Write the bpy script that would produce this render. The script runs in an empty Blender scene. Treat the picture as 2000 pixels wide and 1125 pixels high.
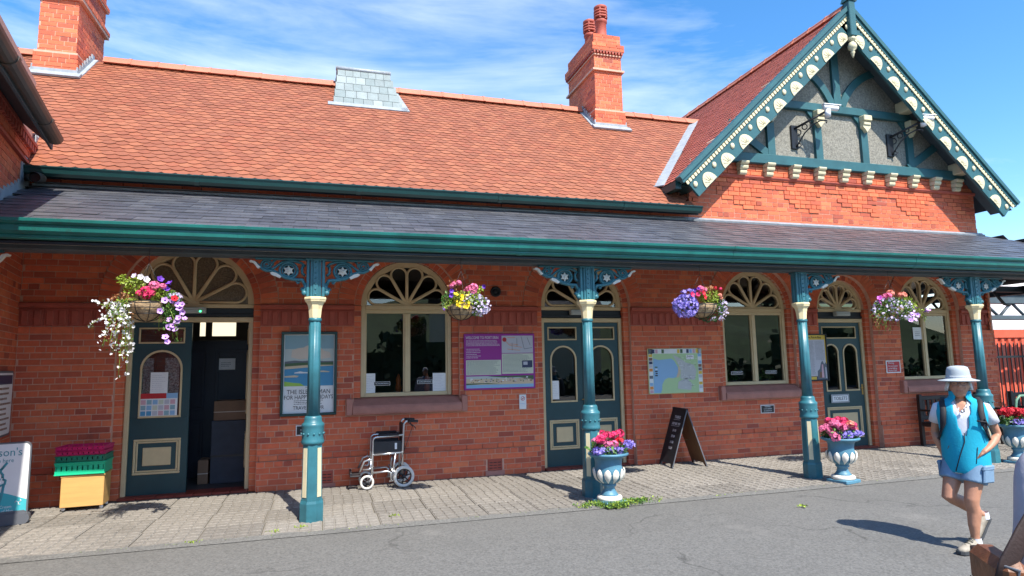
import bpy, math, random
import numpy as np
from mathutils import Vector, Matrix, Euler
random.seed(7)
R = math.radians
PI = math.pi
scene = bpy.context.scene
COL = scene.collection

# ---------------------------------------------------------------- camera, sky, sun, exposure
CF, CYAW, CPIT, CROL, CX, CY, CZ = 1227.0 / 2000, 0.29112, 0.11897, -0.018765, 0.1067, -9.581, 1.70
cam_d = bpy.data.cameras.new('camera')
cam = bpy.data.objects.new('camera', cam_d)
COL.objects.link(cam)
cam_d.sensor_width = 36.0
cam_d.lens = 36.0 * CF
cam_d.clip_start = 0.05
cam_d.clip_end = 3000
_f = Vector((math.sin(CYAW) * math.cos(CPIT), math.cos(CYAW) * math.cos(CPIT), math.sin(CPIT)))
_r = Vector((math.cos(CYAW), -math.sin(CYAW), 0))
_u = _r.cross(_f)
_r2 = math.cos(CROL) * _r + math.sin(CROL) * _u
_u2 = -math.sin(CROL) * _r + math.cos(CROL) * _u
M3 = Matrix((_r2, _u2, -_f)).transposed()
cam.matrix_world = Matrix.Translation((CX, CY, CZ)) @ M3.to_4x4()
scene.camera = cam

SUN_EL = R(53)
SUN_AZ = math.atan2(0.24, -1.0)          # clockwise from +Y, the sun stands in front of the facade, a little to the right
sd = Vector((math.sin(SUN_AZ) * math.cos(SUN_EL), math.cos(SUN_AZ) * math.cos(SUN_EL), math.sin(SUN_EL)))
sun_d = bpy.data.lights.new('sun', 'SUN')
sun_d.energy = 3.0
sun_d.angle = R(0.5)
sun_d.color = (1.0, 0.93, 0.82)
sun = bpy.data.objects.new('sun', sun_d)
COL.objects.link(sun)
sun.rotation_euler = (-sd).to_track_quat('-Z', 'Y').to_euler()

world = bpy.data.worlds.new('World')
scene.world = world
world.use_nodes = True
wn, wl = world.node_tree.nodes, world.node_tree.links
wn.clear()
wo = wn.new('ShaderNodeOutputWorld')
bg = wn.new('ShaderNodeBackground')
sky = wn.new('ShaderNodeTexSky')
sky.sky_type = 'NISHITA'
sky.sun_disc = False
sky.sun_elevation = SUN_EL
sky.sun_rotation = SUN_AZ
sky.altitude = 50
sky.air_density = 1.0
sky.dust_density = 0.6
sky.ozone_density = 2.0
bg.inputs['Strength'].default_value = 0.122
# thin high cloud
tc = wn.new('ShaderNodeTexCoord')
mp = wn.new('ShaderNodeMapping')
mp.inputs['Rotation'].default_value = (0, 0, R(28))
mp.inputs['Scale'].default_value = (1.0, 2.2, 5.5)
wl.new(tc.outputs['Generated'], mp.inputs['Vector'])
n1 = wn.new('ShaderNodeTexNoise')
n1.inputs['Scale'].default_value = 1.7
n1.inputs['Detail'].default_value = 9
n1.inputs['Roughness'].default_value = 0.62
n1.inputs['Distortion'].default_value = 0.5
wl.new(mp.outputs['Vector'], n1.inputs['Vector'])
n2 = wn.new('ShaderNodeTexNoise')
n2.inputs['Scale'].default_value = 0.9
n2.inputs['Detail'].default_value = 3
wl.new(tc.outputs['Generated'], n2.inputs['Vector'])
n3 = wn.new('ShaderNodeTexNoise')
n3.inputs['Scale'].default_value = 9.0
n3.inputs['Detail'].default_value = 5
wl.new(mp.outputs['Vector'], n3.inputs['Vector'])
ad = wn.new('ShaderNodeMath'); ad.operation = 'ADD'
wl.new(n1.outputs['Fac'], ad.inputs[0]); wl.new(n2.outputs['Fac'], ad.inputs[1])
ad2 = wn.new('ShaderNodeMath'); ad2.operation = 'MULTIPLY_ADD'
wl.new(n3.outputs['Fac'], ad2.inputs[0]); ad2.inputs[1].default_value = 0.22
wl.new(ad.outputs[0], ad2.inputs[2])
mr = wn.new('ShaderNodeMapRange')
mr.inputs['From Min'].default_value = 1.13
mr.inputs['From Max'].default_value = 1.85
mr.inputs['To Max'].default_value = 0.85
wl.new(ad2.outputs[0], mr.inputs['Value'])
hs = wn.new('ShaderNodeHueSaturation')
hs.inputs['Saturation'].default_value = 1.32
hs.inputs['Value'].default_value = 0.88
wl.new(sky.outputs['Color'], hs.inputs['Color'])
mx = wn.new('ShaderNodeMix'); mx.data_type = 'RGBA'
wl.new(mr.outputs['Result'], mx.inputs['Factor'])
wl.new(hs.outputs['Color'], mx.inputs['A'])
mx.inputs['B'].default_value = (4.6, 4.9, 5.3, 1)
wl.new(mx.outputs['Result'], bg.inputs['Color'])
wl.new(bg.outputs['Background'], wo.inputs['Surface'])

scene.cycles.max_bounces = 14
scene.cycles.diffuse_bounces = 7
scene.cycles.transparent_max_bounces = 12
vs = scene.view_settings
vs.view_transform = 'Standard'
vs.look = 'None'
vs.exposure = 1.5
vs.gamma = 1.0
vs.use_curve_mapping = False

# ---------------------------------------------------------------- helpers
def px_of(p):
    d = Vector(p) - Vector((CX, CY, CZ))
    z = d.dot(_f)
    if z < 0.1:
        return None
    return (1000 + CF * 2000 * d.dot(_r2) / z, 562.5 - CF * 2000 * d.dot(_u2) / z, z)

class MB:
    """collects faces; build() links them as ONE mesh object"""
    def __init__(s):
        s.v, s.f, s.m, s.r, s.sm = [], [], [], [], []
    def add(s, verts, faces, m=0, r=0.0, smooth=False):
        o = len(s.v)
        s.v.extend([tuple(p) for p in verts])
        for f in faces:
            s.f.append(tuple(i + o for i in f)); s.m.append(m); s.r.append(r); s.sm.append(smooth)
    def box(s, x0, x1, y0, y1, z0, z1, m=0, r=0.0, mat=None):
        vv = [(x, y, z) for z in (z0, z1) for y in (y0, y1) for x in (x0, x1)]
        if mat is not None:
            vv = [mat @ Vector(p) for p in vv]
        s.add(vv, [(0, 2, 3, 1), (4, 5, 7, 6), (0, 1, 5, 4), (1, 3, 7, 5), (3, 2, 6, 7), (2, 0, 4, 6)], m, r)
    def bbox(s, x0, x1, y0, y1, z0, z1, b=0.004, m=0, r=0.0, mat=None):
        """box with chamfered edges"""
        b = min(b, (x1 - x0) * .4, (y1 - y0) * .4, (z1 - z0) * .4)
        vv = []
        for iz, z in enumerate((z0, z1)):
            for iy, y in enumerate((y0, y1)):
                for ix, x in enumerate((x0, x1)):
                    dx, dy, dz = b * (1 - 2 * ix), b * (1 - 2 * iy), b * (1 - 2 * iz)
                    vv += [(x, y + dy, z + dz), (x + dx, y, z + dz), (x + dx, y + dy, z)]
        if mat is not None:
            vv = [mat @ Vector(p) for p in vv]
        c = lambda ix, iy, iz, k: (iz * 4 + iy * 2 + ix) * 3 + k
        F = [(c(0,0,0,0), c(0,0,1,0), c(0,1,1,0), c(0,1,0,0)), (c(1,0,0,0), c(1,1,0,0), c(1,1,1,0), c(1,0,1,0)),
             (c(0,0,0,1), c(1,0,0,1), c(1,0,1,1), c(0,0,1,1)), (c(0,1,0,1), c(0,1,1,1), c(1,1,1,1), c(1,1,0,1)),
             (c(0,0,0,2), c(0,1,0,2), c(1,1,0,2), c(1,0,0,2)), (c(0,0,1,2), c(1,0,1,2), c(1,1,1,2), c(0,1,1,2))]
        for a in (0, 1):
            for bb in (0, 1):
                q = (c(0,a,bb,1), c(0,a,bb,2), c(1,a,bb,2), c(1,a,bb,1))
                F.append(q if a != bb else q[::-1])
                q = (c(a,0,bb,0), c(a,0,bb,2), c(a,1,bb,2), c(a,1,bb,0))
                F.append(q[::-1] if a != bb else q)
                q = (c(a,bb,0,0), c(a,bb,0,1), c(a,bb,1,1), c(a,bb,1,0))
                F.append(q if a != bb else q[::-1])
        for iz in (0, 1):
            for iy in (0, 1):
                for ix in (0, 1):
                    t = (c(ix,iy,iz,0), c(ix,iy,iz,1), c(ix,iy,iz,2))
                    F.append(t if (ix + iy + iz) % 2 == 0 else t[::-1])
        s.add(vv, F, m, r)
    def prism(s, poly, y0, y1, m=0, r=0.0, mat=None, smooth=False):
        """polygon in (x, z), counter-clockwise seen from -y, extruded from y0 (front) to y1"""
        n = len(poly)
        vv = [(x, y0, z) for x, z in poly] + [(x, y1, z) for x, z in poly]
        if mat is not None:
            vv = [mat @ Vector(p) for p in vv]
        F = [tuple(range(n)), tuple(range(2 * n - 1, n - 1, -1))]
        F += [(i, i + n, (i + 1) % n + n, (i + 1) % n) for i in range(n)]
        s.add(vv, F, m, r, smooth)
    def extr(s, prof, p0, p1, up=(0, 0, 1), m=0, caps=True, smooth=False, r=0.0):
        """profile in (side, up) swept from p0 to p1"""
        p0, p1, up = Vector(p0), Vector(p1), Vector(up)
        d = (p1 - p0).normalized()
        sd_ = d.cross(up).normalized()
        u = sd_.cross(d)
        n = len(prof)
        vv = [p0 + sd_ * a + u * b for a, b in prof] + [p1 + sd_ * a + u * b for a, b in prof]
        F = [(i, (i + 1) % n, (i + 1) % n + n, i + n) for i in range(n)]
        if caps:
            F += [tuple(range(n - 1, -1, -1)), tuple(range(n, 2 * n))]
        s.add(vv, F, m, r, smooth)
    def tube(s, pts, rad, n=8, m=0, caps=True, closed=False, flat=None, smooth=True, up=None, r=0.0):
        pts = [Vector(p) for p in pts]
        k = len(pts)
        rads = rad if isinstance(rad, (list, tuple)) else [rad] * k
        T = []
        for i in range(k):
            a = pts[(i - 1) % k] if (closed or i > 0) else pts[i]
            b = pts[(i + 1) % k] if (closed or i < k - 1) else pts[i]
            t = (b - a)
            T.append(t.normalized() if t.length > 1e-9 else Vector((0, 0, 1)))
        ref = Vector(up) if up is not None else (Vector((0, 0, 1)) if abs(T[0].z) < 0.9 else Vector((1, 0, 0)))
        N = (ref - T[0] * ref.dot(T[0])).normalized()
        vv = []
        for i in range(k):
            if i:
                if up is not None and abs(T[i].dot(ref)) < .98:
                    N = (ref - T[i] * ref.dot(T[i])).normalized()
                else:
                    N = (N - T[i] * N.dot(T[i])).normalized()
            B = T[i].cross(N)
            ra = rads[i]
            ea, eb = (ra, ra) if not isinstance(ra, tuple) else ra
            if flat: ea, eb = ea * flat[0], eb * flat[1]
            for j in range(n):
                a = 2 * PI * j / n
                vv.append(pts[i] + N * (math.cos(a) * ea) + B * (math.sin(a) * eb))
        F = []
        for i in range(k if closed else k - 1):
            i2 = (i + 1) % k
            for j in range(n):
                j2 = (j + 1) % n
                F.append((i * n + j, i * n + j2, i2 * n + j2, i2 * n + j))
        if caps and not closed:
            F += [tuple(range(n - 1, -1, -1)), tuple(range((k - 1) * n, k * n))]
        s.add(vv, F, m, r, smooth)
    def lathe(s, prof, n=24, c=(0, 0, 0), m=0, smooth=True, phase=0.0, wob=None, mat=None, r=0.0):
        """profile of (radius, z) from bottom to top"""
        k = len(prof)
        vv = []
        for i, (ra, z) in enumerate(prof):
            for j in range(n):
                a = 2 * PI * j / n + phase
                w = wob(a, z) if wob else 1.0
                vv.append(Vector((c[0] + ra * w * math.cos(a), c[1] + ra * w * math.sin(a), c[2] + z)))
        if mat is not None:
            vv = [mat @ p for p in vv]
        F = []
        for i in range(k - 1):
            for j in range(n):
                j2 = (j + 1) % n
                F.append((i * n + j, i * n + j2, (i + 1) * n + j2, (i + 1) * n + j))
        F += [tuple(range(n - 1, -1, -1)), tuple(range((k - 1) * n, k * n))]
        s.add(vv, F, m, r, smooth)
    def ball(s, c, rx, ry=None, rz=None, n=10, k=6, m=0, r=0.0):
        ry = rx if ry is None else ry; rz = rx if rz is None else rz
        vv, F = [], []
        for i in range(1, k):
            t = PI * i / k
            for j in range(n):
                a = 2 * PI * j / n
                vv.append((c[0] + rx * math.sin(t) * math.cos(a), c[1] + ry * math.sin(t) * math.sin(a), c[2] - rz * math.cos(t)))
        b, tp = len(vv), len(vv) + 1
        vv += [(c[0], c[1], c[2] - rz), (c[0], c[1], c[2] + rz)]
        for i in range(k - 2):
            for j in range(n):
                j2 = (j + 1) % n
                F.append((i * n + j, i * n + j2, (i + 1) * n + j2, (i + 1) * n + j))
        for j in range(n):
            j2 = (j + 1) % n
            F.append((b, j2, j)); F.append((tp, (k - 2) * n + j, (k - 2) * n + j2))
        s.add(vv, F, m, r, True)
    def mesh(s, name, mats, rnd=False):
        me = bpy.data.meshes.new(name)
        me.from_pydata(s.v, [], s.f)
        mats = mats if isinstance(mats, (list, tuple)) else [mats]
        for q in mats:
            me.materials.append(q)
        me.polygons.foreach_set('material_index', s.m)
        me.polygons.foreach_set('use_smooth', s.sm)
        if rnd or any(s.r):
            at = me.attributes.new('rnd', 'FLOAT', 'FACE')
            at.data.foreach_set('value', s.r)
        me.update()
        return me
    def build(s, name, mats, parent=None, loc=None, rot=None):
        return link(name, s.mesh(name, mats), parent, loc, rot)

def link(name, me, parent=None, loc=None, rot=None, scale=None):
    o = bpy.data.objects.new(name, me)
    COL.objects.link(o)
    if parent is not None:
        o.parent = parent
    if loc is not None: o.location = loc
    if rot is not None: o.rotation_euler = rot
    if scale is not None: o.scale = scale
    return o

def tag(o, label=None, cat=None, group=None, kind=None):
    if label: o['label'] = label
    if cat: o['category'] = cat
    if group: o['group'] = group
    if kind: o['kind'] = kind
    return o

def thing(name, label, cat, loc=(0, 0, 0), rz=0.0, group=None, rot=None):
    o = bpy.data.objects.new(name, None)
    COL.objects.link(o)
    o.empty_display_size = 0.1
    o.location = loc
    o.rotation_euler = rot if rot is not None else (0, 0, rz)
    return tag(o, label, cat, group)

def copy_tree(o, parent=None):
    c = o.copy()
    COL.objects.link(c)
    if parent is not None:
        c.parent = parent
    for ch in list(o.children):
        copy_tree(ch, c)
    return c

def evaluated(me, mods):
    """mesh with modifiers applied; mods = [(type, {prop: value})]"""
    o = bpy.data.objects.new('tmp', me)
    COL.objects.link(o)
    for t, kw in mods:
        md = o.modifiers.new(t, t)
        for k, v in kw.items():
            setattr(md, k, v)
    dg = bpy.context.evaluated_depsgraph_get()
    dg.update()
    out = bpy.data.meshes.new_from_object(o.evaluated_get(dg), depsgraph=dg)
    bpy.data.objects.remove(o)
    return out

def text(body, size, m, parent, loc, align='CENTER', name='lettering', rot=(R(90), 0, 0), sx=1.0, sp=1.0, shear=0.0, bold=0.0, vfit=None):
    cu = bpy.data.curves.new('t', 'FONT')
    cu.body = body
    cu.size = size
    cu.align_x = align
    cu.align_y = 'CENTER'
    cu.space_character = sp
    cu.shear = shear
    cu.offset = bold
    cu.extrude = 0.0008
    cu.resolution_u = 2
    o = bpy.data.objects.new('t', cu)
    COL.objects.link(o)
    dg = bpy.context.evaluated_depsgraph_get()
    dg.update()
    me = bpy.data.meshes.new_from_object(o.evaluated_get(dg), depsgraph=dg)
    bpy.data.objects.remove(o)
    me.materials.clear()
    me.materials.append(m)
    me.name = name
    return link(name, me, parent, loc, rot, (sx, 1, 1))

def join_text(lines, m, parent, name='lettering'):
    """several text lines joined into one lettering mesh: (body, size, x, z, y, align, sx)"""
    V, F = [], []
    for body, size, x, z, y, align, sx in lines:
        o = text(body, size, m, None, (0, 0, 0), align)
        b = len(V)
        V += [(x + p.co.x * sx, y - p.co.z, z + p.co.y) for p in o.data.vertices]
        F += [tuple(i + b for i in p.vertices) for p in o.data.polygons]
        me = o.data
        bpy.data.objects.remove(o); bpy.data.meshes.remove(me)
    me = bpy.data.meshes.new(name)
    me.from_pydata(V, [], F)
    me.materials.append(m)
    return link(name, me, parent)

def pieces(name, bm, mats, xf, parent, rest_parent, rest_name, limit=300, vis=None):
    """xf = [(4x4 matrix, rnd)]: the `limit` that show largest become objects sharing one mesh, the rest one mesh"""
    base = bm.mesh(name, mats)
    V = np.array([tuple(v.co) + (1.0,) for v in base.vertices])
    ctr = Vector(V[:, :3].mean(0))
    ext = V[:, :3].max(0) - V[:, :3].min(0)
    sc = []
    for i, (mw, rv) in enumerate(xf):
        c = mw @ ctr
        q = px_of(c)
        a = 0
        if q and -20 < q[0] < 2020 and -20 < q[1] < 1145 and (vis is None or vis(c)):
            a1 = px_of(c + mw.to_3x3() @ Vector((ext[0] / 2, 0, 0))); a0 = px_of(c - mw.to_3x3() @ Vector((ext[0] / 2, 0, 0)))
            b1 = px_of(c + mw.to_3x3() @ Vector((0, 0, ext[2] / 2))); b0 = px_of(c - mw.to_3x3() @ Vector((0, 0, ext[2] / 2)))
            if a1 and a0 and b1 and b0:
                a = abs((a1[0] - a0[0]) * (b1[1] - b0[1]) - (a1[1] - a0[1]) * (b1[0] - b0[0])) + 1e-3
        sc.append((a, i))
    sc.sort(reverse=True)
    top = [i for a, i in sc[:limit] if a > 0]
    ts = set(top)
    for i in top:
        o = bpy.data.objects.new(name, base)
        COL.objects.link(o)
        o.parent = parent
        o.matrix_local = xf[i][0]
    rest = [i for i in range(len(xf)) if i not in ts]
    if rest:
        nv = len(V)
        nf = len(base.polygons)
        allv = np.concatenate([(V @ np.array(xf[i][0]).T)[:, :3] for i in rest])
        F0 = [tuple(p.vertices) for p in base.polygons]
        F = [tuple(k + j * nv for k in f) for j in range(len(rest)) for f in F0]
        me = bpy.data.meshes.new(rest_name)
        me.from_pydata(allv.tolist(), [], F)
        for q in base.materials: me.materials.append(q)
        mi = [p.material_index for p in base.polygons] * len(rest)
        me.polygons.foreach_set('material_index', mi)
        sm = [p.use_smooth for p in base.polygons] * len(rest)
        me.polygons.foreach_set('use_smooth', sm)
        at = me.attributes.new('rnd', 'FLOAT', 'FACE')
        at.data.foreach_set('value', [xf[i][1] for i in rest for _ in range(nf)])
        me.update()
        o = link(rest_name, me, rest_parent)
        o['kind'] = 'stuff'
        return o

# ---------------------------------------------------------------- materials
def mat(name, col, rough=0.6, var=0.12, scale=6.0, bump=0.0, bscale=80.0, metal=0.0, spec=0.5,
        ramp=None, rvar=0.0, spots=None, detail=6, coat=0.0, stretch=None, worldpos=True, trans=0.0):
    m = bpy.data.materials.new(name)
    m.use_nodes = True
    nt = m.node_tree
    N, L = nt.nodes, nt.links
    bs = N['Principled BSDF']
    bs.inputs['Roughness'].default_value = rough
    bs.inputs['Metallic'].default_value = metal
    bs.inputs['Specular IOR Level'].default_value = spec
    if coat: bs.inputs['Coat Weight'].default_value = coat
    g = N.new('ShaderNodeNewGeometry')
    tcn = N.new('ShaderNodeTexCoord')
    pos = g.outputs['Position'] if worldpos else tcn.outputs['Object']
    if stretch:
        mpn = N.new('ShaderNodeMapping')
        mpn.inputs['Scale'].default_value = stretch
        L.new(pos, mpn.inputs['Vector'])
        pos = mpn.outputs['Vector']
    cur = None
    if ramp or rvar:
        at = N.new('ShaderNodeAttribute'); at.attribute_name = 'rnd'
        oi = N.new('ShaderNodeObjectInfo')
        a = N.new('ShaderNodeMath'); a.operation = 'ADD'
        L.new(at.outputs['Fac'], a.inputs[0]); L.new(oi.outputs['Random'], a.inputs[1])
        fr = N.new('ShaderNodeMath'); fr.operation = 'FRACT'
        L.new(a.outputs[0], fr.inputs[0])
        rndo = fr.outputs[0]
    if ramp:
        cr = N.new('ShaderNodeValToRGB')
        el = cr.color_ramp.elements
        while len(el) < len(ramp): el.new(0.5)
        for i, c in enumerate(ramp):
            el[i].position = i / (len(ramp) - 1)
            el[i].color = (*c, 1)
        L.new(rndo, cr.inputs['Fac'])
        cur = cr.outputs['Color']
    nz = N.new('ShaderNodeTexNoise')
    nz.inputs['Scale'].default_value = scale
    nz.inputs['Detail'].default_value = detail
    nz.inputs['Roughness'].default_value = 0.65
    L.new(pos, nz.inputs['Vector'])
    mrn = N.new('ShaderNodeMapRange')
    mrn.inputs['From Min'].default_value = 0.3; mrn.inputs['From Max'].default_value = 0.7
    mrn.inputs['To Min'].default_value = 1 - var; mrn.inputs['To Max'].default_value = 1 + var
    L.new(nz.outputs['Fac'], mrn.inputs['Value'])
    fac = mrn.outputs['Result']
    if rvar:
        m2 = N.new('ShaderNodeMapRange')
        m2.inputs['To Min'].default_value = 1 - rvar; m2.inputs['To Max'].default_value = 1 + rvar
        L.new(rndo, m2.inputs['Value'])
        mm = N.new('ShaderNodeMath'); mm.operation = 'MULTIPLY'
        L.new(fac, mm.inputs[0]); L.new(m2.outputs['Result'], mm.inputs[1])
        fac = mm.outputs[0]
    mul = N.new('ShaderNodeVectorMath'); mul.operation = 'SCALE'
    if cur is not None: L.new(cur, mul.inputs[0])
    else: mul.inputs[0].default_value = col
    L.new(fac, mul.inputs['Scale'])
    cur = mul.outputs['Vector']
    for sp in (spots or []):           # (colour, scale, threshold, softness, amount)
        sc_, s_scale, th, soft, amt = sp
        n_ = N.new('ShaderNodeTexNoise')
        n_.inputs['Scale'].default_value = s_scale
        n_.inputs['Detail'].default_value = 8
        n_.inputs['Roughness'].default_value = 0.7
        L.new(pos, n_.inputs['Vector'])
        r_ = N.new('ShaderNodeMapRange')
        r_.inputs['From Min'].default_value = th; r_.inputs['From Max'].default_value = th + soft
        r_.inputs['To Max'].default_value = amt
        L.new(n_.outputs['Fac'], r_.inputs['Value'])
        x_ = N.new('ShaderNodeMix'); x_.data_type = 'RGBA'
        L.new(r_.outputs['Result'], x_.inputs['Factor'])
        L.new(cur, x_.inputs['A'])
        x_.inputs['B'].default_value = (*sc_, 1)
        cur = x_.outputs['Result']
    L.new(cur, bs.inputs['Base Color'])
    if bump:
        nb = N.new('ShaderNodeTexNoise')
        nb.inputs['Scale'].default_value = bscale
        nb.inputs['Detail'].default_value = 5
        L.new(pos, nb.inputs['Vector'])
        bp = N.new('ShaderNodeBump')
        bp.inputs['Strength'].default_value = bump
        bp.inputs['Distance'].default_value = 0.01
        L.new(nb.outputs['Fac'], bp.inputs['Height'])
        L.new(bp.outputs['Normal'], bs.inputs['Normal'])
    return m

def glass(name, tint=(0.62, 0.66, 0.66), refl=0.075, rough=0.0, bump=0.0, bscale=40):
    m = bpy.data.materials.new(name)
    m.use_nodes = True
    N, L = m.node_tree.nodes, m.node_tree.links
    N.clear()
    out = N.new('ShaderNodeOutputMaterial')
    tr = N.new('ShaderNodeBsdfTransparent'); tr.inputs['Color'].default_value = (*tint, 1)
    gl = N.new('ShaderNodeBsdfGlossy'); gl.inputs['Roughness'].default_value = rough
    fr = N.new('ShaderNodeFresnel'); fr.inputs['IOR'].default_value = 1.5
    a = N.new('ShaderNodeMath'); a.operation = 'ADD'; a.inputs[1].default_value = refl
    L.new(fr.outputs[0], a.inputs[0])
    mx_ = N.new('ShaderNodeMixShader')
    L.new(a.outputs[0], mx_.inputs[0]); L.new(tr.outputs[0], mx_.inputs[1]); L.new(gl.outputs[0], mx_.inputs[2])
    L.new(mx_.outputs[0], out.inputs['Surface'])
    if bump:
        nb = N.new('ShaderNodeTexNoise'); nb.inputs['Scale'].default_value = bscale; nb.inputs['Detail'].default_value = 2
        g = N.new('ShaderNodeNewGeometry'); L.new(g.outputs['Position'], nb.inputs['Vector'])
        bp = N.new('ShaderNodeBump'); bp.inputs['Strength'].default_value = bump; bp.inputs['Distance'].default_value = 0.02
        L.new(nb.outputs['Fac'], bp.inputs['Height']); L.new(bp.outputs['Normal'], gl.inputs['Normal'])
    return m

BRK = [(0.68, 0.161, 0.067), (0.58, 0.121, 0.051), (0.645, 0.137, 0.056), (0.354, 0.072, 0.043), (0.68, 0.161, 0.064), (0.612, 0.129, 0.054), (0.483, 0.096, 0.049), (0.68, 0.185, 0.075), (0.548, 0.112, 0.049), (0.66, 0.145, 0.059)]
M_brick = mat('brick', None, .75, .12, 14, .35, 160, ramp=BRK, rvar=.1, spots=[((.12, .035, .03), 2.0, .62, .14, .55)])
M_mortar = mat('mortar', (.62, .37, .27), .9, .15, 20, .3, 120)
M_terra = mat('terracotta', (.38, .078, .05), .7, .15, 5, .25, 90, spots=[((.14, .035, .03), 3, .58, .15, .6)])
M_sill = mat('sandstone', (.42, .19, .15), .85, .14, 8, .35, 120)
M_tile = mat('clay_tile', None, .62, .1, 9, .2, 130, ramp=[(0.266, 0.086, 0.041), (0.287, 0.095, 0.047), (0.246, 0.075, 0.036), (0.303, 0.106, 0.051), (0.277, 0.09, 0.042), (0.229, 0.066, 0.032)], rvar=.14,
             spots=[((.42, .32, .05), 2.3, .68, .08, .45), ((.15, .06, .045), 1.2, .60, .18, .5), ((.20, .17, .10), 5.5, .66, .1, .4)])
M_tile_edge = mat('tile_tail', (.13, .04, .025), .9, .3, 9)  # grimy tails; the dark tone also paints the shade gap under each course
M_tile2 = mat('clay_tile_old', None, .65, .12, 9, .2, 130, ramp=[(0.408, 0.102, 0.06), (0.456, 0.12, 0.072), (0.36, 0.084, 0.054), (0.432, 0.108, 0.066)], rvar=.1)
M_ridge = mat('ridge_tile', (.46, .155, .09), .65, .12, 5, .15, 90, rvar=.1, spots=[((.42, .32, .05), 4, .64, .1, .5)])
M_slate = mat('slate', None, .42, .16, 8, .25, 70, ramp=[(.066, .070, .082), (.078, .081, .093), (.058, .061, .074), (.088, .091, .10), (.070, .073, .088)], rvar=.14,
              spots=[((.36, .36, .42), 1.1, .62, .12, .55), ((.05, .05, .05), 2.6, .6, .2, .5)], stretch=(1, .45, .45))
M_slate_vent = mat('slate_grey', None, .55, .14, 10, .2, 70, ramp=[(.17, .215, .22), (.20, .25, .255), (.145, .19, .195), (.225, .27, .275)], rvar=.1)
M_lead = mat('lead', (.29, .325, .355), .5, .22, 7, .15, 60, spots=[((.22, .25, .28), 9, .58, .15, .6)], stretch=(1, 1, .35))
TEAL = (.020, .090, .115)
M_teal = mat('teal_paint', TEAL, .42, .14, 5, .06, 40, spots=[((.10, .20, .24), 6, .66, .1, .4)])
M_gable = mat('gable_paint', (.022, .100, .116), .5, .16, 4, .12, 50, spots=[((.30, .40, .42), 11, .70, .06, .6)])
M_col = mat('column_paint', (.030, .145, .182), .4, .2, 6, .1, 60, spots=[((.10, .17, .17), 16, .66, .05, .5), ((.05, .045, .035), 5, .66, .1, .5), ((.02, .10, .15), 4, .62, .12, .5)])
M_gut = mat('gutter_paint', (.009, .125, .110), .36, .25, 3, .06, 40, spots=[((.30, .36, .36), 22, .70, .03, .7), ((.03, .04, .035), 4, .60, .12, .5), ((.18, .30, .33), 8, .66, .06, .4)])
M_gut2 = mat('gutter_dark', (.010, .052, .052), .35, .15, 3, .05, 40)
M_gutbrown = mat('gutter_brown', (.075, .062, .05), .4, .2, 4, .05, 40)
M_dark = mat('dark_paint', (.008, .016, .024), .5, .2, 3)
M_soffit = mat('soffit', (.06, .085, .10), .6, .2, 3)
M_door = mat('door_paint', (.010, .052, .062), .38, .12, 4, .04, 40, spots=[((.25, .33, .33), 14, .76, .04, .6)])
M_buff = mat('buff_paint', (.60, .47, .27), .45, .08, 6, .05, 40)
M_cream = mat('cream_paint', (.62, .56, .37), .5, .07, 7, .08, 60, spots=[((.55, .45, .25), 9, .68, .1, .5)])
M_white = mat('white_paint', (.66, .64, .57), .5, .06, 7, .05, 60, spots=[((.35, .30, .26), 10, .66, .1, .5)])
M_gold = mat('gold_paint', (.78, .60, .28), .45, .08, 7, .05, 60)
M_render = mat('pebbledash', (.23, .222, .19), .95, .42, 34, .9, 60, detail=4, spots=[((.09, .09, .08), 30, .56, .05, .6), ((.10, .10, .09), 1.3, .6, .2, .4)])
M_black = mat('black_iron', (.008, .009, .012), .4, .2, 10)
M_asphalt = mat('asphalt', (.140, .139, .131), .9, .42, 48, .7, 140, detail=8, spots=[((.095, .095, .09), .38, .50, .2, .6), ((.07, .07, .07), 1.7, .64, .04, .55), ((.27, .26, .24), .9, .60, .12, .35), ((.24, .235, .225), 120, .64, .06, .6)])
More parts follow.
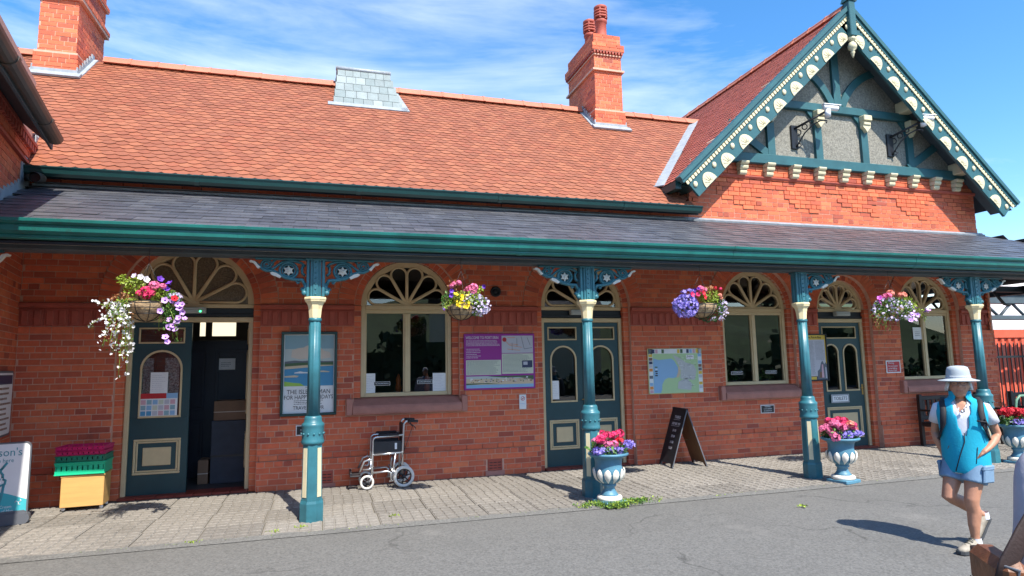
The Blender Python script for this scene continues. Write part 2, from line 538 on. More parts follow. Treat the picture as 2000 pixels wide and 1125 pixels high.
def add_cracks(m, scale, width, col, amt):
    """thin wandering cracks"""
    N, L = m.node_tree.nodes, m.node_tree.links
    bs = N['Principled BSDF']
    src = bs.inputs['Base Color'].links[0].from_socket
    g = N.new('ShaderNodeNewGeometry')
    nz = N.new('ShaderNodeTexNoise'); nz.inputs['Scale'].default_value = 2.2; nz.inputs['Detail'].default_value = 6
    L.new(g.outputs['Position'], nz.inputs['Vector'])
    ad_ = N.new('ShaderNodeVectorMath'); ad_.operation = 'MULTIPLY_ADD'
    L.new(nz.outputs['Color'], ad_.inputs[0]); ad_.inputs[1].default_value = (.9, .9, 0); L.new(g.outputs['Position'], ad_.inputs[2])
    vo = N.new('ShaderNodeTexVoronoi'); vo.feature = 'DISTANCE_TO_EDGE'; vo.inputs['Scale'].default_value = scale
    L.new(ad_.outputs['Vector'], vo.inputs['Vector'])
    r_ = N.new('ShaderNodeMapRange'); r_.inputs['From Min'].default_value = 0; r_.inputs['From Max'].default_value = width
    r_.inputs['To Min'].default_value = amt; r_.inputs['To Max'].default_value = 0
    L.new(vo.outputs['Distance'], r_.inputs['Value'])
    n2_ = N.new('ShaderNodeTexNoise'); n2_.inputs['Scale'].default_value = .8
    L.new(g.outputs['Position'], n2_.inputs['Vector'])
    r2_ = N.new('ShaderNodeMapRange'); r2_.inputs['From Min'].default_value = .42; r2_.inputs['From Max'].default_value = .62
    L.new(n2_.outputs['Fac'], r2_.inputs['Value'])
    mu = N.new('ShaderNodeMath'); mu.operation = 'MULTIPLY'
    L.new(r_.outputs['Result'], mu.inputs[0]); L.new(r2_.outputs['Result'], mu.inputs[1])
    x_ = N.new('ShaderNodeMix'); x_.data_type = 'RGBA'
    L.new(mu.outputs[0], x_.inputs['Factor']); L.new(src, x_.inputs['A']); x_.inputs['B'].default_value = (*col, 1)
    L.new(x_.outputs['Result'], bs.inputs['Base Color'])
add_cracks(M_asphalt, .42, .010, (.045, .045, .042), .8)
M_slab = mat('concrete_slab', (.205, .190, .168), .92, .3, 45, .6, 90, rvar=.16, detail=8, spots=[((.11, .10, .085), 1.4, .55, .2, .7), ((.20, .18, .14), 12, .58, .12, .5)])
M_joint = mat('joint_sand', (.15, .135, .105), .95, .3, 30, .4, 90, spots=[((.07, .11, .025), 1.7, .60, .08, .8)])
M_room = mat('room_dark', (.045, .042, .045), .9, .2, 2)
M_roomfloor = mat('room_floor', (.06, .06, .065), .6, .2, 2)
M_glass = glass('window_glass')
M_glass_obs = mat('obscured_glass', (.13, .095, .05), .22, .5, 60, 1.0, 45, spec=1.0, detail=2)
M_paper = mat('paper', (.72, .74, .80), .7, .03, 5)
M_ink = mat('ink', (.02, .02, .025), .7, 0, 5)
M_redq = mat('quarry_tile', (.20, .035, .022), .5, .2, 6, .1, 50, rvar=.2)
# ---------------------------------------------------------------- ground
mb = MB()
mb.add([(-400, -400, -.012), (400, -400, -.012), (400, 400, -.012), (-400, 400, -.012)], [(0, 1, 2, 3)])
road = tag(mb.build('road', M_asphalt), kind='structure')

pav = MB()
pav.add([(-6.5, -2.52, -.006), (17, -2.52, -.006), (17, .4, -.006), (-6.5, .4, -.006)], [(0, 1, 2, 3)])
pavement = tag(pav.build('pavement', M_joint), kind='structure')
sl = MB()
SW, SD = 0.60, 0.62
sl.box(-SW / 2 + .005, SW / 2 - .005, -SD / 2 + .005, SD / 2 - .005, -.006, .004)
rr = random.Random(3)
for i in range(5):
    for j in range(5):
        x0 = -SW / 2 + .008 + i * (SW - .016) / 5; y0 = -SD / 2 + .008 + j * (SD - .016) / 5
        w, d = (SW - .016) / 5, (SD - .016) / 5
        h = .0125 + rr.uniform(-.002, .002)
        g = .0065
        sl.add([(x0 + g, y0 + g, .003), (x0 + w - g, y0 + g, .003), (x0 + w - g, y0 + d - g, .003), (x0 + g, y0 + d - g, .003),
                (x0 + g + .008, y0 + g + .008, h), (x0 + w - g - .008, y0 + g + .008, h), (x0 + w - g - .008, y0 + d - g - .008, h), (x0 + g + .008, y0 + d - g - .008, h)],
               [(4, 5, 6, 7), (0, 1, 5, 4), (1, 2, 6, 5), (2, 3, 7, 6), (3, 0, 4, 7)])
xf = []
for r_ in range(4):
    for i in range(36):
        x = -6.2 + i * SW + (.0 if r_ % 2 else .02); y = -2.52 + SD / 2 + r_ * SD
        m_ = Matrix.Translation((x, y, rr.uniform(-.003, .002))) @ Euler((rr.uniform(-.004, .004), rr.uniform(-.004, .004), rr.uniform(-.006, .006))).to_matrix().to_4x4()
        xf.append((m_, rr.random()))
pieces('paving_slab', sl, M_slab, xf, pavement, pavement, 'paving', 300)

# worn edge of the tarmac lapping unevenly onto the slabs
eg = MB()
re_ = random.Random(77)
n = 220
top = [(-6.5 + i * 23.5 / n, -2.515 + max(-.012, .018 + .03 * math.sin(i * .9) * re_.random() + re_.gauss(0, .012))) for i in range(n + 1)]
for i in range(n):
    eg.add([(top[i][0], -2.60, -.006), (top[i + 1][0], -2.60, -.006), (top[i + 1][0], top[i + 1][1], .0145), (top[i][0], top[i][1], .0145)], [(0, 1, 2, 3)])
tag(eg.build('road_edge', M_asphalt), kind='structure')

# ---------------------------------------------------------------- the station building
B = thing('station_building', 'red brick station building with clay tile roof and timbered gable', 'building')
OPEN = dict(D1=(-1.665, .795), W1=(1.32, .69), D2=(4.22, .73), W2=(7.59, .69), D3=(9.53, .55), W3=(11.62, .69))
SPR = 2.60
REC = .10
XL, XR = -3.68, 13.17
CO = 0.0811
rb = random.Random(11)
BR = []                                     # every brick: (matrix, rnd)
I4 = Matrix.Identity(4)

def brick(T, u, y, z, L, H, D=.09, rot=None):
    m_ = T @ Matrix.Translation((u, y, z))
    if rot is not None: m_ = m_ @ rot
    m_ = m_ @ Matrix.Diagonal((L, D, H, 1))
    BR.append((m_, rb.random()))

def sub(iv, cuts):
    for a, b in cuts:
        out = []
        for p, q in iv:
            if b <= p or a >= q: out.append((p, q)); continue
            if a > p: out.append((p, a))
            if b < q: out.append((b, q))
        iv = out
    return [(p, q) for p, q in iv if q - p > .02]

def brick_row(T, u0, u1, z, row, cuts=(), y=0.0, H=CO, header=None, L=.245, yf=None):
    """one course of bricks on a wall, joints left open in front of the mortar"""
    hd = (row % 5 == 4) if header is None else header
    step = L / 2 if hd else L
    off = {0: 0, 1: .5, 2: .08, 3: .58, 4: .3}[row % 5] * L
    for p, q in sub([(u0, u1)], cuts):
        k = math.floor((p - off) / step)
        u = off + k * step
        while u < q - 1e-6:
            a, b = max(u, p), min(u + step, q)
            if b - a > .03:
                yy = yf((a + b) / 2, z + H / 2) if yf else y
                jy = rb.uniform(-.0022, .0022)
                brick(T, (a + b) / 2, yy + .045 + jy, z + H / 2 + rb.uniform(-.001, .001), b - a - .011, H - .011)
            u += step

def op_cut(z0, z1):
    c = []
    for k, (x, h) in OPEN.items():
        he = h + REC
        lo = 0.0 if k[0] == 'D' else .98
        if z1 <= lo + .01: continue
        if k[0] == 'W' and z0 < 1.23 - .02: c.append((x - .90, x + .90)); continue
        if z0 < SPR - .01: c.append((x - he, x + he)); continue
        R_ = he + .235
        if z0 - SPR < R_:
            w = math.sqrt(R_ ** 2 - (z0 - SPR) ** 2)
            c.append((x - w, x + w))
    return c

# main wall courses
for i in range(27):
    z = i * CO
    y = -.045 if i < 5 else (-.022 if i == 5 else 0.0)
    cu = op_cut(z, z + CO)
    if i < 3: cu = cu + [(2.50, 2.78), (.02, .26)]        # air bricks
    brick_row(I4, XL, XR, z, i, cu, y)
brick_row(I4, XL, XR, 27 * CO, 1, op_cut(2.2, 2.29), -.008, .098)
for i in range(12):
    z = 2.606 + i * CO
    brick_row(I4, XL, XR, z, i + 2, op_cut(z, z + CO), 0)
# band of bricks above the canopy roof, below the main gutter, and the gable wall
def gable_y(u, z):
    if z < 4.2 or z > 5.0 or u < 6.35 or u > 13.05: return 0.0 if z < 5.0 else -.03
    t = (u - 6.45) % 1.36
    zb = 4.80 if t < .48 else (4.70 if t < .62 else (4.60 if t < .76 else (4.50 if t < 1.08 else 4.42)))
    return -.016 if z > zb else 0.0
for i in range(3):
    brick_row(I4, XL, 6.30, 4.10 + i * CO, i, (), -.03)
for i in range(16):
    z = 4.10 + i * CO
    rw = (8.42 - z - CO - .10) / .945
    brick_row(I4, max(6.30, 9.73 - rw), min(XR - .02, 9.73 + rw), z, i, (), 0, header=(i % 3 == 2), yf=gable_y)
# side of the gable wing above the main roof (faces -x)
Tg = Matrix.Translation((6.30, 0, 0)) @ Matrix.Rotation(-PI / 2, 4, 'Z')       # u runs towards -y
for i in range(7):
    brick_row(Tg, -1.2, -.02, 4.10 + i * CO, i + 1, (), 0)
# jambs and arches
arch_ann = MB()
def annulus(mbx, c, z, r0, r1, y, n=24, y2=None, m=0):
    vv = []
    for i in range(n + 1):
        a = PI * i / n
        ca, sa = math.cos(a), math.sin(a)
        vv += [(c + r0 * ca, y, z + r0 * sa), (c + r1 * ca, y, z + r1 * sa)]
    mbx.add(vv, [(2 * i, 2 * i + 1, 2 * i + 3, 2 * i + 2)[::-1] for i in range(n)], m)
def soffit(mbx, c, z, r, y0, y1, n=24, m=0, outward=False):
    vv = []
    for i in range(n + 1):
        a = PI * i / n
        vv += [(c + r * math.cos(a), y0, z + r * math.sin(a)), (c + r * math.cos(a), y1, z + r * math.sin(a))]
    mbx.add(vv, [(2 * i, 2 * i + 1, 2 * i + 3, 2 * i + 2) if not outward else (2 * i, 2 * i + 2, 2 * i + 3, 2 * i + 1) for i in range(n)], m)

for k, (x, h) in OPEN.items():
    he = h + REC
    lo = 0.0 if k[0] == 'D' else 1.23
    n = int(round((SPR - lo) / CO))
    for i in range(n):
        z = lo + i * (SPR - lo) / n
        for sx in (-1, 1):
            brick(I4, x + sx * (h + REC / 2 + .001), .068 + .12, z + CO / 2, REC - .002, CO - .0095, .24)
            if i % 3 == 0:      # a moulded roll on the jamb edge
                pass
    for r0, r1, yf_, dd in ((h, he, .066, .24), (he + .002, he + .235, -.022, .11)):
        nb = int(round(PI * (r0 + r1) / 2 / .079))
        for i in range(nb):
            a = PI * (i + .5) / nb
            rm = (r0 + r1) / 2
            wdt = PI * rm / nb - .008
            brick(I4, x + rm * math.cos(a), yf_ + dd / 2, SPR + .006 + rm * math.sin(a), r1 - r0 - .006, wdt, dd, Matrix.Rotation(-a, 4, 'Y'))
    annulus(arch_ann, x, SPR + .006, h, he + .003, .074)
    annulus(arch_ann, x, SPR + .006, he, he + .235, -.013)
    soffit(arch_ann, x, SPR + .006, he, -.012, .08)
    soffit(arch_ann, x, SPR + .006, he + .233, -.013, .03, outward=True)
    soffit(arch_ann, x, SPR + .006, h + .004, .08, .32)
    for sx in (-1, 1):
        arch_ann.box(*sorted((x + sx * (he - .004), x + sx * (h + .006))), .075, .31, lo, SPR)

# mortar wall
wm = arch_ann
def wall_rect(x0, x1, z0, z1, y=.006, y2=.30):
    wm.box(x0, x1, y, y2, z0, z1)
edges = sorted(OPEN.items(), key=lambda t: t[1][0])
xs = [XL - .3]
for k, (x, h) in edges:
    wall_rect(xs[-1], x - h - REC, 0, SPR)
    if k[0] == 'W': wall_rect(x - h - REC, x + h + REC, 0, 1.0)
    xs.append(x + h + REC)
wall_rect(xs[-1], XR - .004, 0, SPR)
prev = XL - .3
for k, (x, h) in edges:
    he = h + REC
    wall_rect(prev, x - he, SPR, 3.75)
    nseg = 20
    for i in range(nseg):
        a0, a1 = PI - PI * i / nseg, PI - PI * (i + 1) / nseg
        xa, za, xb, zb = x + he * math.cos(a0), SPR + he * math.sin(a0), x + he * math.cos(a1), SPR + he * math.sin(a1)
        wm.add([(xa, .006, za), (xb, .006, zb), (xb, .006, 3.75), (xa, .006, 3.75)], [(0, 1, 2, 3)])
    prev = x + he
wall_rect(prev, XR - .004, SPR, 3.75)
wall_rect(XL - .3, XR - .004, 3.75, 4.31, .006, .30)
wall_rect(6.302, 6.62, 4.311, 5.06, .006, .30)
wall_rect(6.62, 12.85, 4.311, 5.33, .006, .30)
wall_rect(12.85, XR - .024, 4.311, 5.06, .006, .30)
wm.box(6.306, 6.5, .31, 1.3, 4.0, 4.75)
wm.box(XL, XR + .03, -.038, .005, 0, .405)          # plinth core, cut at doors below
wall = wm.build('wall', M_mortar, B)
# plinth core must not cross the doors: rebuild it in lengths instead
me = wall.data
import bmesh
bmx = bmesh.new(); bmx.from_mesh(me)
bmx.verts.ensure_lookup_table()
bmesh.ops.delete(bmx, geom=list(bmx.verts)[-8:], context='VERTS')
bmx.to_mesh(me); bmx.free()
pl = MB()
pe = [XL] + [e for k, (x, h) in edges if k[0] == 'D' for e in (x - h - REC, x + h + REC)] + [XR + .02]
for i in range(0, len(pe), 2):
    pl.box(pe[i], pe[i + 1], -.038, .0055, 0, .403)
pl.build('plinth', M_mortar, B)
# right end pilaster
pm = MB()
pm.box(XR - .34, XR + .04, -.07, -.002, 0, 2.18)
pm.box(XR - .004, XR + .03, -.07, .3, 0, 4.2)
pil = pm.build('pilaster', M_mortar, B)
for i in range(27):
    brick_row(I4, XR - .35, XR + .05, i * CO, i, (), -.078)
Tr = Matrix.Translation((XR + .04, 0, 0)) @ Matrix.Rotation(PI / 2, 4, 'Z')
for i in range(50):
    brick_row(Tr, -.07, .9, i * CO, i, (), -.002)

# string course, frieze blocks
piers = []
prev = XL
for k, (x, h) in edges:
    piers.append((prev, x - h - REC)); prev = x + h + REC
piers.append((prev, XR))
fb = MB()
W_ = .245
fb.box(-W_ / 2 + .002, W_ / 2 - .002, 0, .03, 0, .22)
for q in (-1, 1):
    c = q * W_ / 4
    fb.bbox(c - .036, c + .036, -.022, .004, .012, .208, .008)
fb.box(-W_ / 2 + .002, W_ / 2 - .002, -.024, 0, .208, .22)
xf = []
for a, b in piers:
    n = max(1, int((b - a) / W_))
    s_ = (b - a) / n / W_
    for i in range(n):
        xf.append((Matrix.Translation((a + (i + .5) * (b - a) / n, -.014, 2.292)) @ Matrix.Diagonal((s_, 1, 1, 1)), rb.random()))
pieces('frieze_block', fb, M_terra, xf, wall, B, 'frieze')
for a, b in piers:
    s_ = MB()
    prof = [(0, 0), (.028, 0), (.034, .014), (.058, .026), (.07, .034), (.07, .074), (.056, .086), (0, .090)]
    n = max(1, int(round((b - a) / .49)))
    for i in range(n):
        p, q = a + (b - a) * i / n + .002, a + (b - a) * (i + 1) / n - .002
        s_.extr([(u - .01, v) for u, v in prof], (p, 0, 2.514), (q, 0, 2.514))
    s_.build('string_course', M_terra, B)

# window sills
for k in ('W1', 'W2', 'W3'):
    x, h = OPEN[k]
    s_ = MB()
    prof = [(-.17, .25), (-.16, .01), (.035, .0), (.085, .012), (.10, .04), (.10, .105), (.08, .14), (-.07, .222)]
    s_.extr(prof, (x - .80, 0, .985), (x + .80, 0, .985))
    for sx in (-1, 1):
        a, b = sorted((x + sx * .802, x + sx * .895))
        s_.bbox(a, b, -.088, .02, .988, 1.232, .012)
    s_.build('sill', M_sill, B)

# ---------------------------------------------------------------- windows
def petals(mbx, c, z, r, y, n=6, rad=.0175):
    d5 = PI / n / 2
    d = r / (1 + math.sin(d5)); rho = d * math.sin(d5) - rad * .3
    for k in range(n):
        a = PI * (k + .5) / n
        pts = [(c + .03 * math.cos(a), y, z + .03 * math.sin(a))]
        cx_, cz_ = c + d * math.cos(a), z + d * math.sin(a)
        for i in range(15):
            t = a - (PI / 2 + d5) + (PI + 2 * d5) * i / 14
            pts.append((cx_ + rho * math.cos(t), y, cz_ + rho * math.sin(t)))
        pts.append(pts[0])
        mbx.tube(pts, [rad] * len(pts), 6, flat=(1.3, 1.1), up=(0, 1, 0))

def arch_frame(mbx, c, z, r0, r1, y0, y1, n=28):
    for i in range(n):
        a0, a1 = PI * i / n, PI * (i + 1) / n
        P = [(c + r * math.cos(a), z + r * math.sin(a)) for r, a in ((r0, a0), (r1, a0), (r1, a1), (r0, a1))]
        v = [(p[0], y0, p[1]) for p in P] + [(p[0], y1, p[1]) for p in P]
        mbx.add(v, [(0, 3, 2, 1), (0, 4, 7, 3), (1, 2, 6, 5)])

def half_disc(mbx, c, z, r, y, n=24):
    vv = [(c, y, z)] + [(c + r * math.cos(PI * i / n), y, z + r * math.sin(PI * i / n)) for i in range(n + 1)]
    mbx.add(vv, [(0, i + 2, i + 1) for i in range(n)])

def fanlight(parent, c, h, y, glassm, m=None, base=SPR):
    f = MB()
    arch_frame(f, c, base, h - .062, h - .002, y, y + .06)
    arch_frame(f, c, base, h - .085, h - .06, y + .018, y + .06)
    petals(f, c, base + .02, h - .085, y + .028)
    f.prism([(c + .075 * math.cos(t), base + .075 * math.sin(t)) for t in [PI * i / 10 for i in range(11)]], y + .008, y + .05)
    o = f.build('fanlight', M_buff, parent)
    g = MB(); half_disc(g, c, base, h - .06, y + .05)
    g.build('fanlight_pane', glassm, parent)
    return o

for k in ('W1', 'W2', 'W3'):
    x, h = OPEN[k]
    y = .125
    f = MB()
    f.bbox(x - h + .001, x - h + .065, y, y + .08, 1.236, SPR, .006)
    f.bbox(x + h - .065, x + h - .001, y, y + .08, 1.236, SPR, .006)
    f.bbox(x - h + .066, x + h - .066, y + .002, y + .08, 1.236, 1.295, .006)
    f.bbox(x - h + .066, x + h - .066, y - .004, y + .08, 2.545, SPR + .012, .008)
    f.bbox(x - h + .066, x + h - .066, y + .012, y + .08, 2.49, 2.543, .005)
    w = f.build('window', M_buff, B)
    m_ = MB()
    m_.bbox(x - .032, x + .032, y + .004, y + .07, 1.297, 2.488, .006)
    for sx in (-1, 1):
        a, b = sorted((x + sx * .034, x + sx * (h - .067)))
        for p in ((a, a + .02, 1.297, 2.488), (b - .02, b, 1.297, 2.488)):
            m_.box(p[0], p[1], y + .022, y + .06, p[2], p[3])
    m_.build('mullion', M_buff, w)
    for sx in (-1, 1):
        a, b = sorted((x + sx * .03, x + sx * (h - .06)))
        g = MB(); g.add([(a, y + .045, 1.28), (b, y + .045, 1.28), (b, y + .045, 2.50), (a, y + .045, 2.50)], [(0, 1, 2, 3)])
        g.build('pane', M_glass, w)
    fanlight(w, x, h, y, M_glass_dim if 'M_glass_dim' in globals() else M_glass)

# ---------------------------------------------------------------- doors
def frame_rect(mbx, x0, x1, z0, z1, w, y0, y1, b=.006, m=0):
    mbx.bbox(x0, x1, y0, y1, z0, z0 + w, b, m)
    mbx.bbox(x0, x1, y0, y1, z1 - w, z1, b, m)
    mbx.bbox(x0, x0 + w, y0 + .001, y1, z0 + w, z1 - w, b, m)
    mbx.bbox(x1 - w, x1, y0 + .001, y1, z0 + w, z1 - w, b, m)

def arch_light(mbx, x0, x1, z0, z1, w, y0, y1):
    r = (x1 - x0) / 2; c = (x0 + x1) / 2; zs = z1 - r
    mbx.bbox(x0, x1, y0, y1, z0, z0 + w, .004)
    mbx.bbox(x0, x0 + w, y0 + .001, y1, z0 + w, zs, .004)
    mbx.bbox(x1 - w, x1, y0 + .001, y1, z0 + w, zs, .004)
    arch_frame(mbx, c, zs, r - w, r, y0 + .001, y1, 16)

def leaf(parent, loc, rz, x0, x1, z1, top, lights, panels, handle=None, obs=None):
    """a door leaf in its own coordinates, hinge at x = 0; holes stand in front of dark glass"""
    lf = MB()
    T = .045
    # board with openings: stiles and rails
    L_ = sorted(set([x0, x1]))
    lf.bbox(x0, x1, 0, T, .0, lights[0][2], .004)
    zt = max(l[3] for l in lights)
    lf.bbox(x0, x1, 0, T, top[3], z1, .004)
    lf.box(x0, x1, .0005, T, zt, top[2])
    lf.box(x0, top[0], .0006, T, top[2], top[3]); lf.box(top[1], x1, .0006, T, top[2], top[3])
    cuts = [(l[0], l[1]) for l in lights]
    for p, q in sub([(x0, x1)], cuts):
        lf.box(p, q, .0006, T, lights[0][2], zt)
    for l in lights:                       # spandrels over the round heads
        r = (l[1] - l[0]) / 2; c = (l[0] + l[1]) / 2; zs = l[3] - r
        for i in range(12):
            a0, a1 = PI * i / 12, PI * (i + 1) / 12
            lf.add([(c + r * math.cos(a0), .0006, zs + r * math.sin(a0)), (c + r * math.cos(a0), .0006, l[3]), (c + r * math.cos(a1), .0006, l[3]), (c + r * math.cos(a1), .0006, zs + r * math.sin(a1))], [(0, 1, 2, 3)])
    o = lf.build('door_leaf', M_door, parent, loc, (0, 0, rz))
    mo = MB()
    frame_rect(mo, top[0], top[1], top[2], top[3], .022, -.012, .01)
    for l in lights: arch_light(mo, l[0], l[1], l[2], l[3], .026, -.014, .01)
    for p in panels:
        frame_rect(mo, p[0], p[1], p[2], p[3], .03, -.016, .004, .007)
        frame_rect(mo, p[0] + .034, p[1] - .034, p[2] + .034, p[3] - .034, .022, -.011, .004, .006)
        mo.bbox(p[0] + .115, p[1] - .115, -.014, .003, p[2] + .115, p[3] - .115, .008)
    mo.build('moulding', M_buff, o)
    g = MB()
    for (a, b, c, d) in [top] + lights:
        g.add([(a, .02, c), (b, .02, c), (b, .02, d), (a, .02, d)], [(0, 1, 2, 3)])
    g.build('pane', M_glass, o)
    if handle:
        hd = MB()
        hx, hz = handle
        hd.bbox(hx - .018, hx + .018, -.008, .002, hz - .10, hz + .10, .003)
        hd.tube([(hx, -.006, hz + .03), (hx, -.05, hz + .03), (hx - .09, -.055, hz + .028)], .009, 6)
        hd.build('handle', M_brass, o)
    return o

M_brass = mat('brass', (.45, .28, .09), .35, .15, 20, metal=.8)

def door_frame(k, w=.062, y=.16):
    x, h = OPEN[k]
    f = MB()
    f.bbox(x - h + .001, x - h + w, y - .03, y + .07, .0, 2.40, .008)
    f.bbox(x + h - w, x + h - .001, y - .03, y + .07, .0, 2.40, .008)
    f.bbox(x - h + .001, x + h - .001, y - .035, y + .07, 2.355, 2.425, .008)
    n = int(2 * h / .06)
    for i in range(n):                       # small dentils along the head
        xx = x - h + .03 + i * (2 * h - .06) / (n - 1)
        f.box(xx - .008, xx + .008, y - .041, y - .033, 2.385, 2.40)
    o = f.build('door_frame', M_buff, B)
    t = MB()
    t.bbox(x - h + .001, x + h - .001, y - .01, y + .07, 2.427, 2.555, .004)
    t.bbox(x - h + .001, x + h - .001, y - .04, y + .05, 2.44, 2.475, .008)
    t.build('transom', M_dark, o)
    r_ = MB(); r_.bbox(x - h + .001, x + h - .001, y - .03, y + .07, 2.557, 2.612, .006)
    r_.build('transom_rail', M_buff, o)
    fanlight(o, x, h, y - .035, M_glass_obs if k == 'D1' else M_glass, base=SPR + .012)
    st = MB()
    n = int(2 * h / .2)
    for i in range(n):
        st.bbox(x - h + i * 2 * h / n + .003, x - h + (i + 1) * 2 * h / n - .003, .0, .34, .0, .034, .004, r=rb.random())
    st.build('threshold', M_redq, B)
    return o

for k in ('D1', 'D2', 'D3'): door_frame(k)
# left leaf of the open double door, its right leaf swung inwards
def std_leaf(loc, rz, w, handle=None, mirror=False):
    s = -1 if mirror else 1
    X = lambda a, b: tuple(sorted((s * a, s * b)))
    x0, x1 = X(0, w)
    t = X(.065, w - .085); l = X(.10, w - .10); p = X(.065, w - .085)
    return leaf(B, loc, rz, x0, x1, 2.325, (*t, 2.03, 2.25), [(*l, 1.02, 1.94)], [(*p, .27, .74)], handle)
std_leaf((-2.398, .165, .03), 0, .725)
std_leaf((-.935, .20, .03), R(-83), .725, (-.66, 1.03), mirror=True)
std_leaf((3.553, .165, .03), 0, .664)
std_leaf((4.887, .165, .03), 0, .664, (-.62, 1.03), mirror=True)
x, h = OPEN['D3']
w3 = 2 * h - .124
leaf(B, (x - h + .062, .165, .03), 0, 0, w3, 2.325, (.08, w3 - .09, 2.02, 2.25),
     [(.10, w3 / 2 - .05, 1.03, 1.92), (w3 / 2 + .05, w3 - .10, 1.03, 1.92)], [(.08, w3 - .09, .16, .74)], (w3 - .04, 1.05))

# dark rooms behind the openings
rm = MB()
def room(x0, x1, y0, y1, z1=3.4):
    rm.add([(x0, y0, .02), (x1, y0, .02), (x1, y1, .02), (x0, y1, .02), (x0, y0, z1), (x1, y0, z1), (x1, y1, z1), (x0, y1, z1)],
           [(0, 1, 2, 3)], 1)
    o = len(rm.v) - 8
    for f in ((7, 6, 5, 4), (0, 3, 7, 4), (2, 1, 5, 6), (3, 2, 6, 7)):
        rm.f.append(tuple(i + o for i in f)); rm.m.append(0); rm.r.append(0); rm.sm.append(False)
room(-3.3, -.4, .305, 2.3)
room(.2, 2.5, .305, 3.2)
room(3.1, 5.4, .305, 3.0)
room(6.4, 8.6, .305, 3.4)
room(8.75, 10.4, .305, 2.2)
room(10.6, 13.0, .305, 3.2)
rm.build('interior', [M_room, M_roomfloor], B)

# air bricks and the round vent
for x, z in ((2.64, .165), (.14, .15)):
    a = MB()
    a.bbox(x - .115, x + .115, -.052, -.03, z - .085, z + .085, .004)
    for i in range(4):
        a.bbox(x - .105, x + .105, -.06, -.05, z - .078 + i * .041, z - .06 + i * .041, .003)
    for i in range(4):
        a.box(x - .105 + i * .066, x - .093 + i * .066, -.059, -.05, z - .075, z + .075)
    for i in range(3):
        a.box(x - .10, x + .10, -.0525, -.0522, z - .056 + i * .041, z - .044 + i * .041, 1)
    a.box(x - .15, x + .15, -.060, -.03, 0, z - .088, 2)
    a.build('air_brick', [M_terra, M_black, M_sill], B)
a = MB()
a.lathe([(.085, 0), (.085, .03), (.06, .045), (.055, .02), (.03, .02), (.03, .04), (.012, .045), (.001, .045)], 20, mat=Matrix.Translation((2.70, 0, 2.83)) @ Matrix.Rotation(PI / 2, 4, 'X'))
a.build('round_vent', M_dark, B)
# ---------------------------------------------------------------- roofs
S1, EY, EZ = .88, -.34, 4.315           # main roof: slope, eaves
RY = 3.10; RZ = EZ + S1 * (RY - EY)
GX, GY, GAP = 9.73, -.50, 8.42          # gable: ridge x, front of the verge, ridge height
GS = .945
gz = lambda x: GAP - GS * abs(GX - x)
mz = lambda y: EZ + S1 * (y - EY)
GE = 5.86                               # eaves of the gable roof, left
rf = MB()
xv = GX - (GAP - RZ) / GS               # where the main ridge meets the gable roof
yv = EY + (gz(GE) + .02 - EZ) / S1
rf.add([(-9, EY + .03, EZ - .02), (6.36, EY + .03, EZ - .02), (GE, yv, mz(yv) - .03), (xv, RY, RZ - .03), (-9, RY, RZ - .03)], [(0, 1, 2, 3, 4)])
rf.add([(-9, RY, RZ - .03), (xv, RY, RZ - .03), (xv, 6.5, 4.3), (-9, 6.5, 4.3)], [(0, 1, 2, 3)])
rf.add([(6.3, EY + .03, EZ - .02), (6.3, yv + .3, EZ - .02), (GE, yv, mz(yv) - .03)], [(0, 1, 2)])
roof = rf.build('roof', M_dark, B)
# clay tiles with rounded tails
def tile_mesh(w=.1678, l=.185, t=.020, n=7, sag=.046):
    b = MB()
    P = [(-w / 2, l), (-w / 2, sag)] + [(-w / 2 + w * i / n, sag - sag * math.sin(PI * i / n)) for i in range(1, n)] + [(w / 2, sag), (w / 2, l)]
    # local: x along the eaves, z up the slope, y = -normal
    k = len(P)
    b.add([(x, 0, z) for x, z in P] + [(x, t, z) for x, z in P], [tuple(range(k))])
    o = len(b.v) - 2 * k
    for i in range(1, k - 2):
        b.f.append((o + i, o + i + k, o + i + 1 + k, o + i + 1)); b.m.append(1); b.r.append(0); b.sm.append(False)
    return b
TW, TG = .168, .122
tl = tile_mesh()
def slope_mat(p, xax, up):
    X = Vector(xax).normalized(); Z = Vector(up).normalized(); Y = Z.cross(X)
    m_ = Matrix((X, Y, Z)).transposed().to_4x4(); m_.translation = p
    return m_
tx = []
su = Vector((0, 1, S1)).normalized()
nrow = int(((RY - EY) * math.hypot(1, S1)) / TG)
rt = random.Random(5)
LIFT = .012
def wing_hide(x, y, z): return x < -9
CH1 = (-4.70, -4.04, 2.36, 3.75); CH2 = (5.63, 6.36, 2.36, 3.95)
for j in range(nrow):
    d = j * TG
    y = EY + d * su.y; z = EZ + d * su.z
    for i in range(int(17.5 / TW) + 1):
        x = -7.0 + i * TW + (TW / 2 if j % 2 else 0)
        if x > 6.26 and y < yv + .1: continue
        if y > yv - .05 and z > EZ + .35 and gz(x) > z - .08 and x > GE - .2: continue
        if x > GE + .25 and gz(x) > z - .04: continue
        if CH1[0] + .05 < x < CH1[1] - .05 and y > CH1[2] + .06: continue
        if CH2[0] + .05 < x < CH2[1] - .05 and y > CH2[2] + .06: continue
        p = Vector((x, y, z))
        nrm = Vector((0, -S1, 1)).normalized()
        m_ = slope_mat(p + nrm * (LIFT + .012 + rt.uniform(-.002, .002)), (1, 0, rt.uniform(-.012, .012)), su - nrm * .075)
        tx.append((m_, rt.random()))
pieces('roof_tile', tl, [M_tile, M_tile_edge], tx, roof, B, 'roof_tiles', 300, vis=lambda c: c.x > -3.2)
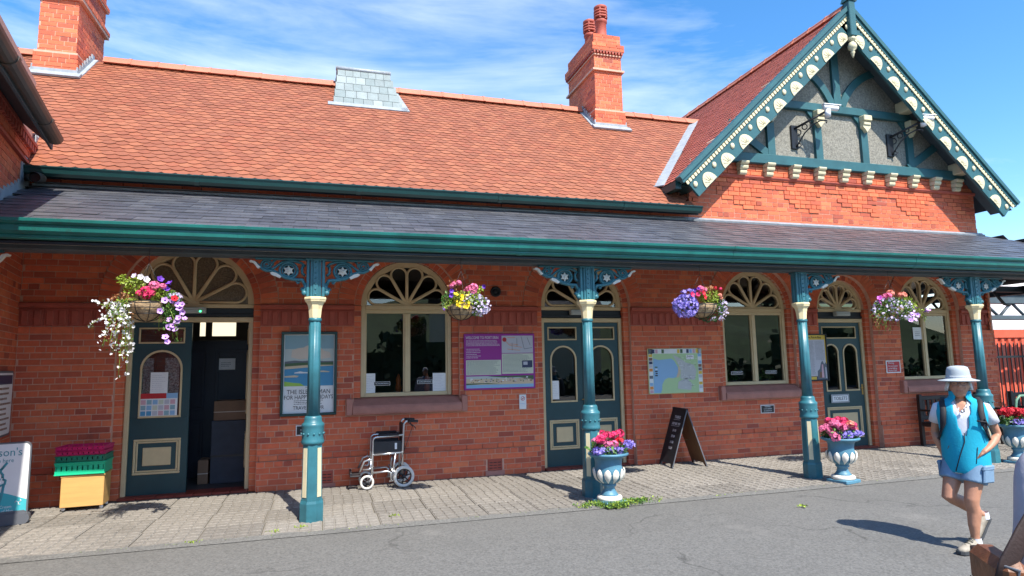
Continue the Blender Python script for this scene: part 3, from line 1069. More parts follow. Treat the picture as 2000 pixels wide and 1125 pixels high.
# ridge tiles
def ridge_tile():
    b = MB()
    pr = []
    for i in range(9):
        a = PI * (i / 8)
        pr.append((.115 * math.cos(a) * 1.0, .085 * math.sin(a) - .03))
    outer = [(.16, -.10)] + pr + [(-.16, -.10)]
    b.extr(outer, (0, 0, 0), (.445, 0, 0), caps=True, smooth=False)
    b.extr([(u * 1.07, v * 1.05 + .006) for u, v in outer], (.405, 0, .0), (.45, 0, .0))
    return b
rt_me = ridge_tile().mesh('ridge_tile', M_ridge)
x = -7.0
while x < xv - .1:
    if not (CH1[0] - .3 < x < CH1[1] - .2 or CH2[0] - .3 < x < CH2[1] - .2):
        o = link('ridge_tile', rt_me, roof, (x, RY, RZ + .055 + rt.uniform(-.004, .004)), (0, rt.uniform(-.004, .004), 0))
    x += .45
# gable roof
gr = MB()
YB = 9.5
for sx in (-1, 1):
    xe = GX + sx * (GX - GE)
    pts = [(xe, GY + .02, gz(xe) - .03), (GX, GY + .02, GAP - .03), (GX, YB, GAP - .03), (xe, YB, gz(xe) - .03)]
    gr.add(pts, [(0, 1, 2, 3) if sx < 0 else (3, 2, 1, 0)])
groof = gr.build('gable_roof', M_dark, B)
tx = []
su2 = Vector((1, 0, GS)).normalized(); nr2 = Vector((-GS, 0, 1)).normalized()
nrow = int((GX - GE) * math.hypot(1, GS) / TG)
for j in range(nrow):
    d = j * TG
    x = GE - .02 + d * su2.x; z = gz(GE) - .02 * GS + d * su2.z
    for i in range(46):
        y = GY + .08 + i * TW + (TW / 2 if j % 2 else 0)
        if mz(y) > z - .04 and y > yv - .1 and z < RZ - .05: continue
        p = Vector((x, y, z)) + nr2 * (LIFT + .012 + rt.uniform(-.002, .002))
        m_ = slope_mat(p, (0, -1, rt.uniform(-.012, .012)), su2 - nr2 * .075)
        tx.append((m_, rt.random()))
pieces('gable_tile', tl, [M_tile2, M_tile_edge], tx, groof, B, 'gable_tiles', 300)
for i in range(20):
    link('ridge_tile', rt_me, groof, (GX, GY + .05 + i * .45, GAP + .03), (0, 0, R(90)))
# right slope of the gable roof, seen only from above or the side
rt2 = MB()
for i in range(10):
    xa = GX + .1 + i * .38
    rt2.box(0, .01, 0, 1, 0, 1) if False else None
# lead valley and flashings
def strip(mbx, a, b, wdt, nrm, th=.01):
    a, b, nrm = Vector(a), Vector(b), Vector(nrm).normalized()
    d = (b - a).normalized(); s_ = d.cross(nrm).normalized() * wdt / 2
    q = [a - s_, a + s_, b + s_, b - s_]
    mbx.add([p + nrm * th for p in q] + [p for p in q], [(0, 1, 2, 3), (0, 4, 5, 1), (1, 5, 6, 2), (2, 6, 7, 3), (3, 7, 4, 0)])
vl = MB()
va = Vector((GE, yv, mz(yv))); vb = Vector((xv, RY, RZ))
vn = (Vector((0, -S1, 1)).normalized() + nr2).normalized()
strip(vl, va + vn * .05 - Vector((0.06, .05, .05)), vb + vn * .05, .20, vn, .02)
vl.build('valley_gutter', M_lead, B)

# brick chimneys
def chimney(c, zb, zt, pots, necks, apron=True):
    x0, x1, y0, y1 = c
    cm = MB()
    cm.box(x0 + .045, x1 - .045, y0 + .045, y1 - .045, zb - 1.2, zt)
    zp = zb + .42
    cm.box(x0 + .008, x1 - .008, y0 + .008, y1 - .008, zb - 1.2, zp)
    for (za, zc, pr) in necks:
        cm.box(x0 + .04 - pr + .01, x1 - .04 + pr - .01, y0 + .04 - pr + .01, y1 - .04 + pr - .01, za + .004, zc - .004)
    ch = cm.build('chimney', M_mortar, B)
    Tl = Matrix.Translation((x0, 0, 0)) @ Matrix.Rotation(-PI / 2, 4, 'Z')
    Trr = Matrix.Translation((x1, 0, 0)) @ Matrix.Rotation(PI / 2, 4, 'Z')
    def ring(z, row, ins, header=None):
        Tf = Matrix.Translation((0, y0 + ins, 0))
        brick_row(Tf, x0 + ins, x1 - ins, z, row, (), 0, header=header)
        brick_row(Matrix.Translation((ins, 0, 0)) @ Tl, -y1 + ins, -y0 - ins - .0, z, row + 1, (), 0, header=header)
        brick_row(Matrix.Translation((-ins, 0, 0)) @ Trr, y0 + ins, y1 - ins, z, row + 1, (), 0, header=header)
    z = zb - .1; i = 0
    while z < zt - .02:
        ins = .0 if z < zp - .04 else .04
        hd = None
        for (za, zc, pr) in necks:
            if za - .02 <= z < zc - .02: ins = .04 - pr; hd = pr > .06
        if z > 8.93 and False: break
        ring(z, i, ins, hd)
        z += CO; i += 1
    if necks:
        za, zc, pr = necks[-1]
        dn = MB()
        nd = int((x1 - x0) / .07)
        for k in range(nd):
            xx = x0 + (k + .5) * (x1 - x0) / nd
            dn.box(xx - .018, xx + .018, y0 - .02, y0 + .05, za - .05, za + .01)
        nd = int((y1 - y0) / .07)
        for k in range(nd):
            yy = y0 + (k + .5) * (y1 - y0) / nd
            dn.box(x0 - .02, x0 + .05, yy - .018, yy + .018, za - .05, za + .01)
        dn.build('dentil_band', M_terra, ch)['kind'] = 'stuff'
    # lead apron and stepped side flashings
    f = MB()
    zf = mz(y0)
    f.box(x0 - .012, x1 + .012, y0 - .014, y0 + .01, zf - .02, zf + .13)
    strip(f, (x0 - .08, y0 - .05, zf - .0), (x1 + .08, y0 - .05, zf - .0), .16, (0, -S1, 1), .035)
    for xx, sx in ((x0, -1), (x1, 1)):
        n = 7
        for k in range(n):
            ya = y0 + k * (RY - y0) / n; yb = y0 + (k + 1) * (RY - y0) / n
            f.box(*sorted((xx + sx * .014, xx - sx * .01)), ya, yb, mz(ya) - .05, mz(yb) + .10)
        strip(f, (xx + sx * .04, y0 - .05, mz(y0 - .05) + .01), (xx + sx * .04, RY, RZ + .01), .08, (0, -S1, 1), .03)
    f.build('flashing', M_lead, ch)
    if pots:
        t = MB(); t.bbox(x0 + .06, x1 - .06, y0 + .06, y1 - .06, zt - .01, zt + .05, .03)
        t.build('chimney_cap', M_mortar, ch)
    for (px, py) in pots:
        p = MB()
        p.lathe([(.14, 0), (.14, .04), (.125, .06), (.118, .40), (.14, .42), (.14, .47), (.118, .49), (.118, .52)], 18, (px, py, zt + .03))
        for k in range(3):
            zz = .53 + k * .065
            p.lathe([(.125, zz), (.155, zz + .005), (.155, zz + .04), (.125, zz + .045)], 18, (px, py, zt + .03))
        for k in range(6):
            a = k * PI / 3
            p.box(-.018, .018, -.018, .018, .50, .76, mat=Matrix.Translation((px + .13 * math.cos(a), py + .13 * math.sin(a), zt + .03)))
        p.lathe([(.135, .73), (.15, .75), (.15, .80), (.12, .82), (.11, .82), (.11, .60)], 18, (px, py, zt + .03))
        p.build('chimney_pot', M_terra, ch)
    return ch
chimney(CH1, 6.72, 9.9, [], [(8.10, 8.20, .07), (8.62, 8.70, .05)])
chimney(CH2, 6.72, 8.84, [(5.99, 2.66), (5.99, 3.28)], [(8.02, 8.07, .06), (8.38, 8.42, .03), (8.47, 8.60, .06)])

# slate-clad roof vent on the ridge
vt = MB()
A0 = [(.20, mz(2.3) - .02, 2.3), (1.50, mz(2.3) - .02, 2.3)]
def V3(x, y, z): return (x, y, z)
bx0, bx1, tx0, tx1 = .20, 1.50, .29, 1.27
by, bz, ty, tz = 2.30, mz(2.30), 2.84, 7.60
vt.add([V3(bx0, by, bz - .1), V3(bx1, by, bz - .1), V3(tx1, ty, tz), V3(tx0, ty, tz), V3(bx0, 2 * RY - by, bz - .1), V3(bx1, 2 * RY - by, bz - .1), V3(tx1, 2 * RY - ty, tz), V3(tx0, 2 * RY - ty, tz)],
       [(0, 1, 2, 3), (1, 5, 6, 2), (4, 0, 3, 7), (3, 2, 6, 7)])
vent = vt.build('roof_vent', M_dark, B)
sm_ = MB(); sm_.box(-.5, .5, 0, .008, 0, 1)
NR = 5
fu = Vector((0, ty - by, tz - bz)); fl = fu.length; fu.normalize(); fn = Vector((0, -fu.z, fu.y))
for j in range(NR):
    t0, t1 = j / NR, (j + 1.15) / NR
    xa = bx0 + (tx0 - bx0) * t0; xb = bx1 + (tx1 - bx1) * t0
    n = 6 if j % 2 else 7
    for i in range(n):
        p = xa + (xb - xa) * i / n; q = xa + (xb - xa) * (i + 1) / n
        a_, b_ = p, q
        c0 = Vector((0, by, bz)) + fu * fl * t0
        m_ = slope_mat(Vector(((p + q) / 2, c0.y, c0.z)) + fn * .018, (1, 0, 0), fu - fn * .03) @ Matrix.Diagonal((q - p - .006, 1, fl / NR * 1.1, 1))
        o = link('slate', vent_sl if 'vent_sl' in globals() else sm_.mesh('slate', M_slate_vent), vent)
        vent_sl = o.data
        o.matrix_local = m_
sides = MB()
for sx, (bxx, txx) in ((-1, (bx0, tx0)), (1, (bx1, tx1))):
    for j in range(NR):
        t0, t1 = j / NR, (j + 1) / NR
        f0, f1 = t0, t1
        P = [(bxx + (txx - bxx) * t, by + (ty - by) * t if s_ < 0 else 2 * RY - by - (ty - by) * t, bz + (tz - bz) * t) for t, s_ in ((t0, -1), (t0, 1), (t1, 1), (t1, -1))]
        P = [(p[0] + sx * (.014 - .01 * (k > 1)), p[1], p[2]) for k, p in enumerate(P)]
        sides.add(P, [(0, 1, 2, 3) if sx > 0 else (3, 2, 1, 0)], r=rt.random())
sides.build('slate_cheek', M_slate_vent, vent)
cp = MB()
cp.tube([(tx0 - .05, ty, tz + .02), (tx1 + .05, ty, tz + .02)], .045, 10)
cp.tube([(tx0 - .05, 2 * RY - ty, tz + .02), (tx1 + .05, 2 * RY - ty, tz + .02)], .045, 10)
cp.box(tx0 - .04, tx1 + .04, ty, 2 * RY - ty, tz - .02, tz + .05)
strip(cp, (bx0 - .1, by - .04, mz(by - .04) + .02), (bx1 + .1, by - .04, mz(by - .04) + .02), .16, (0, -S1, 1), .025)
strip(cp, (bx1 + .06, by - .1, mz(by - .1) + .02), (tx1 + .12, RY, RZ + .02), .14, (0, -S1, 1), .025)
cp.build('lead_cap', M_lead, vent)

# main gutter
g = MB()
ogee = [(-.02, .0), (.02, -.10), (.06, -.115), (.115, -.085), (.13, -.04), (.15, -.01), (.15, .0), (.14, .005), (.125, -.005), (.10, -.05), (.04, -.085), (.0, .0)]
g.extr([(a, b) for a, b in ogee], (-3.62, EY + .06, EZ - .0), (6.30, EY + .06, EZ - .0))
for x in (-1.6, .55, 2.7, 4.85):
    g.extr([(a * 1.05, b * 1.08) for a, b in ogee], (x - .03, EY + .06, EZ), (x + .03, EY + .06, EZ))
g.box(-3.6, 6.30, EY + .062, EY + .09, EZ - .118, EZ - .002, 1)
g.box(-3.6, 6.29, EY + .091, .0, EZ - .02, EZ - .005, 1)
g.build('eaves_gutter', [M_gut2, M_dark], B)
p = MB()
p.tube([(-3.42, -.34, 4.17), (-3.42, -.46, 4.15), (-3.40, -.58, 4.12)], .065, 14, caps=False)
p.tube([(-3.42, -.34, 4.17), (-3.62, -.30, 4.20)], .06, 12)
p.add([(-3.40 + .06 * math.cos(a), -.55 , 4.125 + .06 * math.sin(a)) for a in [2 * PI * i / 14 for i in range(14)]], [tuple(range(14))[::-1]], 1)
p.build('pipe_outlet', [M_gutbrown, M_black], B)

# ---------------------------------------------------------------- timbered gable
pan = MB()
hw = (GX - 6.36)
pan.add([(GX - hw, -.012, 5.30), (GX + hw, -.012, 5.30), (GX + hw, -.012, gz(GX + hw) - .03), (GX, -.012, GAP - .1), (GX - hw, -.012, gz(GX - hw) - .03)], [(0, 1, 2, 3, 4)])
pan.build('pebbledash_panel', M_render, B)
def timber(name, pts, y0=-.075, y1=-.004, parent=B):
    t = MB()
    t.prism(pts, y0, y1)
    return t.build(name, M_gable, parent)
def post(x, w, z0, z1, y0=-.07): return timber('timber_post', [(x - w / 2, z0), (x + w / 2, z0), (x + w / 2, z1), (x - w / 2, z1)], y0)
e_ = lambda z, pad=.06: (GAP - z) / GS - pad
t = MB(); t.bbox(GX - 3.10, GX + 3.10, -.115, -.004, 5.285, 5.475, .012); t.build('tie_beam', M_gable, B)
hwc = e_(6.62)
t = MB(); t.bbox(GX - hwc, GX + hwc, -.095, -.004, 6.44, 6.60, .012); t.build('collar_beam', M_gable, B)
for x in (8.10, 9.20, 10.32, 11.48): post(x, .16, 5.478, 6.438)
post(GX, .17, 6.602, 8.0)
def curved(x0, z0, x1, z1, bul, w, n=10):
    """a curved brace from a to b"""
    t = MB()
    P = []
    d = Vector((x1 - x0, 0, z1 - z0)); nn = Vector((-d.z, 0, d.x)).normalized()
    for i in range(n + 1):
        s_ = i / n
        P.append(Vector((x0, 0, z0)) + d * s_ + nn * bul * 4 * s_ * (1 - s_))
    L_, R_ = [], []
    for i in range(n + 1):
        a = P[max(0, i - 1)]; b = P[min(n, i + 1)]
        q = (b - a).normalized(); m_ = Vector((-q.z, 0, q.x)) * w / 2
        L_.append(P[i] + m_); R_.append(P[i] - m_)
    for i in range(n):
        v = [R_[i], R_[i + 1], L_[i + 1], L_[i]]
        t.add([(p.x, -.065, p.z) for p in v] + [(p.x, -.006, p.z) for p in v], [(0, 1, 2, 3)[::-1], (0, 1, 5, 4), (3, 7, 6, 2)])
    return t.build('timber_brace', M_gable, B)
for sx in (-1, 1):
    curved(GX + sx * .12, 6.62, GX + sx * .98, 7.40, +.13 * sx, .15)
    curved(GX + sx * (1.62 + .05), 5.48, GX + sx * 2.55, 6.05, .0, .15)
    # hidden end struts
for x in (9.20, 10.32, 8.10, 11.48):
    cb = MB()
    cb.bbox(x - .10, x + .10, -.20, -.06, 6.32, 6.432, .012)
    cb.prism([(x - .09, 6.32), (x - .09, 6.2), (x - .045, 6.16), (x, 6.10), (x + .045, 6.16), (x + .09, 6.2), (x + .09, 6.32)], -.15, -.071)
    cb.bbox(x - .085, x + .085, -.172, -.15, 6.24, 6.30, .01)
    cb.build('corbel_bracket', M_cream, B)
    for sx in (-1, 1):
        w_ = MB()
        w_.prism([(x + sx * .081, 6.436), (x + sx * .081, 6.18), (x + sx * .12, 6.30), (x + sx * .21, 6.40), (x + sx * .23, 6.436)][::(1 if sx > 0 else -1)], -.062, -.01)
        w_.build('knee_piece', M_gable, B)
# cream corbels under the tie beam
def corbel():
    c = MB()
    for z0, z1, d in ((.17, .245, .16), (.085, .168, .125), (.0, .083, .09)):
        c.extr([(0, z0 + .004), (d * .72, z0 + .004), (d * .94, z0 + .03), (d, z1 - .022), (d * .95, z1 - .004), (0, z1 - .004)], (-.085 + .012 * (z0 < .05), 0, 0), (.085 - .012 * (z0 < .05), 0, 0))
    return c
cme = corbel().mesh('corbel', M_cream)
for i in range(11):
    link('corbel', cme, B, (6.83 + i * .577, -.03, 5.05))
mb = MB()
mb.extr([(0, 0), (.03, 0), (.05, .03), (.05, .05), (0, .06)], (6.3, -.005, 5.005), (XR - .03, -.005, 5.005))
mb.build('brick_moulding', M_terra, B)
# purlin ends under the right and left verge
for sx in (-1, 1):
    for dz in (6.72, 5.52):
        xx = GX + sx * (e_(dz, 0) - .18)
        q = MB(); q.bbox(xx - .13, xx + .13, GY + .07, -.01, dz - .14, dz + .10, .02)
        q.build('purlin_end', M_cream, B)
# soffit boards behind the barge boards
so = MB()
for sx in (-1, 1):
    xe = GX + sx * (GX - GE - .02)
    P = [(GX, GY + .06, GAP - .16), (GX, .0, GAP - .16), (xe, .0, gz(xe) - .16), (xe, GY + .06, gz(xe) - .16)]
    so.add(P, [(0, 1, 2, 3) if sx > 0 else (3, 2, 1, 0)])
so.build('verge_soffit', M_soffit, B)

# bargeboards with cream fans, buttons and a dentil strip
cs = math.atan(GS)
def verge(sx):
    Lg = (GX - GE) / math.cos(cs)
    # board-local: u from apex down the slope, v perpendicular (inwards = negative)
    def P(u, v, y):
        dx, dz = math.cos(cs), -math.sin(cs)
        return (GX + sx * (u * dx - v * dz * -1 * 0 + v * math.sin(cs)), y, GAP + .02 + u * dz + v * math.cos(cs))
    b = MB()
    def slab(u0, u1, v0, v1, y0, y1, m=0, mbx=b, endcut=0):
        q = [(u0, v0), (u1 - endcut, v0), (u1, v1), (u0, v1)]
        vv = [P(u, v, y0) for u, v in q] + [P(u, v, y1) for u, v in q]
        F = [(0, 1, 2, 3), (4, 7, 6, 5), (0, 4, 5, 1), (1, 5, 6, 2), (2, 6, 7, 3), (3, 7, 4, 0)]
        if sx < 0: F = [f[::-1] for f in F]
        mbx.add(vv, F, m)
    slab(.10, Lg - .02, -.46, -.10, GY, GY + .05, endcut=.0)
    slab(.03, Lg + .06, -.10, -.04, GY - .03, GY + .05)
    slab(.0, Lg + .06, -.04, .035, GY - .06, GY + .10)
    o = b.build('bargeboard', M_gable, B)
    fan_n = 9
    for k in range(fan_n):
        u = .62 + k * (Lg - 1.0) / (fan_n - 1)
        f = MB()
        Rf = .15
        n = 12
        base = [(u - Rf * .0, 0)]
        pts = [P(u + Rf * math.cos(PI * i / n) * 1.0, -.445 + Rf * 1.35 * math.sin(PI * i / n), GY - .012) for i in range(n + 1)]
        pts2 = [P(u + Rf * math.cos(PI * i / n) * 1.0, -.445 + Rf * 1.35 * math.sin(PI * i / n), GY + .002) for i in range(n + 1)]
        c0 = P(u, -.445, GY - .02)
        F = [(0, i + 1, i + 2) for i in range(n)] + [(i + 1, n + 2 + i, n + 3 + i, i + 2) for i in range(n)]
        if sx > 0: F = [q[::-1] for q in F]
        f.add([c0] + pts + pts2, F)
        for i in (2, 4, 6, 8, 10):
            a = PI * i / n
            f.tube([P(u + .03 * math.cos(a), -.44 + .04 * math.sin(a), GY - .02), P(u + Rf * .8 * math.cos(a), -.445 + Rf * 1.08 * math.sin(a), GY - .014)], .006, 5)
        f.build('fan_rosette', M_cream, o)
    for k in range(fan_n + 1):
        u = .62 + (k - .5) * (Lg - 1.0) / (fan_n - 1)
        if u > Lg - .08: continue
        f = MB(); q = P(u, -.265, GY - .006)
        f.ball(q, .045, .022, .055, 10, 6)
        f.build('button', M_cream, o)
    d = MB()
    slab(.10, Lg, -.155, -.118, GY - .012, GY - .001, 0, d)
    n = int(Lg / .075)
    for k in range(n):
        u = .12 + k * .075
        slab(u, u + .048, -.172, -.112, GY - .026, GY - .0125, 0, d)
    d.build('dentil_strip', M_cream, o)
    # outer gutter edge of the verge end
    return o
verge(-1); verge(1)
# eaves gutter of the gable roof, left side
g = MB()
g.extr([(a, b) for a, b in ogee], (GE + .05, GY + .12, gz(GE) - .03), (GE + .05, yv + .25, gz(GE) - .03)) if False else None
gx = GE
g.box(gx - .06, gx + .05, GY + .10, yv + .12, gz(GE) - .16, gz(GE) - .03)
g.box(gx + .05, 6.30, GY + .10, yv + .4, gz(GE) - .10, gz(GE) - .07)
g.build('gable_gutter', M_gut2, B)
# finial and pendant
f = MB()
f.bbox(GX - .075, GX + .075, GY - .10, GY + .06, GAP - .62, GAP + .10, .012)
f.prism([(GX - .11, GAP + .09), (GX + .11, GAP + .09), (GX + .02, GAP + .30), (GX - .02, GAP + .30)], GY - .12, GY + .07)
fo = f.build('finial_post', M_gable, B)
f = MB()
f.lathe([(.03, 0), (.05, .02), (.035, .05), (.06, .08), (.075, .12), (.06, .16), (.03, .18), (.045, .21), (.03, .25), (.005, .30)], 14, (GX, GY - .02, GAP + .26))
f.build('finial', M_cream, fo)
f = MB()
f.lathe([(.004, -.42), (.02, -.38), (.03, -.34), (.045, -.31), (.03, -.28), (.075, -.24), (.085, -.18), (.06, -.12), (.035, -.10), (.035, -.08), (.07, -.06), (.075, -.02), (.06, 0)], 14, (GX, GY - .02, GAP - .62))
f.build('pendant', M_cream, fo)

# ---------------------------------------------------------------- the wing on the left, its wall turned a little off square
WX, WA = -3.68, math.atan2(.18, .98)
wd = Vector((math.sin(WA), -math.cos(WA), 0))           # along the wing wall, towards the viewer
wnrm = Vector((math.cos(WA), math.sin(WA), 0))          # its outward normal
Tw = Matrix.Translation((WX, 0, 0)) @ Matrix((( -wd.x, -wnrm.x, 0, 0), (-wd.y, -wnrm.y, 0, 0), (0, 0, 1, 0), (0, 0, 0, 1)))
# local u runs away from the viewer, local y goes into the wall
ww = MB()
ww.box(-6.0, 0.02, .006, .3, 0, 5.6, mat=Tw)
wwall = ww.build('wing_wall', M_mortar, B)
for i in range(59):
    z = i * CO
    brick_row(Tw, -6.0, .0, z, i, (), 0 if z < 4.42 else -.02)
d = MB()
for i in range(45):
    u = -.08 - i * .13
    d.box(u - .04, u + .04, -.06, .0, 4.57, 4.66, mat=Tw)
d.box(-6, 0, -.045, 0, 4.36, 4.40, mat=Tw)
d.box(-6, 0, -.07, 0, 4.662, 4.71, mat=Tw)
d.build('dentil_band', M_terra, wwall)['kind'] = 'stuff'
# stepped lead where roofs meet the wing
f = MB()
for i in range(9):
    u0, u1 = -i * .15, -(i + 1) * .15
    zc = 4.15 + .415 * (wd.y * -u0 * -1) if False else 4.17 + .417 * (wd.y * (-u0))
    f.box(min(u0, u1), max(u0, u1), -.014, .0, zc - .25, zc + .10, mat=Tw)
for i in range(7):
    u0, u1 = .0 + i * .13 - .5, .0 + (i + 1) * .13 - .5
    yy = -wd.y * u0
    zc = mz(yy)
    f.box(u0, u1, -.014, .0, zc - .1, zc + .16, mat=Tw)
f.build('flashing', M_lead, B)
OV = .375
g = MB()
half = [(.075 * math.cos(a) , .075 * math.sin(a)) for a in [PI + PI * i / 8 for i in range(9)]] + [(.066 * math.cos(a), .066 * math.sin(a)) for a in [2 * PI - PI * i / 8 for i in range(9)]]
def wp(u, off, z): return Vector((WX, 0, 0)) + wd * u + wnrm * off + Vector((0, 0, z))
WZ = 4.52
g.extr([(a * 1.15, b * 1.15) for a, b in half], wp(.95, OV + .04, WZ + .03), wp(6, OV + .04, WZ + .03))
for u in (1.6, 3.2):
    g.extr([(a * 1.28, b * 1.28) for a, b in half], wp(u, OV + .04, WZ + .03), wp(u + .07, OV + .04, WZ + .03))
for i in range(1):
    g.add([wp(.955, OV + .04 + a * 1.15, WZ + .03 + b * 1.15) for a, b in half[:9]], [tuple(range(9))])
g.build('wing_gutter', M_gutbrown, B)
s_ = MB()
for (o0, o1, z0, z1, dz) in ((-.0, OV - .03, WZ - .03, WZ, .29), (OV - .03, OV - .005, WZ - .08, WZ + .06, 0)):
    P = [wp(u, o, z + (dz if o == o0 else 0)) for z in (z0, z1) for o in (o0, o1) for u in (.80, 6)]
    s_.add(P, [(0, 1, 3, 2), (4, 6, 7, 5), (0, 4, 5, 1), (2, 3, 7, 6), (0, 2, 6, 4), (1, 5, 7, 3)])
P = [wp(.80, OV, WZ + .07), wp(6, OV, WZ + .07), wp(6, -3, WZ + 3.2), wp(.80, -3, WZ + 3.2)]
s_.build('wing_soffit', M_soffit, B)
wr = MB()
wr.add(P + [p - Vector((0, 0, .05)) for p in P], [(0, 1, 2, 3), (7, 6, 5, 4), (0, 4, 5, 1), (3, 7, 4, 0)])
wr.build('wing_roof', M_tile2, B)

# every brick of the building: the 300 that show largest singly, the rest as brickwork
ub = MB()
vv = [(x, y, z) for z in (-.5, .5) for y in (-.5, .5) for x in (-.5, .5)]
ub.add(vv, [(0, 1, 5, 4), (4, 5, 7, 6), (2, 3, 1, 0), (1, 3, 7, 5), (2, 0, 4, 6)])
def bvis(c):
    return not (c.y < .3 and 3.05 < c.z < 4.16) and not (c.z > 2.5 and c.y < .4 and c.z < 4.1) and c.x > -3.6
pieces('brick', ub, M_brick, BR, wall, B, 'brickwork', 300, bvis)
# ---------------------------------------------------------------- canopy
CN = thing('platform_canopy', 'slate roofed canopy along the station front on ornate teal iron columns', 'canopy')
cyE, czE, czT = -2.28, 3.225, 4.165
CS = (czT - czE) / (-cyE)
cr = MB()
cr.add([(-3.75, .0, czT - .03), (13.2, .0, czT - .03), (14.4, cyE, czE - .03), (-3.4, cyE, czE - .03)], [(0, 1, 2, 3)])
cr.add([(13.2, .0, czT - .03), (13.2, 5, czT - .03), (14.4, 5, czE - .03), (14.4, cyE, czE - .03)], [(0, 1, 2, 3)])
croof = cr.build('canopy_roof', M_dark, CN)
sb = MB()
w, l, t = .252, .235, .008
sb.box(-w / 2 + .0015, w / 2 - .0015, 0, t, 0, l)
sx_ = []
cu = Vector((0, 1, CS)).normalized(); cn_ = Vector((0, -CS, 1)).normalized()
G_ = .2015
nr = int(2.28 * math.hypot(1, CS) / G_) + 1
for j in range(nr):
    y = cyE - .03 + j * G_ * cu.y; z = czE - .03 * CS + j * G_ * cu.z
    if y > -.04: break
    for i in range(71):
        x = -3.65 + i * w + (w / 2 if j % 2 else 0)
        if x > 13.2 + 1.2 * (-y / 2.28) - .05 or x < -3.70 - .18 * y: continue
        p = Vector((x, y, z)) + cn_ * (.016 + rt.uniform(-.002, .003))
        sx_.append((slope_mat(p, (1, 0, rt.uniform(-.006, .006)), cu - cn_ * (.035 + rt.uniform(-.008, .008))), rt.random()))
eu = Vector((-1.2, 0, czT - czE)).normalized()
en = Vector((czT - czE, 0, 1.2)).normalized()
for j in range(7):
    x = 14.43 + j * G_ * eu.x; z = czE - .02 + j * G_ * eu.z
    for i in range(30):
        y = -2.3 + i * w + (w / 2 if j % 2 else 0)
        if y < -2.28 * (x - 13.2) / 1.2: continue
        sx_.append((slope_mat(Vector((x, y, z)) + en * .018, (0, 1, 0), eu - en * .035), rt.random()))
pieces('slate', sb, M_slate, sx_, croof, CN, 'slates', 300, vis=lambda c: c.x > -3.5 and c.z < 4.12)
f = MB()
strip(f, (-3.6, -.03, czT + .0), (6.3, -.03, czT + .0), .16, (0, -CS, 1), .03)
strip(f, (6.3, -.04, czT - .005), (13.2, -.04, czT - .005), .16, (0, -CS, 1), .03)
f.box(-3.6, 13.2, -.034, -.02, czT, czT + .045)
f.build('flashing', M_lead, CN)
og = [(.0, .0), (.0, -.155), (.02, -.185), (.05, -.195), (.075, -.185), (.085, -.165), (.082, -.15), (.10, -.145), (.125, -.115), (.13, -.075), (.128, -.055), (.15, -.05), (.168, -.028), (.172, .0), (.16, .006), (.148, -.012), (.12, -.03), (.02, -.03)]
g = MB()
g.extr(og, (-3.4, -2.27, 3.205), (14.5, -2.27, 3.205))
for x in (-.8, 2.35, 5.4, 8.6, 11.8):
    g.extr([(a * 1.04, b * 1.03) for a, b in og], (x, -2.268, 3.207), (x + .07, -2.268, 3.207))
g.build('canopy_gutter', M_gut, CN)
bm_ = MB()
bm_.bbox(-3.4, 14.4, -2.268, -2.20, 2.985, 3.195, .01)
bm_.bbox(-3.4, 14.4, -2.285, -2.2685, 2.975, 3.01, .006, 0)
bm_.build('fascia_board', M_dark, CN)
bm_ = MB()
bm_.bbox(-3.4, 14.4, -2.10, -1.88, 2.948, 3.10, .012)
bm_.build('beam', M_soffit, CN)
M_board_s = mat('soffit_paint', (.36, .36, .32), .7, .1, 3)
so = MB()
so.box(-3.5, 14.4, -2.19, -2.105, 3.0, 3.02)
so.add([(-3.6, .0, czT - .12), (14.0, .0, czT - .12), (14.3, -2.2, czE - .05), (-3.5, -2.2, czE - .05)], [(3, 2, 1, 0)])
so.build('soffit_boards', M_board_s, CN)
ra = MB()
for i in range(19):
    x = -3.2 + i * .95
    ra.extr([(-.03, -.05), (.03, -.05), (.03, .05), (-.03, .05)], (x, -2.1, czE + .03 - .1), (x, -.0, czT - .18))
ra.build('rafters', M_dark, CN)
# end frame under the right end
ef = MB()
ef.bbox(14.2, 14.36, -2.2, 5, 2.95, 3.12, .01)
ef.bbox(13.25, 14.3, -.06, .04, 2.98, 3.10, .01)
for k in range(3):
    ef.tube([(13.3, -1.9 + k * .9, 2.96), (13.55, -1.9 + k * .9, 2.72), (13.7, -1.9 + k * .9, 2.70)], .03, 6)
ef.build('end_frame', M_dark, CN)

def spiral(c, r, t0, t1, n=22, shrink=.85, sx=1):
    P = []
    for i in range(n + 1):
        s_ = i / n
        a = t0 + (t1 - t0) * s_
        q = r * (1 - shrink * s_)
        P.append((c[0] + sx * q * math.cos(a), -0.0, c[1] + q * math.sin(a)))
    return P

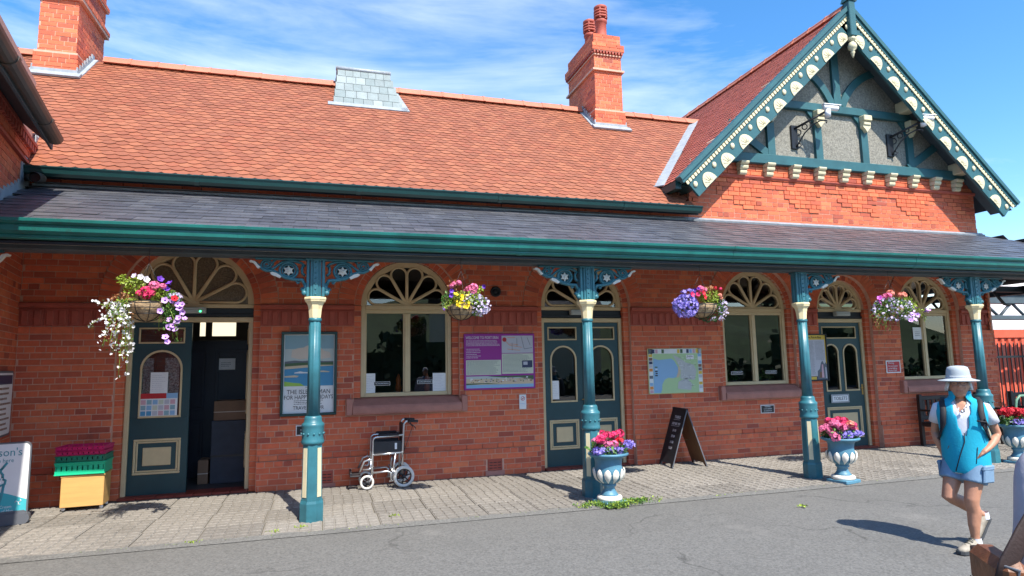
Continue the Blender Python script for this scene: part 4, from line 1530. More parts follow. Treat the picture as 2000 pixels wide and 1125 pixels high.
def bracket_parts(sx):
    """cast scroll bracket in column-local coordinates (x along the canopy, z from the ground)"""
    b = MB()
    bar = dict(n=6, flat=(1.0, 1.5), up=(0, 1, 0))
    def tb(P, r): b.tube([(p[0], p[1], p[2]) for p in P], r, 6, flat=(1.6, 1.0), up=(0, 1, 0))
    X = lambda x: sx * x
    b.bbox(min(X(.10), X(.66)), max(X(.10), X(.66)), -.03, .03, 2.925, 2.947, .004)
    # ring round the star
    c = (X(.30), 2.805)
    tb([(c[0] + .098 * math.cos(a), 0, c[1] + .092 * math.sin(a)) for a in [2 * PI * i / 20 for i in range(21)]], .017)
    tb([(c[0] + .07 * math.cos(a), 0, c[1] + .066 * math.sin(a)) for a in [2 * PI * i / 20 for i in range(21)]], .010)
    b.lathe([(.066, -.006), (.066, .006)], 18, mat=Matrix.Translation((c[0], .006, c[1])) @ Matrix.Rotation(PI / 2, 4, 'X'), m=1)
    # long S from the post round to the tip
    P = [(.115, 2.64), (.15, 2.70), (.20, 2.70), (.27, 2.708), (.35, 2.73), (.42, 2.775), (.48, 2.80), (.54, 2.80), (.59, 2.825), (.62, 2.86), (.66, 2.895)]
    tb([(X(x), 0, z) for x, z in P], [.024, .024, .022, .020, .020, .02, .02, .02, .02, .018, .012])
    P = [(.12, 2.86), (.16, 2.895), (.22, 2.915), (.30, 2.915), (.37, 2.90), (.42, 2.865), (.46, 2.83), (.50, 2.81)]
    tb([(X(x), 0, z) for x, z in P], .017)
    P = [(.12, 2.75), (.15, 2.78), (.155, 2.83), (.14, 2.87)]
    tb([(X(x), 0, z) for x, z in P], .018)
    tb(spiral((X(.535), 2.868), .066, R(-60), R(-60) + 4.3 * PI, 34, .88, sx), .0135)
    P = [(.44, 2.93), (.47, 2.90), (.475, 2.86)]
    tb([(X(x), 0, z) for x, z in P], .014)
    # hook under the ring, leaf at the foot
    P = [(.20, 2.70), (.215, 2.685), (.20, 2.66), (.18, 2.675)]
    tb([(X(x), 0, z) for x, z in P], .014)
    P = [(.105, 2.66), (.112, 2.60), (.135, 2.57), (.155, 2.59), (.14, 2.61)]
    tb([(X(x), 0, z) for x, z in P], [.03, .032, .03, .022, .014])
    b.lathe([(.03, -.01), (.03, .02), (.012, .03)], 10, mat=Matrix.Translation((X(.125), -.03, 2.545)) @ Matrix.Rotation(PI / 2, 4, 'X'))
    st = MB()
    pts = []
    for i in range(12):
        a = PI / 2 + i * PI / 6
        q = .062 if i % 2 == 0 else .036
        pts.append((c[0] + q * math.cos(a), c[1] + q * math.sin(a)))
    vv = [(x, -.008, z) for x, z in pts] + [(c[0], -.030, c[1])]
    st.add(vv, [(i, (i + 1) % 12, 12) for i in range(12)])
    st.ball((c[0], -.026, c[1]), .014, .01, .014, 8, 4)
    lf = []
    for P in ([(.60, 2.835), (.63, 2.865), (.655, 2.90), (.70, 2.915), (.725, 2.905), (.715, 2.89), (.68, 2.885), (.655, 2.855), (.63, 2.82)],
              [(.375, 2.735), (.43, 2.772), (.475, 2.785), (.50, 2.772), (.48, 2.75), (.44, 2.735), (.395, 2.715)]):
        q = [(X(x), z) for x, z in P]
        if sx < 0: q = q[::-1]
        lf.append(MB()); lf[-1].prism(q, -.03, .02, 0)
    return b, st, lf

# the column, once
def make_column(x, sides):
    c = bpy.data.objects.new('column', None); COL.objects.link(c); c.parent = CN; c.location = (x, -1.988, 0)
    b = MB()
    ph = PI / 8
    b.lathe([(.134, 0), (.134, .20), (.126, .228)], 8, phase=ph, smooth=False)
    b.lathe([(.1185, .225), (.110, .84)], 8, phase=ph, smooth=False)
    b.build('base', M_col, c)
    for k in range(4):
        a = PI / 4 + k * PI / 2
        p = MB()
        r0, r1 = .1185 * math.cos(PI / 8), .110 * math.cos(PI / 8)
        wv = [(-.028, .27, r0 + .0005), (.028, .27, r0 + .0005), (.026, .80, r1 + .002), (-.026, .80, r1 + .002)]
        vv = []
        for dr in (0.005, -.004):
            for (s_, z, r_) in wv:
                vv.append(((r_ + dr) * math.cos(a) - s_ * math.sin(a), (r_ + dr) * math.sin(a) + s_ * math.cos(a), z))
        p.add(vv, [(0, 1, 2, 3), (0, 4, 5, 1), (1, 5, 6, 2), (2, 6, 7, 3), (3, 7, 4, 0)])
        p.build('panel', M_cream, c)
    k_ = MB()
    k_.lathe([(.112, .835), (.124, .85), (.126, .865), (.122, .88), (.117, .90), (.118, .955), (.121, 1.0), (.121, 1.03), (.126, 1.045), (.122, 1.06), (.108, 1.075), (.098, 1.085), (.096, 1.12), (.088, 1.145), (.078, 1.15)], 28)
    for i in range(12):
        a = 2 * PI * i / 12 + .12
        k_.ball((.121 * math.cos(a), .121 * math.sin(a), .955), .013, n=7, k=5)
    k_.build('collar', M_col, c)
    s_ = MB()
    s_.lathe([(.072, 1.14), (.063, 2.25)], 40, wob=lambda a, z: 1 + .055 * math.cos(8 * a) - .03 * (math.cos(8 * a) > .75))
    s_.lathe([(.066, 2.215), (.074, 2.225), (.076, 2.24), (.072, 2.252), (.062, 2.262)], 24)
    s_.build('shaft', M_col, c)
    cp_ = MB()
    cp_.lathe([(.068, 2.26), (.072, 2.30), (.078, 2.36), (.09, 2.41), (.108, 2.438), (.120, 2.447), (.124, 2.462), (.130, 2.472), (.130, 2.49), (.122, 2.498)], 8, phase=ph, smooth=False)
    cp_.build('capital', M_goldcream, c)
    h = MB()
    h.bbox(-.062, .062, -.062, .062, 2.495, 2.946, .01)
    for sy in (-1, 1):
        for xx in (-.085, .085):
            h.bbox(xx - .018, xx + .018, sy * .03 - .03, sy * .03 + .03, 2.50, 2.946, .008)
        h.bbox(-.03, .03, *sorted((sy * .06, sy * .078)), 2.50, 2.946, .006)
        for i in range(7):
            h.ball((0, sy * .08, 2.53 + i * .062), .0115, n=7, k=4)
        for xx in (-.048, .048):
            h.bbox(xx - .007, xx + .007, *sorted((sy * .06, sy * .069)), 2.50, 2.946, .002)
    h.bbox(-.115, .115, -.075, .075, 2.925, 2.947, .004)
    h.build('post_head', M_col, c)
    for sx in sides:
        bb, st, lf = bracket_parts(sx)
        bb.build('bracket', [M_col, M_black], c)
        st.build('star', M_white, c)
        for l_ in lf: l_.build('leaf_tip', M_white, c)
    return c
M_goldcream = mat('capital_paint', (.80, .68, .40), .45, .08, 7, .06, 60, spots=[((.70, .42, .10), 8, .62, .12, .7)])
make_column(0, (-1, 1)); make_column(3.4, (-1, 1)); make_column(6.8, (1,)); make_column(10.2, (-1, 1))
bb, st, lf = bracket_parts(1)
wb = bpy.data.objects.new('wall_bracket', None); COL.objects.link(wb); wb.parent = CN; wb.location = (-3.73, -1.988, 0)
bb.build('bracket', [M_col, M_black], wb); st.build('star', M_white, wb); [l_.build('leaf_tip', M_white, wb) for l_ in lf]
# spotlights under the canopy
for x in (5.0, 8.72):
    t = thing('canopy_spotlight', 'small black spotlight under the canopy beam ' + ('above the town map' if x < 6 else 'right of the toilets arch'), 'spotlight', (x, -1.2, 3.25), group='small black spotlights under the canopy')
    m_ = MB(); m_.lathe([(.05, -.12), (.05, .0), (.03, .04), (.01, .2)], 12); m_.build('lamp_body', M_black, t)

# ---------------------------------------------------------------- beyond the right end
M_cont = mat('container_paint', (.62, .105, .055), .55, .14, 3, .1, 30, spots=[((.30, .10, .06), 3, .66, .1, .6)])
ct = thing('shipping_container', 'orange red corrugated steel container beyond the right end of the station', 'container', (15.6, 4.2, 0))
c = MB()
n = 46
P = []
for i in range(n):
    x = i * .27
    P += [(x, 0), (x + .10, 0), (x + .135, .05), (x + .235, .05)]
vv = [(x, y, .1) for x, y in P] + [(x, y, 2.3) for x, y in P]
k = len(P)
c.add(vv, [(i, i + 1, i + 1 + k, i + k) for i in range(k - 1)])
c.box(-.05, .05, -.03, 2.4, 0, 2.4)
c.box(0, 12.4, -.03, .06, 2.18, 2.42); c.box(0, 12.4, -.03, .06, 0, .12)
c.box(0, 12.4, 0, 2.4, 2.40, 2.42)
c.build('body', M_cont, ct)
d = MB()
d.bbox(.12, 1.05, -.05, -.01, .12, 1.98, .01)
for i in range(5): d.box(.2 + i * .16, .24 + i * .16, -.07, -.05, .14, 1.96)
d.build('door', M_cont, ct)
d = MB(); d.tube([(.86, -.08, .9), (.86, -.08, 1.5)], .025, 6); d.bbox(.82, .90, -.10, -.06, 1.1, 1.3, .01)
d.build('lock_bar', M_lead, ct)
fe = thing('railing_fence', 'black upright bar railings in front of the orange container', 'fence', (14.35, 3.2, 0))
for z in (.25, 1.62):
    m_ = MB(); m_.box(0, 8, -.02, .02, z - .03, z + .03); m_.build('rail', M_black, fe)
bar = MB(); bar.box(-.012, .012, -.012, .012, .05, 1.95); bar.lathe([(.012, 1.95), (.018, 1.97), (.001, 2.02)], 6)
bme = bar.mesh('bar', M_black)
for i in range(53): link('bar', bme, fe, (i * .15, 0, 0))
M_wallw = mat('white_render', (.74, .75, .78), .85, .04, 2, .1, 30)
wb_ = thing('white_building', 'white rendered building behind the orange container', 'building', (17, 8, 0))
m_ = MB(); m_.box(-2, 22, 0, 6, 0, 5.2); m_.build('wall', M_wallw, wb_)
m_ = MB(); m_.box(-2.2, 22.2, -.25, 6.2, 5.201, 5.4); m_.build('roof_edge', M_slate, wb_)
# far canopy of the next building: seen under the end of ours
fc = thing('far_canopy', 'dark open truss shelter seen under the right end of the canopy', 'shelter', (16.2, 3.0, 0))
m_ = MB()
m_.bbox(-.6, 7, -.1, .1, 2.62, 2.74, .01); m_.bbox(-.6, 7, -.1, .1, 3.06, 3.3, .01)
for i in range(6):
    a = -.5 + i * 1.0
    m_.tube([(a, 0, 2.7), (a + .5, 0, 3.1)], .04, 6); m_.tube([(a + .5, 0, 3.1), (a + 1.0, 0, 2.7)], .04, 6)
m_.build('truss', M_soffit, fc)
m_ = MB(); m_.box(-.6, 7, -.15, .15, 3.301, 3.4); m_.build('roof_sheet', M_dark, fc)
for i in range(2):
    m_ = MB(); m_.bbox(6.6 - i * 3.9, 6.75 - i * 3.9, -.08, .08, 0, 2.62, .01); m_.build('post', M_dark, fc)

# what stands across the road, seen in the panes
M_hill = mat('hill_grass', (.05, .09, .03), .95, .4, .4, detail=8)
h = MB()
n = 24
vv = []
for j in range(5):
    for i in range(n + 1):
        x = -70 + i * 6
        vv.append((x, -34 - j * 9, [-.1, 2.5, 5.2, 7.5, 8.6][j] * (1 + .25 * math.sin(i * .7 + j))))
h.add(vv, [(j * (n + 1) + i, (j + 1) * (n + 1) + i, (j + 1) * (n + 1) + i + 1, j * (n + 1) + i + 1) for j in range(4) for i in range(n)], smooth=True)
tag(h.build('hillside', M_hill), kind='structure')
hg = MB()
_r9 = random.Random(31)
for i in range(80):
    x0 = -34 + i * .95
    hg.box(x0, x0 + .95, -22, -21.2, 0, (.6 if 6.5 < x0 < 15 else max(.5, 2.0 + 1.3 * math.sin(x0 * .5) + .8 * math.sin(x0 * 1.7 + 1))))
for i in range(4200):
    x = _r9.uniform(-34, 40)
    top = 2.2 + 1.3 * math.sin(x * .5) + .8 * math.sin(x * 1.7 + 1)
    if 7 < x < 15: top = .8
    z = _r9.uniform(0, .95) ** .7 * max(.5, top)
    p = Vector((x, -21 + _r9.gauss(0, .5), z))
    d = Vector((_r9.gauss(0, 1), _r9.gauss(0, 1), _r9.gauss(0, 1))).normalized(); e_2 = d.cross(Vector((_r9.gauss(0, 1), _r9.gauss(0, 1), 1))).normalized()
    q = _r9.uniform(.25, .6)
    hg.add([p, p + d * q * .5 + e_2 * q * .4, p + d * q, p + d * q * .5 - e_2 * q * .4], [(0, 1, 2, 3)])
tag(hg.build('hedge', mat('hedge_leaf', (.035, .065, .02), .7, .3, 3)), kind='stuff')
M_cott = mat('cottage_render', (.62, .55, .40), .9, .06, 2)
hs_ = thing('cottage', 'cream cottage across the road with slate roof', 'house', (12.0, -27, 0))
m_ = MB(); m_.box(-5, 5, -6, 0, 0, 5.2); m_.build('wall', M_cott, hs_)
m_ = MB(); m_.add([(-5.2, .3, 5.1), (5.2, .3, 5.1), (5.2, -3, 7.6), (-5.2, -3, 7.6), (5.2, -6.3, 5.1), (-5.2, -6.3, 5.1)], [(0, 1, 2, 3), (3, 2, 4, 5)]); m_.build('roof', M_slate, hs_)
for i in range(4):
    for z in (1.0, 3.4):
        m_ = MB(); m_.box(-4.2 + i * 2.4, -3.2 + i * 2.4, -.01, .03, z, z + 1.3); wn_ = m_.build('window', M_white, hs_)
        m_ = MB(); m_.box(-4.1 + i * 2.4, -3.3 + i * 2.4, .031, .035, z + .1, z + 1.2); m_.build('pane', M_black, wn_)
# ---------------------------------------------------------------- signs and boards
def flat(name, col, rough=.55): return mat(name, col, rough, .03, 6)
def poly(mbx, pts, k, m=0):
    """flat print: polygon in (x, z) on layer k, facing -y"""
    mbx.add([(x, -.0006 * k, z) for x, z in pts], [tuple(range(len(pts)))], m)
def rect(mbx, x0, x1, z0, z1, k, m=0): poly(mbx, [(x0, z0), (x1, z0), (x1, z1), (x0, z1)], k, m)
M_psky = flat('print_sky', (.24, .40, .47)); M_psky2 = flat('print_sky_low', (.48, .55, .54)); M_pcloud = flat('print_cloud', (.62, .54, .46))
M_psea = flat('print_sea', (.06, .27, .48)); M_pgrn = flat('print_green', (.30, .52, .08)); M_phill = flat('print_hill', (.12, .14, .17)); M_psand = flat('print_sand', (.62, .50, .34))
M_pgreen2 = flat('print_dark_green', (.06, .12, .05)); M_purple = flat('purple_print', (.30, .014, .26), .45); M_pcream = flat('print_cream', (.58, .62, .50)); M_pgrey = flat('print_grey', (.50, .50, .56))
M_red = flat('red_print', (.48, .015, .022), .45); M_yel = flat('yellow_print', (.70, .48, .06)); M_navy = flat('print_navy', (.03, .04, .10)); M_lblue = flat('print_light_blue', (.25, .45, .68))
M_mapgreen = flat('map_green', (.42, .60, .32)); M_mapgrey = flat('map_grey', (.48, .50, .50)); M_orange = flat('print_orange', (.72, .26, .05)); M_whitep = flat('print_white', (.76, .77, .78)); M_brownp = flat('print_brown', (.20, .10, .06))
M_aqua = flat('print_aqua', (.05, .42, .48)); M_tealp = flat('print_teal', (.05, .26, .31)); M_grey = flat('grey_plastic', (.10, .11, .13)); M_pink = flat('print_pink', (.60, .36, .42))
PR = [M_psky, M_psky2, M_pcloud, M_psea, M_pgrn, M_phill, M_psand, M_pgreen2, M_purple, M_pcream, M_pgrey, M_red, M_yel, M_navy, M_lblue, M_mapgreen, M_mapgrey, M_orange, M_whitep, M_brownp, M_aqua, M_tealp, M_grey, M_pink, M_black]
PI_ = {m_.name: i for i, m_ in enumerate(PR)}
K = lambda n: PI_[n]
def lines(mbx, x0, x1, z0, z1, n, k, m, ragged=.25, seed=1, h=.35):
    """small print too fine to read: short uneven strokes"""
    r_ = random.Random(seed)
    dz = (z1 - z0) / n
    for i in range(n):
        z = z1 - (i + .7) * dz
        x = x0
        e = x1 - (r_.random() * ragged * (x1 - x0))
        while x < e:
            w_ = r_.uniform(.02, .07) * max(.3, (x1 - x0))
            rect(mbx, x, min(x + w_, e), z, z + dz * h, k, m)
            x += w_ + .006

# travel poster in its frame
t = thing('framed_poster', 'tall framed travel poster of a blue bay hanging behind the first column', 'poster', (-.095, -.006, 1.01))
f = MB(); frame_rect(f, -.385, .385, 0, 1.195, .038, -.05, 0, .008); f.build('frame', M_dark2 if 'M_dark2' in globals() else M_gut2, t)
p = MB()
rect(p, -.35, .35, .035, 1.16, 1, K('print_white'))
rect(p, -.335, .335, .42, 1.145, 2, K('print_sky')); rect(p, -.335, .335, .72, .95, 3, K('print_sky_low'))
for pts in ([(-.25, .83), (-.13, .80), (.08, .82), (.12, .90), (.05, .97), (-.03, 1.0), (-.08, .97), (-.16, .96), (-.24, .93)], [(.02, .84), (.16, .80), (.30, .82), (.28, .90), (.20, .92), (.12, 1.0), (.04, .98)]):
    poly(p, pts, 4, K('print_cloud'))
poly(p, [(-.335, .68), (.335, .69), (.335, .77), (.2, .77), (.05, .785), (-.1, .775), (-.2, .785), (-.335, .77)], 5, K('print_hill'))
poly(p, [(-.335, .66), (.335, .69), (.335, .755), (.1, .75), (-.1, .755), (-.335, .74)], 6, K('print_dark_green'))
poly(p, [(-.335, .655), (-.1, .67), (.1, .69), (.335, .70), (.335, .715), (0, .72), (-.335, .70)], 7, K('print_sand'))
poly(p, [(-.335, .42), (.335, .42), (.335, .705), (.12, .695), (-.05, .68), (-.335, .66)], 8, K('print_sea'))
poly(p, [(-.2, .60), (-.02, .60), (0, .615), (-.08, .62), (-.12, .63), (-.20, .612)], 9, K('print_white'))
poly(p, [(-.335, .545), (-.16, .545), (-.14, .565), (-.2, .575), (-.335, .565)], 9, K('print_sand'))
poly(p, [(.1, .615), (.27, .61), (.29, .62), (.2, .635), (.1, .63)], 9, K('print_sand'))
poly(p, [(-.335, .42), (-.06, .42), (-.12, .46), (-.22, .47), (-.335, .49)], 9, K('print_green'))
lines(p, -.2, .2, .155, .225, 3, 3, K('black_iron'), .1)
rect(p, -.05, .05, .405, .409, 3, K('black_iron')); rect(p, -.05, .05, .392, .396, 3, K('black_iron'))
p.build('print', PR, t)
join_text([('THE ISLE OF MAN', .088, -.0, .335, -.003, 'CENTER', .86), ('FOR HAPPY HOLIDAYS', .082, 0, .258, -.003, 'CENTER', .80), ('TRAVEL BY WR', .072, 0, .11, -.003, 'CENTER', .86)], M_ink, t)

# purple welcome board
t = thing('information_board', 'purple welcome board with map, text and beach photograph beside the double doors', 'sign', (2.75, -.006, 1.30))
f = MB(); f.bbox(-.575, .575, -.03, 0, 0, .865, .006, 0); f.build('board', M_purple, t)
p = MB()
o = bpy.data.objects.new('x', None)
for q in (1,):
    rect(p, .03, .545, .56, .83, 1, K('print_grey')); rect(p, .03, .545, .235, .55, 1, K('print_cream')); rect(p, -.545, .015, .225, .455, 1, K('print_cream'))
    rect(p, -.545, .545, .025, .205, 1, K('print_sand')); rect(p, -.545, .545, .025, .075, 2, K('print_light_blue')); rect(p, -.545, .545, .165, .205, 2, K('print_sky_low'))
    poly(p, [(-.2, .20), (.1, .175), (.3, .18), (.545, .14), (.545, .205), (-.15, .205)], 3, K('print_dark_green'))
    r_ = random.Random(4)
    for i in range(60):
        x = r_.uniform(-.5, .53); z = r_.uniform(.10, .16) + .03 * max(0, x)
        rect(p, x, x + r_.uniform(.01, .035), z, z + r_.uniform(.006, .02), 4, r_.choice([K('print_white'), K('print_brown'), K('print_dark_green'), K('print_pink'), K('print_hill')]))
    poly(p, [(-.545, .075), (-.3, .085), (0, .08), (-.2, .098), (-.545, .1)], 5, K('print_dark_green'))
    lines(p, .045, .53, .26, .54, 15, 2, K('print_hill'), .35, 2, .3); lines(p, -.53, .0, .235, .445, 13, 2, K('print_hill'), .2, 3, .3)
    rect(p, .36, .53, .33, .44, 3, K('print_navy')); rect(p, .38, .45, .37, .42, 4, K('print_grey'))
    lines(p, -.54, .0, .67, .765, 5, 1, K('print_white'), .12, 6, .3); lines(p, -.54, -.3, .48, .64, 6, 1, K('print_white'), .4, 7, .28)
    poly(p, [(.075 + .035 * math.cos(a), .77 + .035 * math.sin(a)) for a in [2 * PI * i / 14 for i in range(14)]], 3, K('red_print'))
    for (x0, z0, x1, z1) in ((.09, .75, .16, .68), (.16, .68, .36, .645), (.16, .70, .30, .69), (.2, .72, .2, .60), (.12, .62, .33, .60), (.28, .79, .28, .66), (.35, .82, .40, .62), (.40, .62, .53, .64), (.12, .80, .25, .80), (.45, .80, .5, .68)):
        d = Vector((x1 - x0, z1 - z0)).normalized() * .0035
        poly(p, [(x0 - d.y, z0 + d.x), (x0 + d.y, z0 - d.x), (x1 + d.y, z1 - d.x), (x1 - d.y, z1 + d.x)], 3, K('print_orange') if x0 < .2 else K('print_hill'))
o2 = p.build('print', PR, t, (0, -.0305, 0))
join_text([('WELCOME TO PORT ERIN', .062, -.548, .80, -.033, 'LEFT', .72)], M_whitep, t)

# town map
t = thing('town_map', 'pale green and blue town map panel on the brick wall above the chalk board', 'sign', (5.855, -.006, 1.135))
f = MB(); f.bbox(-.525, .525, -.022, 0, 0, .765, .01); f.build('board', M_yel2 if 'M_yel2' in globals() else flat('map_edge', (.68, .58, .28)), t)
p = MB()
rect(p, -.515, .515, .01, .755, 1, K('map_green'))
poly(p, [(-.40, .10), (-.32, .03), (-.28, .06), (-.27, .16), (-.22, .24), (-.15, .27), (-.06, .26), (.02, .28), (.05, .36), (.04, .45), (-.02, .55), (-.08, .59), (-.2, .58), (-.32, .57), (-.42, .60)], 2, K('print_light_blue'))
poly(p, [(-.43, .02), (-.30, .02), (-.28, .18), (-.38, .3), (-.43, .6)], 3, K('print_light_blue'))
poly(p, [(.05, .27), (.09, .34), (.08, .45), (.05, .46), (.04, .36), (.0, .27)], 4, K('print_sand'))
poly(p, [(.08, .25), (.36, .22), (.40, .38), (.35, .48), (.2, .52), (.08, .60), (-.05, .66), (.1, .40)], 3, K('map_grey'))
poly(p, [(.02, .08), (.28, .05), (.30, .16), (.2, .26), (.04, .2)], 3, K('map_grey'))
r_ = random.Random(8)
for i in range(90):
    x, z = r_.uniform(.05, .38), r_.uniform(.08, .62)
    w_, h_ = r_.choice([(.05, .004), (.004, .04), (.03, .004)])
    rect(p, x, x + w_, z, z + h_, 5, r_.choice([K('print_white'), K('print_grey'), K('print_hill')]))
ad_ = [K('print_white'), K('print_dark_green'), K('print_light_blue'), K('print_white'), K('print_hill'), K('print_white'), K('print_grey'), K('print_white'), K('print_orange'), K('print_navy'), K('print_white'), K('print_brown'), K('print_pink'), K('yellow_print'), K('black_iron')]
rect(p, -.51, .51, .675, .755, 3, K('print_white')); rect(p, -.51, -.435, .015, .755, 3, K('print_white')); rect(p, .435, .51, .015, .755, 3, K('print_white'))
for i in range(17):
    a = -.505 + i * .06
    rect(p, a + .004, a + .052, .682, .748, 5, r_.choice(ad_))
    if i < 11:
        z = .02 + i * .06
        rect(p, -.505, -.44, z, z + .05, 5, r_.choice(ad_)); rect(p, .44, .505, z, z + .05, 5, r_.choice(ad_))
rect(p, .21, .36, .575, .65, 4, K('print_white'))
for i in range(5): rect(p, -.40 + (i % 2) * .01, -.35, .30 + i * .035, .32 + i * .035, 6, r_.choice([K('print_white'), K('print_dark_green'), K('black_iron')]))
p.build('print', PR, t, (0, -.0225, 0))
join_text([('Port Erin', .035, .285, .625, -.0265, 'CENTER', .8)], M_ink, t)

# notice with photograph left of the toilets door
t = thing('history_panel', 'black framed notice with yellow heading and an old photograph left of the toilets door', 'sign', (8.775, -.006, 1.27))
f = MB(); frame_rect(f, -.27, .27, 0, .86, .02, -.035, 0, .004); f.box(-.26, .26, -.012, -.002, .01, .85); f.build('frame', M_black, t)
p = MB()
rect(p, -.25, .25, .02, .84, 1, K('yellow_print')); rect(p, -.225, .225, .09, .755, 2, K('print_grey')); rect(p, -.25, .25, .02, .085, 3, K('print_navy')); rect(p, -.22, .0, .025, .075, 4, K('yellow_print'))
lines(p, -.21, -.01, .12, .73, 28, 3, K('print_hill'), .15, 5, .28); lines(p, .01, .21, .38, .73, 17, 3, K('print_hill'), .15, 9, .28)
poly(p, [(.02, .03), (.25, .03), (.25, .30), (.215, .34), (.19, .30), (.15, .37), (.115, .33), (.08, .22), (.03, .18)], 4, K('print_hill'))
poly(p, [(.115, .06), (.17, .06), (.16, .30), (.13, .30)], 5, K('print_pink')); poly(p, [(.2, .05), (.235, .05), (.23, .24), (.205, .26)], 5, K('print_grey')); poly(p, [(.06, .06), (.12, .06), (.12, .17), (.08, .16)], 6, K('print_brown'))
p.build('print', PR, t, (0, -.0125, 0))
join_text([('Erin, Port le Mary', .06, .0, .797, -.016, 'CENTER', .75)], M_ink, t)

def small_sign(name, label, loc, w, h, edge, face, txt, tm, cat='sign', group=None, extra=None):
    t = thing(name, label, cat, loc, group=group)
    f = MB(); f.bbox(-w / 2, w / 2, -.012, 0, 0, h, .003); f.build('plate', edge, t)
    p = MB(); b = min(w, h) * .09
    rect(p, -w / 2 + b, w / 2 - b, b, h - b, 1, 0)
    p.build('face', face, t, (0, -.012, 0))
    if txt: join_text([(s_, sz, x, z, -.0145, al, sx) for s_, sz, x, z, al, sx in txt], tm, t)
    return t
small_sign('warning_sign', 'small red warning sign with white letters between toilets door and right window', (10.585, -.006, 1.375), .35, .24, M_whitep, M_red,
           [('Warning', .045, -.13, .19, 'LEFT', .9), ('Do not trespass', .042, -.13, .135, 'LEFT', .85), ('on the Railway', .042, -.13, .09, 'LEFT', .85), ('Penalty £1000', .042, -.13, .048, 'LEFT', .85)], M_whitep)
for x, z, lb in ((-.115, .735, 'half hidden behind the first column'), (7.665, .735, 'under the second arched window')):
    small_sign('camera_notice', 'small black and white camera notice plate ' + lb, (x, -.006, z), .29, .145, M_whitep, M_black,
               [('WARNING', .03, 0, .112, 'CENTER', .9), ('CCTV CAMERAS', .028, 0, .075, 'CENTER', .85), ('IN OPERATION', .028, 0, .04, 'CENTER', .85)], M_whitep, group='camera notice plates on the brick wall')
t = small_sign('no_smoking_notice', 'narrow white no smoking notice left of the double doors', (3.115, -.006, .98), .115, .225, M_whitep, M_whitep, [('No Smoking', .018, 0, .085, 'CENTER', .9)], M_lblue)
p = MB()
vv = [(.034 * math.cos(a), .165 + .034 * math.sin(a)) for a in [2 * PI * i / 20 for i in range(20)]]
poly(p, vv, 2, 0); poly(p, [(x * .75, .165 + (z - .165) * .75) for x, z in vv], 3, 1)
rect(p, -.018, .014, .160, .168, 4, 2)
poly(p, [(-.022, .145), (-.016, .139), (.026, .185), (.02, .19)], 5, 0)
p.build('symbol', [M_red, M_whitep, M_ink], t, (0, -.0125, 0))
t = small_sign('toilets_sign', 'white plate lettered for the toilets fixed across the right hand green door', (9.42, .148, .845), .42, .16, M_lead, M_whitep, [('TOILETS', .088, 0, .08, 'CENTER', .95)], M_ink)
f = MB(); frame_rect(f, -.19, .19, .018, .142, .006, -.0165, -.0122, .001); f.build('line_border', M_ink, t)
# box lamps above the doors
for x, lb in ((-1.66, 'with a green light above the open doorway'), (4.17, 'above the closed double doors'), (9.57, 'above the toilets door')):
    t = thing('box_lamp', 'small grey emergency lamp box ' + lb, 'lamp', (x, .10, 2.475), group='emergency lamp boxes over the doors')
    m_ = MB(); m_.bbox(-.165, .165, -.05, .05, 0, .085, .008); m_.bbox(-.15, .15, -.058, -.05, .01, .05, .004); m_.build('lamp_case', flat('lamp_case', (.42, .46, .45)), t)
    if x < 0:
        M_led = bpy.data.materials.new('green_led'); M_led.use_nodes = True
        e = M_led.node_tree.nodes['Principled BSDF']; e.inputs['Emission Color'].default_value = (.05, 1, .3, 1); e.inputs['Emission Strength'].default_value = 2.5; e.inputs['Base Color'].default_value = (.02, .4, .1, 1)
        m_ = MB(); m_.ball((.10, -.06, .025), .012, n=8, k=5); m_.build('indicator_light', M_led, t)

# cameras on the gable
def cctv(x, zz, label, yaw):
    t = thing('security_camera', label, 'camera', (x, -.006, zz), group='security cameras on the gable')
    m_ = MB(); m_.bbox(-.075, .075, -.045, 0, -.30, .17, .008); m_.build('back_plate', M_black, t)
    m_ = MB()
    e = Vector((.42, -.45, .34))
    m_.tube([(0, -.04, .10), e], .022, 8)
    for i in range(3):
        c0 = Vector((.08 + .085 * i, -.04 - .09 * i, .03 + .09 * i)); rr_ = .06 - .010 * i
        m_.tube([c0 + Vector((rr_ * math.cos(a) * .6, -rr_ * math.cos(a) * .65, rr_ * math.sin(a))) for a in [2 * PI * k / 12 for k in range(12)]], .011, 5, closed=True)
    m_.tube([(.02, -.05, -.25), (.06, -.10, -.16), (.12, -.17, -.02), (.22, -.27, .11), (.32, -.36, .17), (.40, -.44, .15), (.39, -.43, .10)], .014, 6)
    m_.tube([(.02, -.05, -.25), (.06, -.08, -.27), (.09, -.11, -.23), (.06, -.08, -.20)], .012, 5)
    m_.build('scroll_arm', M_black, t)
    m_ = MB()
    T_ = Matrix.Translation(e + Vector((.06, -.02, .05))) @ Matrix.Rotation(yaw, 4, 'Z') @ Matrix.Rotation(R(4), 4, 'Y')
    m_.lathe([(.038, -.15), (.05, -.14), (.05, .12), (.046, .14)], 14, mat=T_ @ Matrix.Rotation(PI / 2, 4, 'Y'))
    m_.box(-.16, .18, -.052, .052, .05, .064, mat=T_)
    m_.tube([e + Vector((0, 0, -.12)), e + Vector((0, 0, .02))], .055, 10)
    m_.build('camera_body', M_whitep, t)
    m_ = MB(); m_.lathe([(.04, .151), (.04, .156)], 12, mat=T_ @ Matrix.Rotation(PI / 2, 4, 'Y')); m_.build('lens', M_black, t)
cctv(8.66, 5.95, 'left white security camera on a black scroll bracket on the gable', R(-10))
cctv(10.99, 5.98, 'right white security camera on a black scroll bracket on the gable', R(-15))

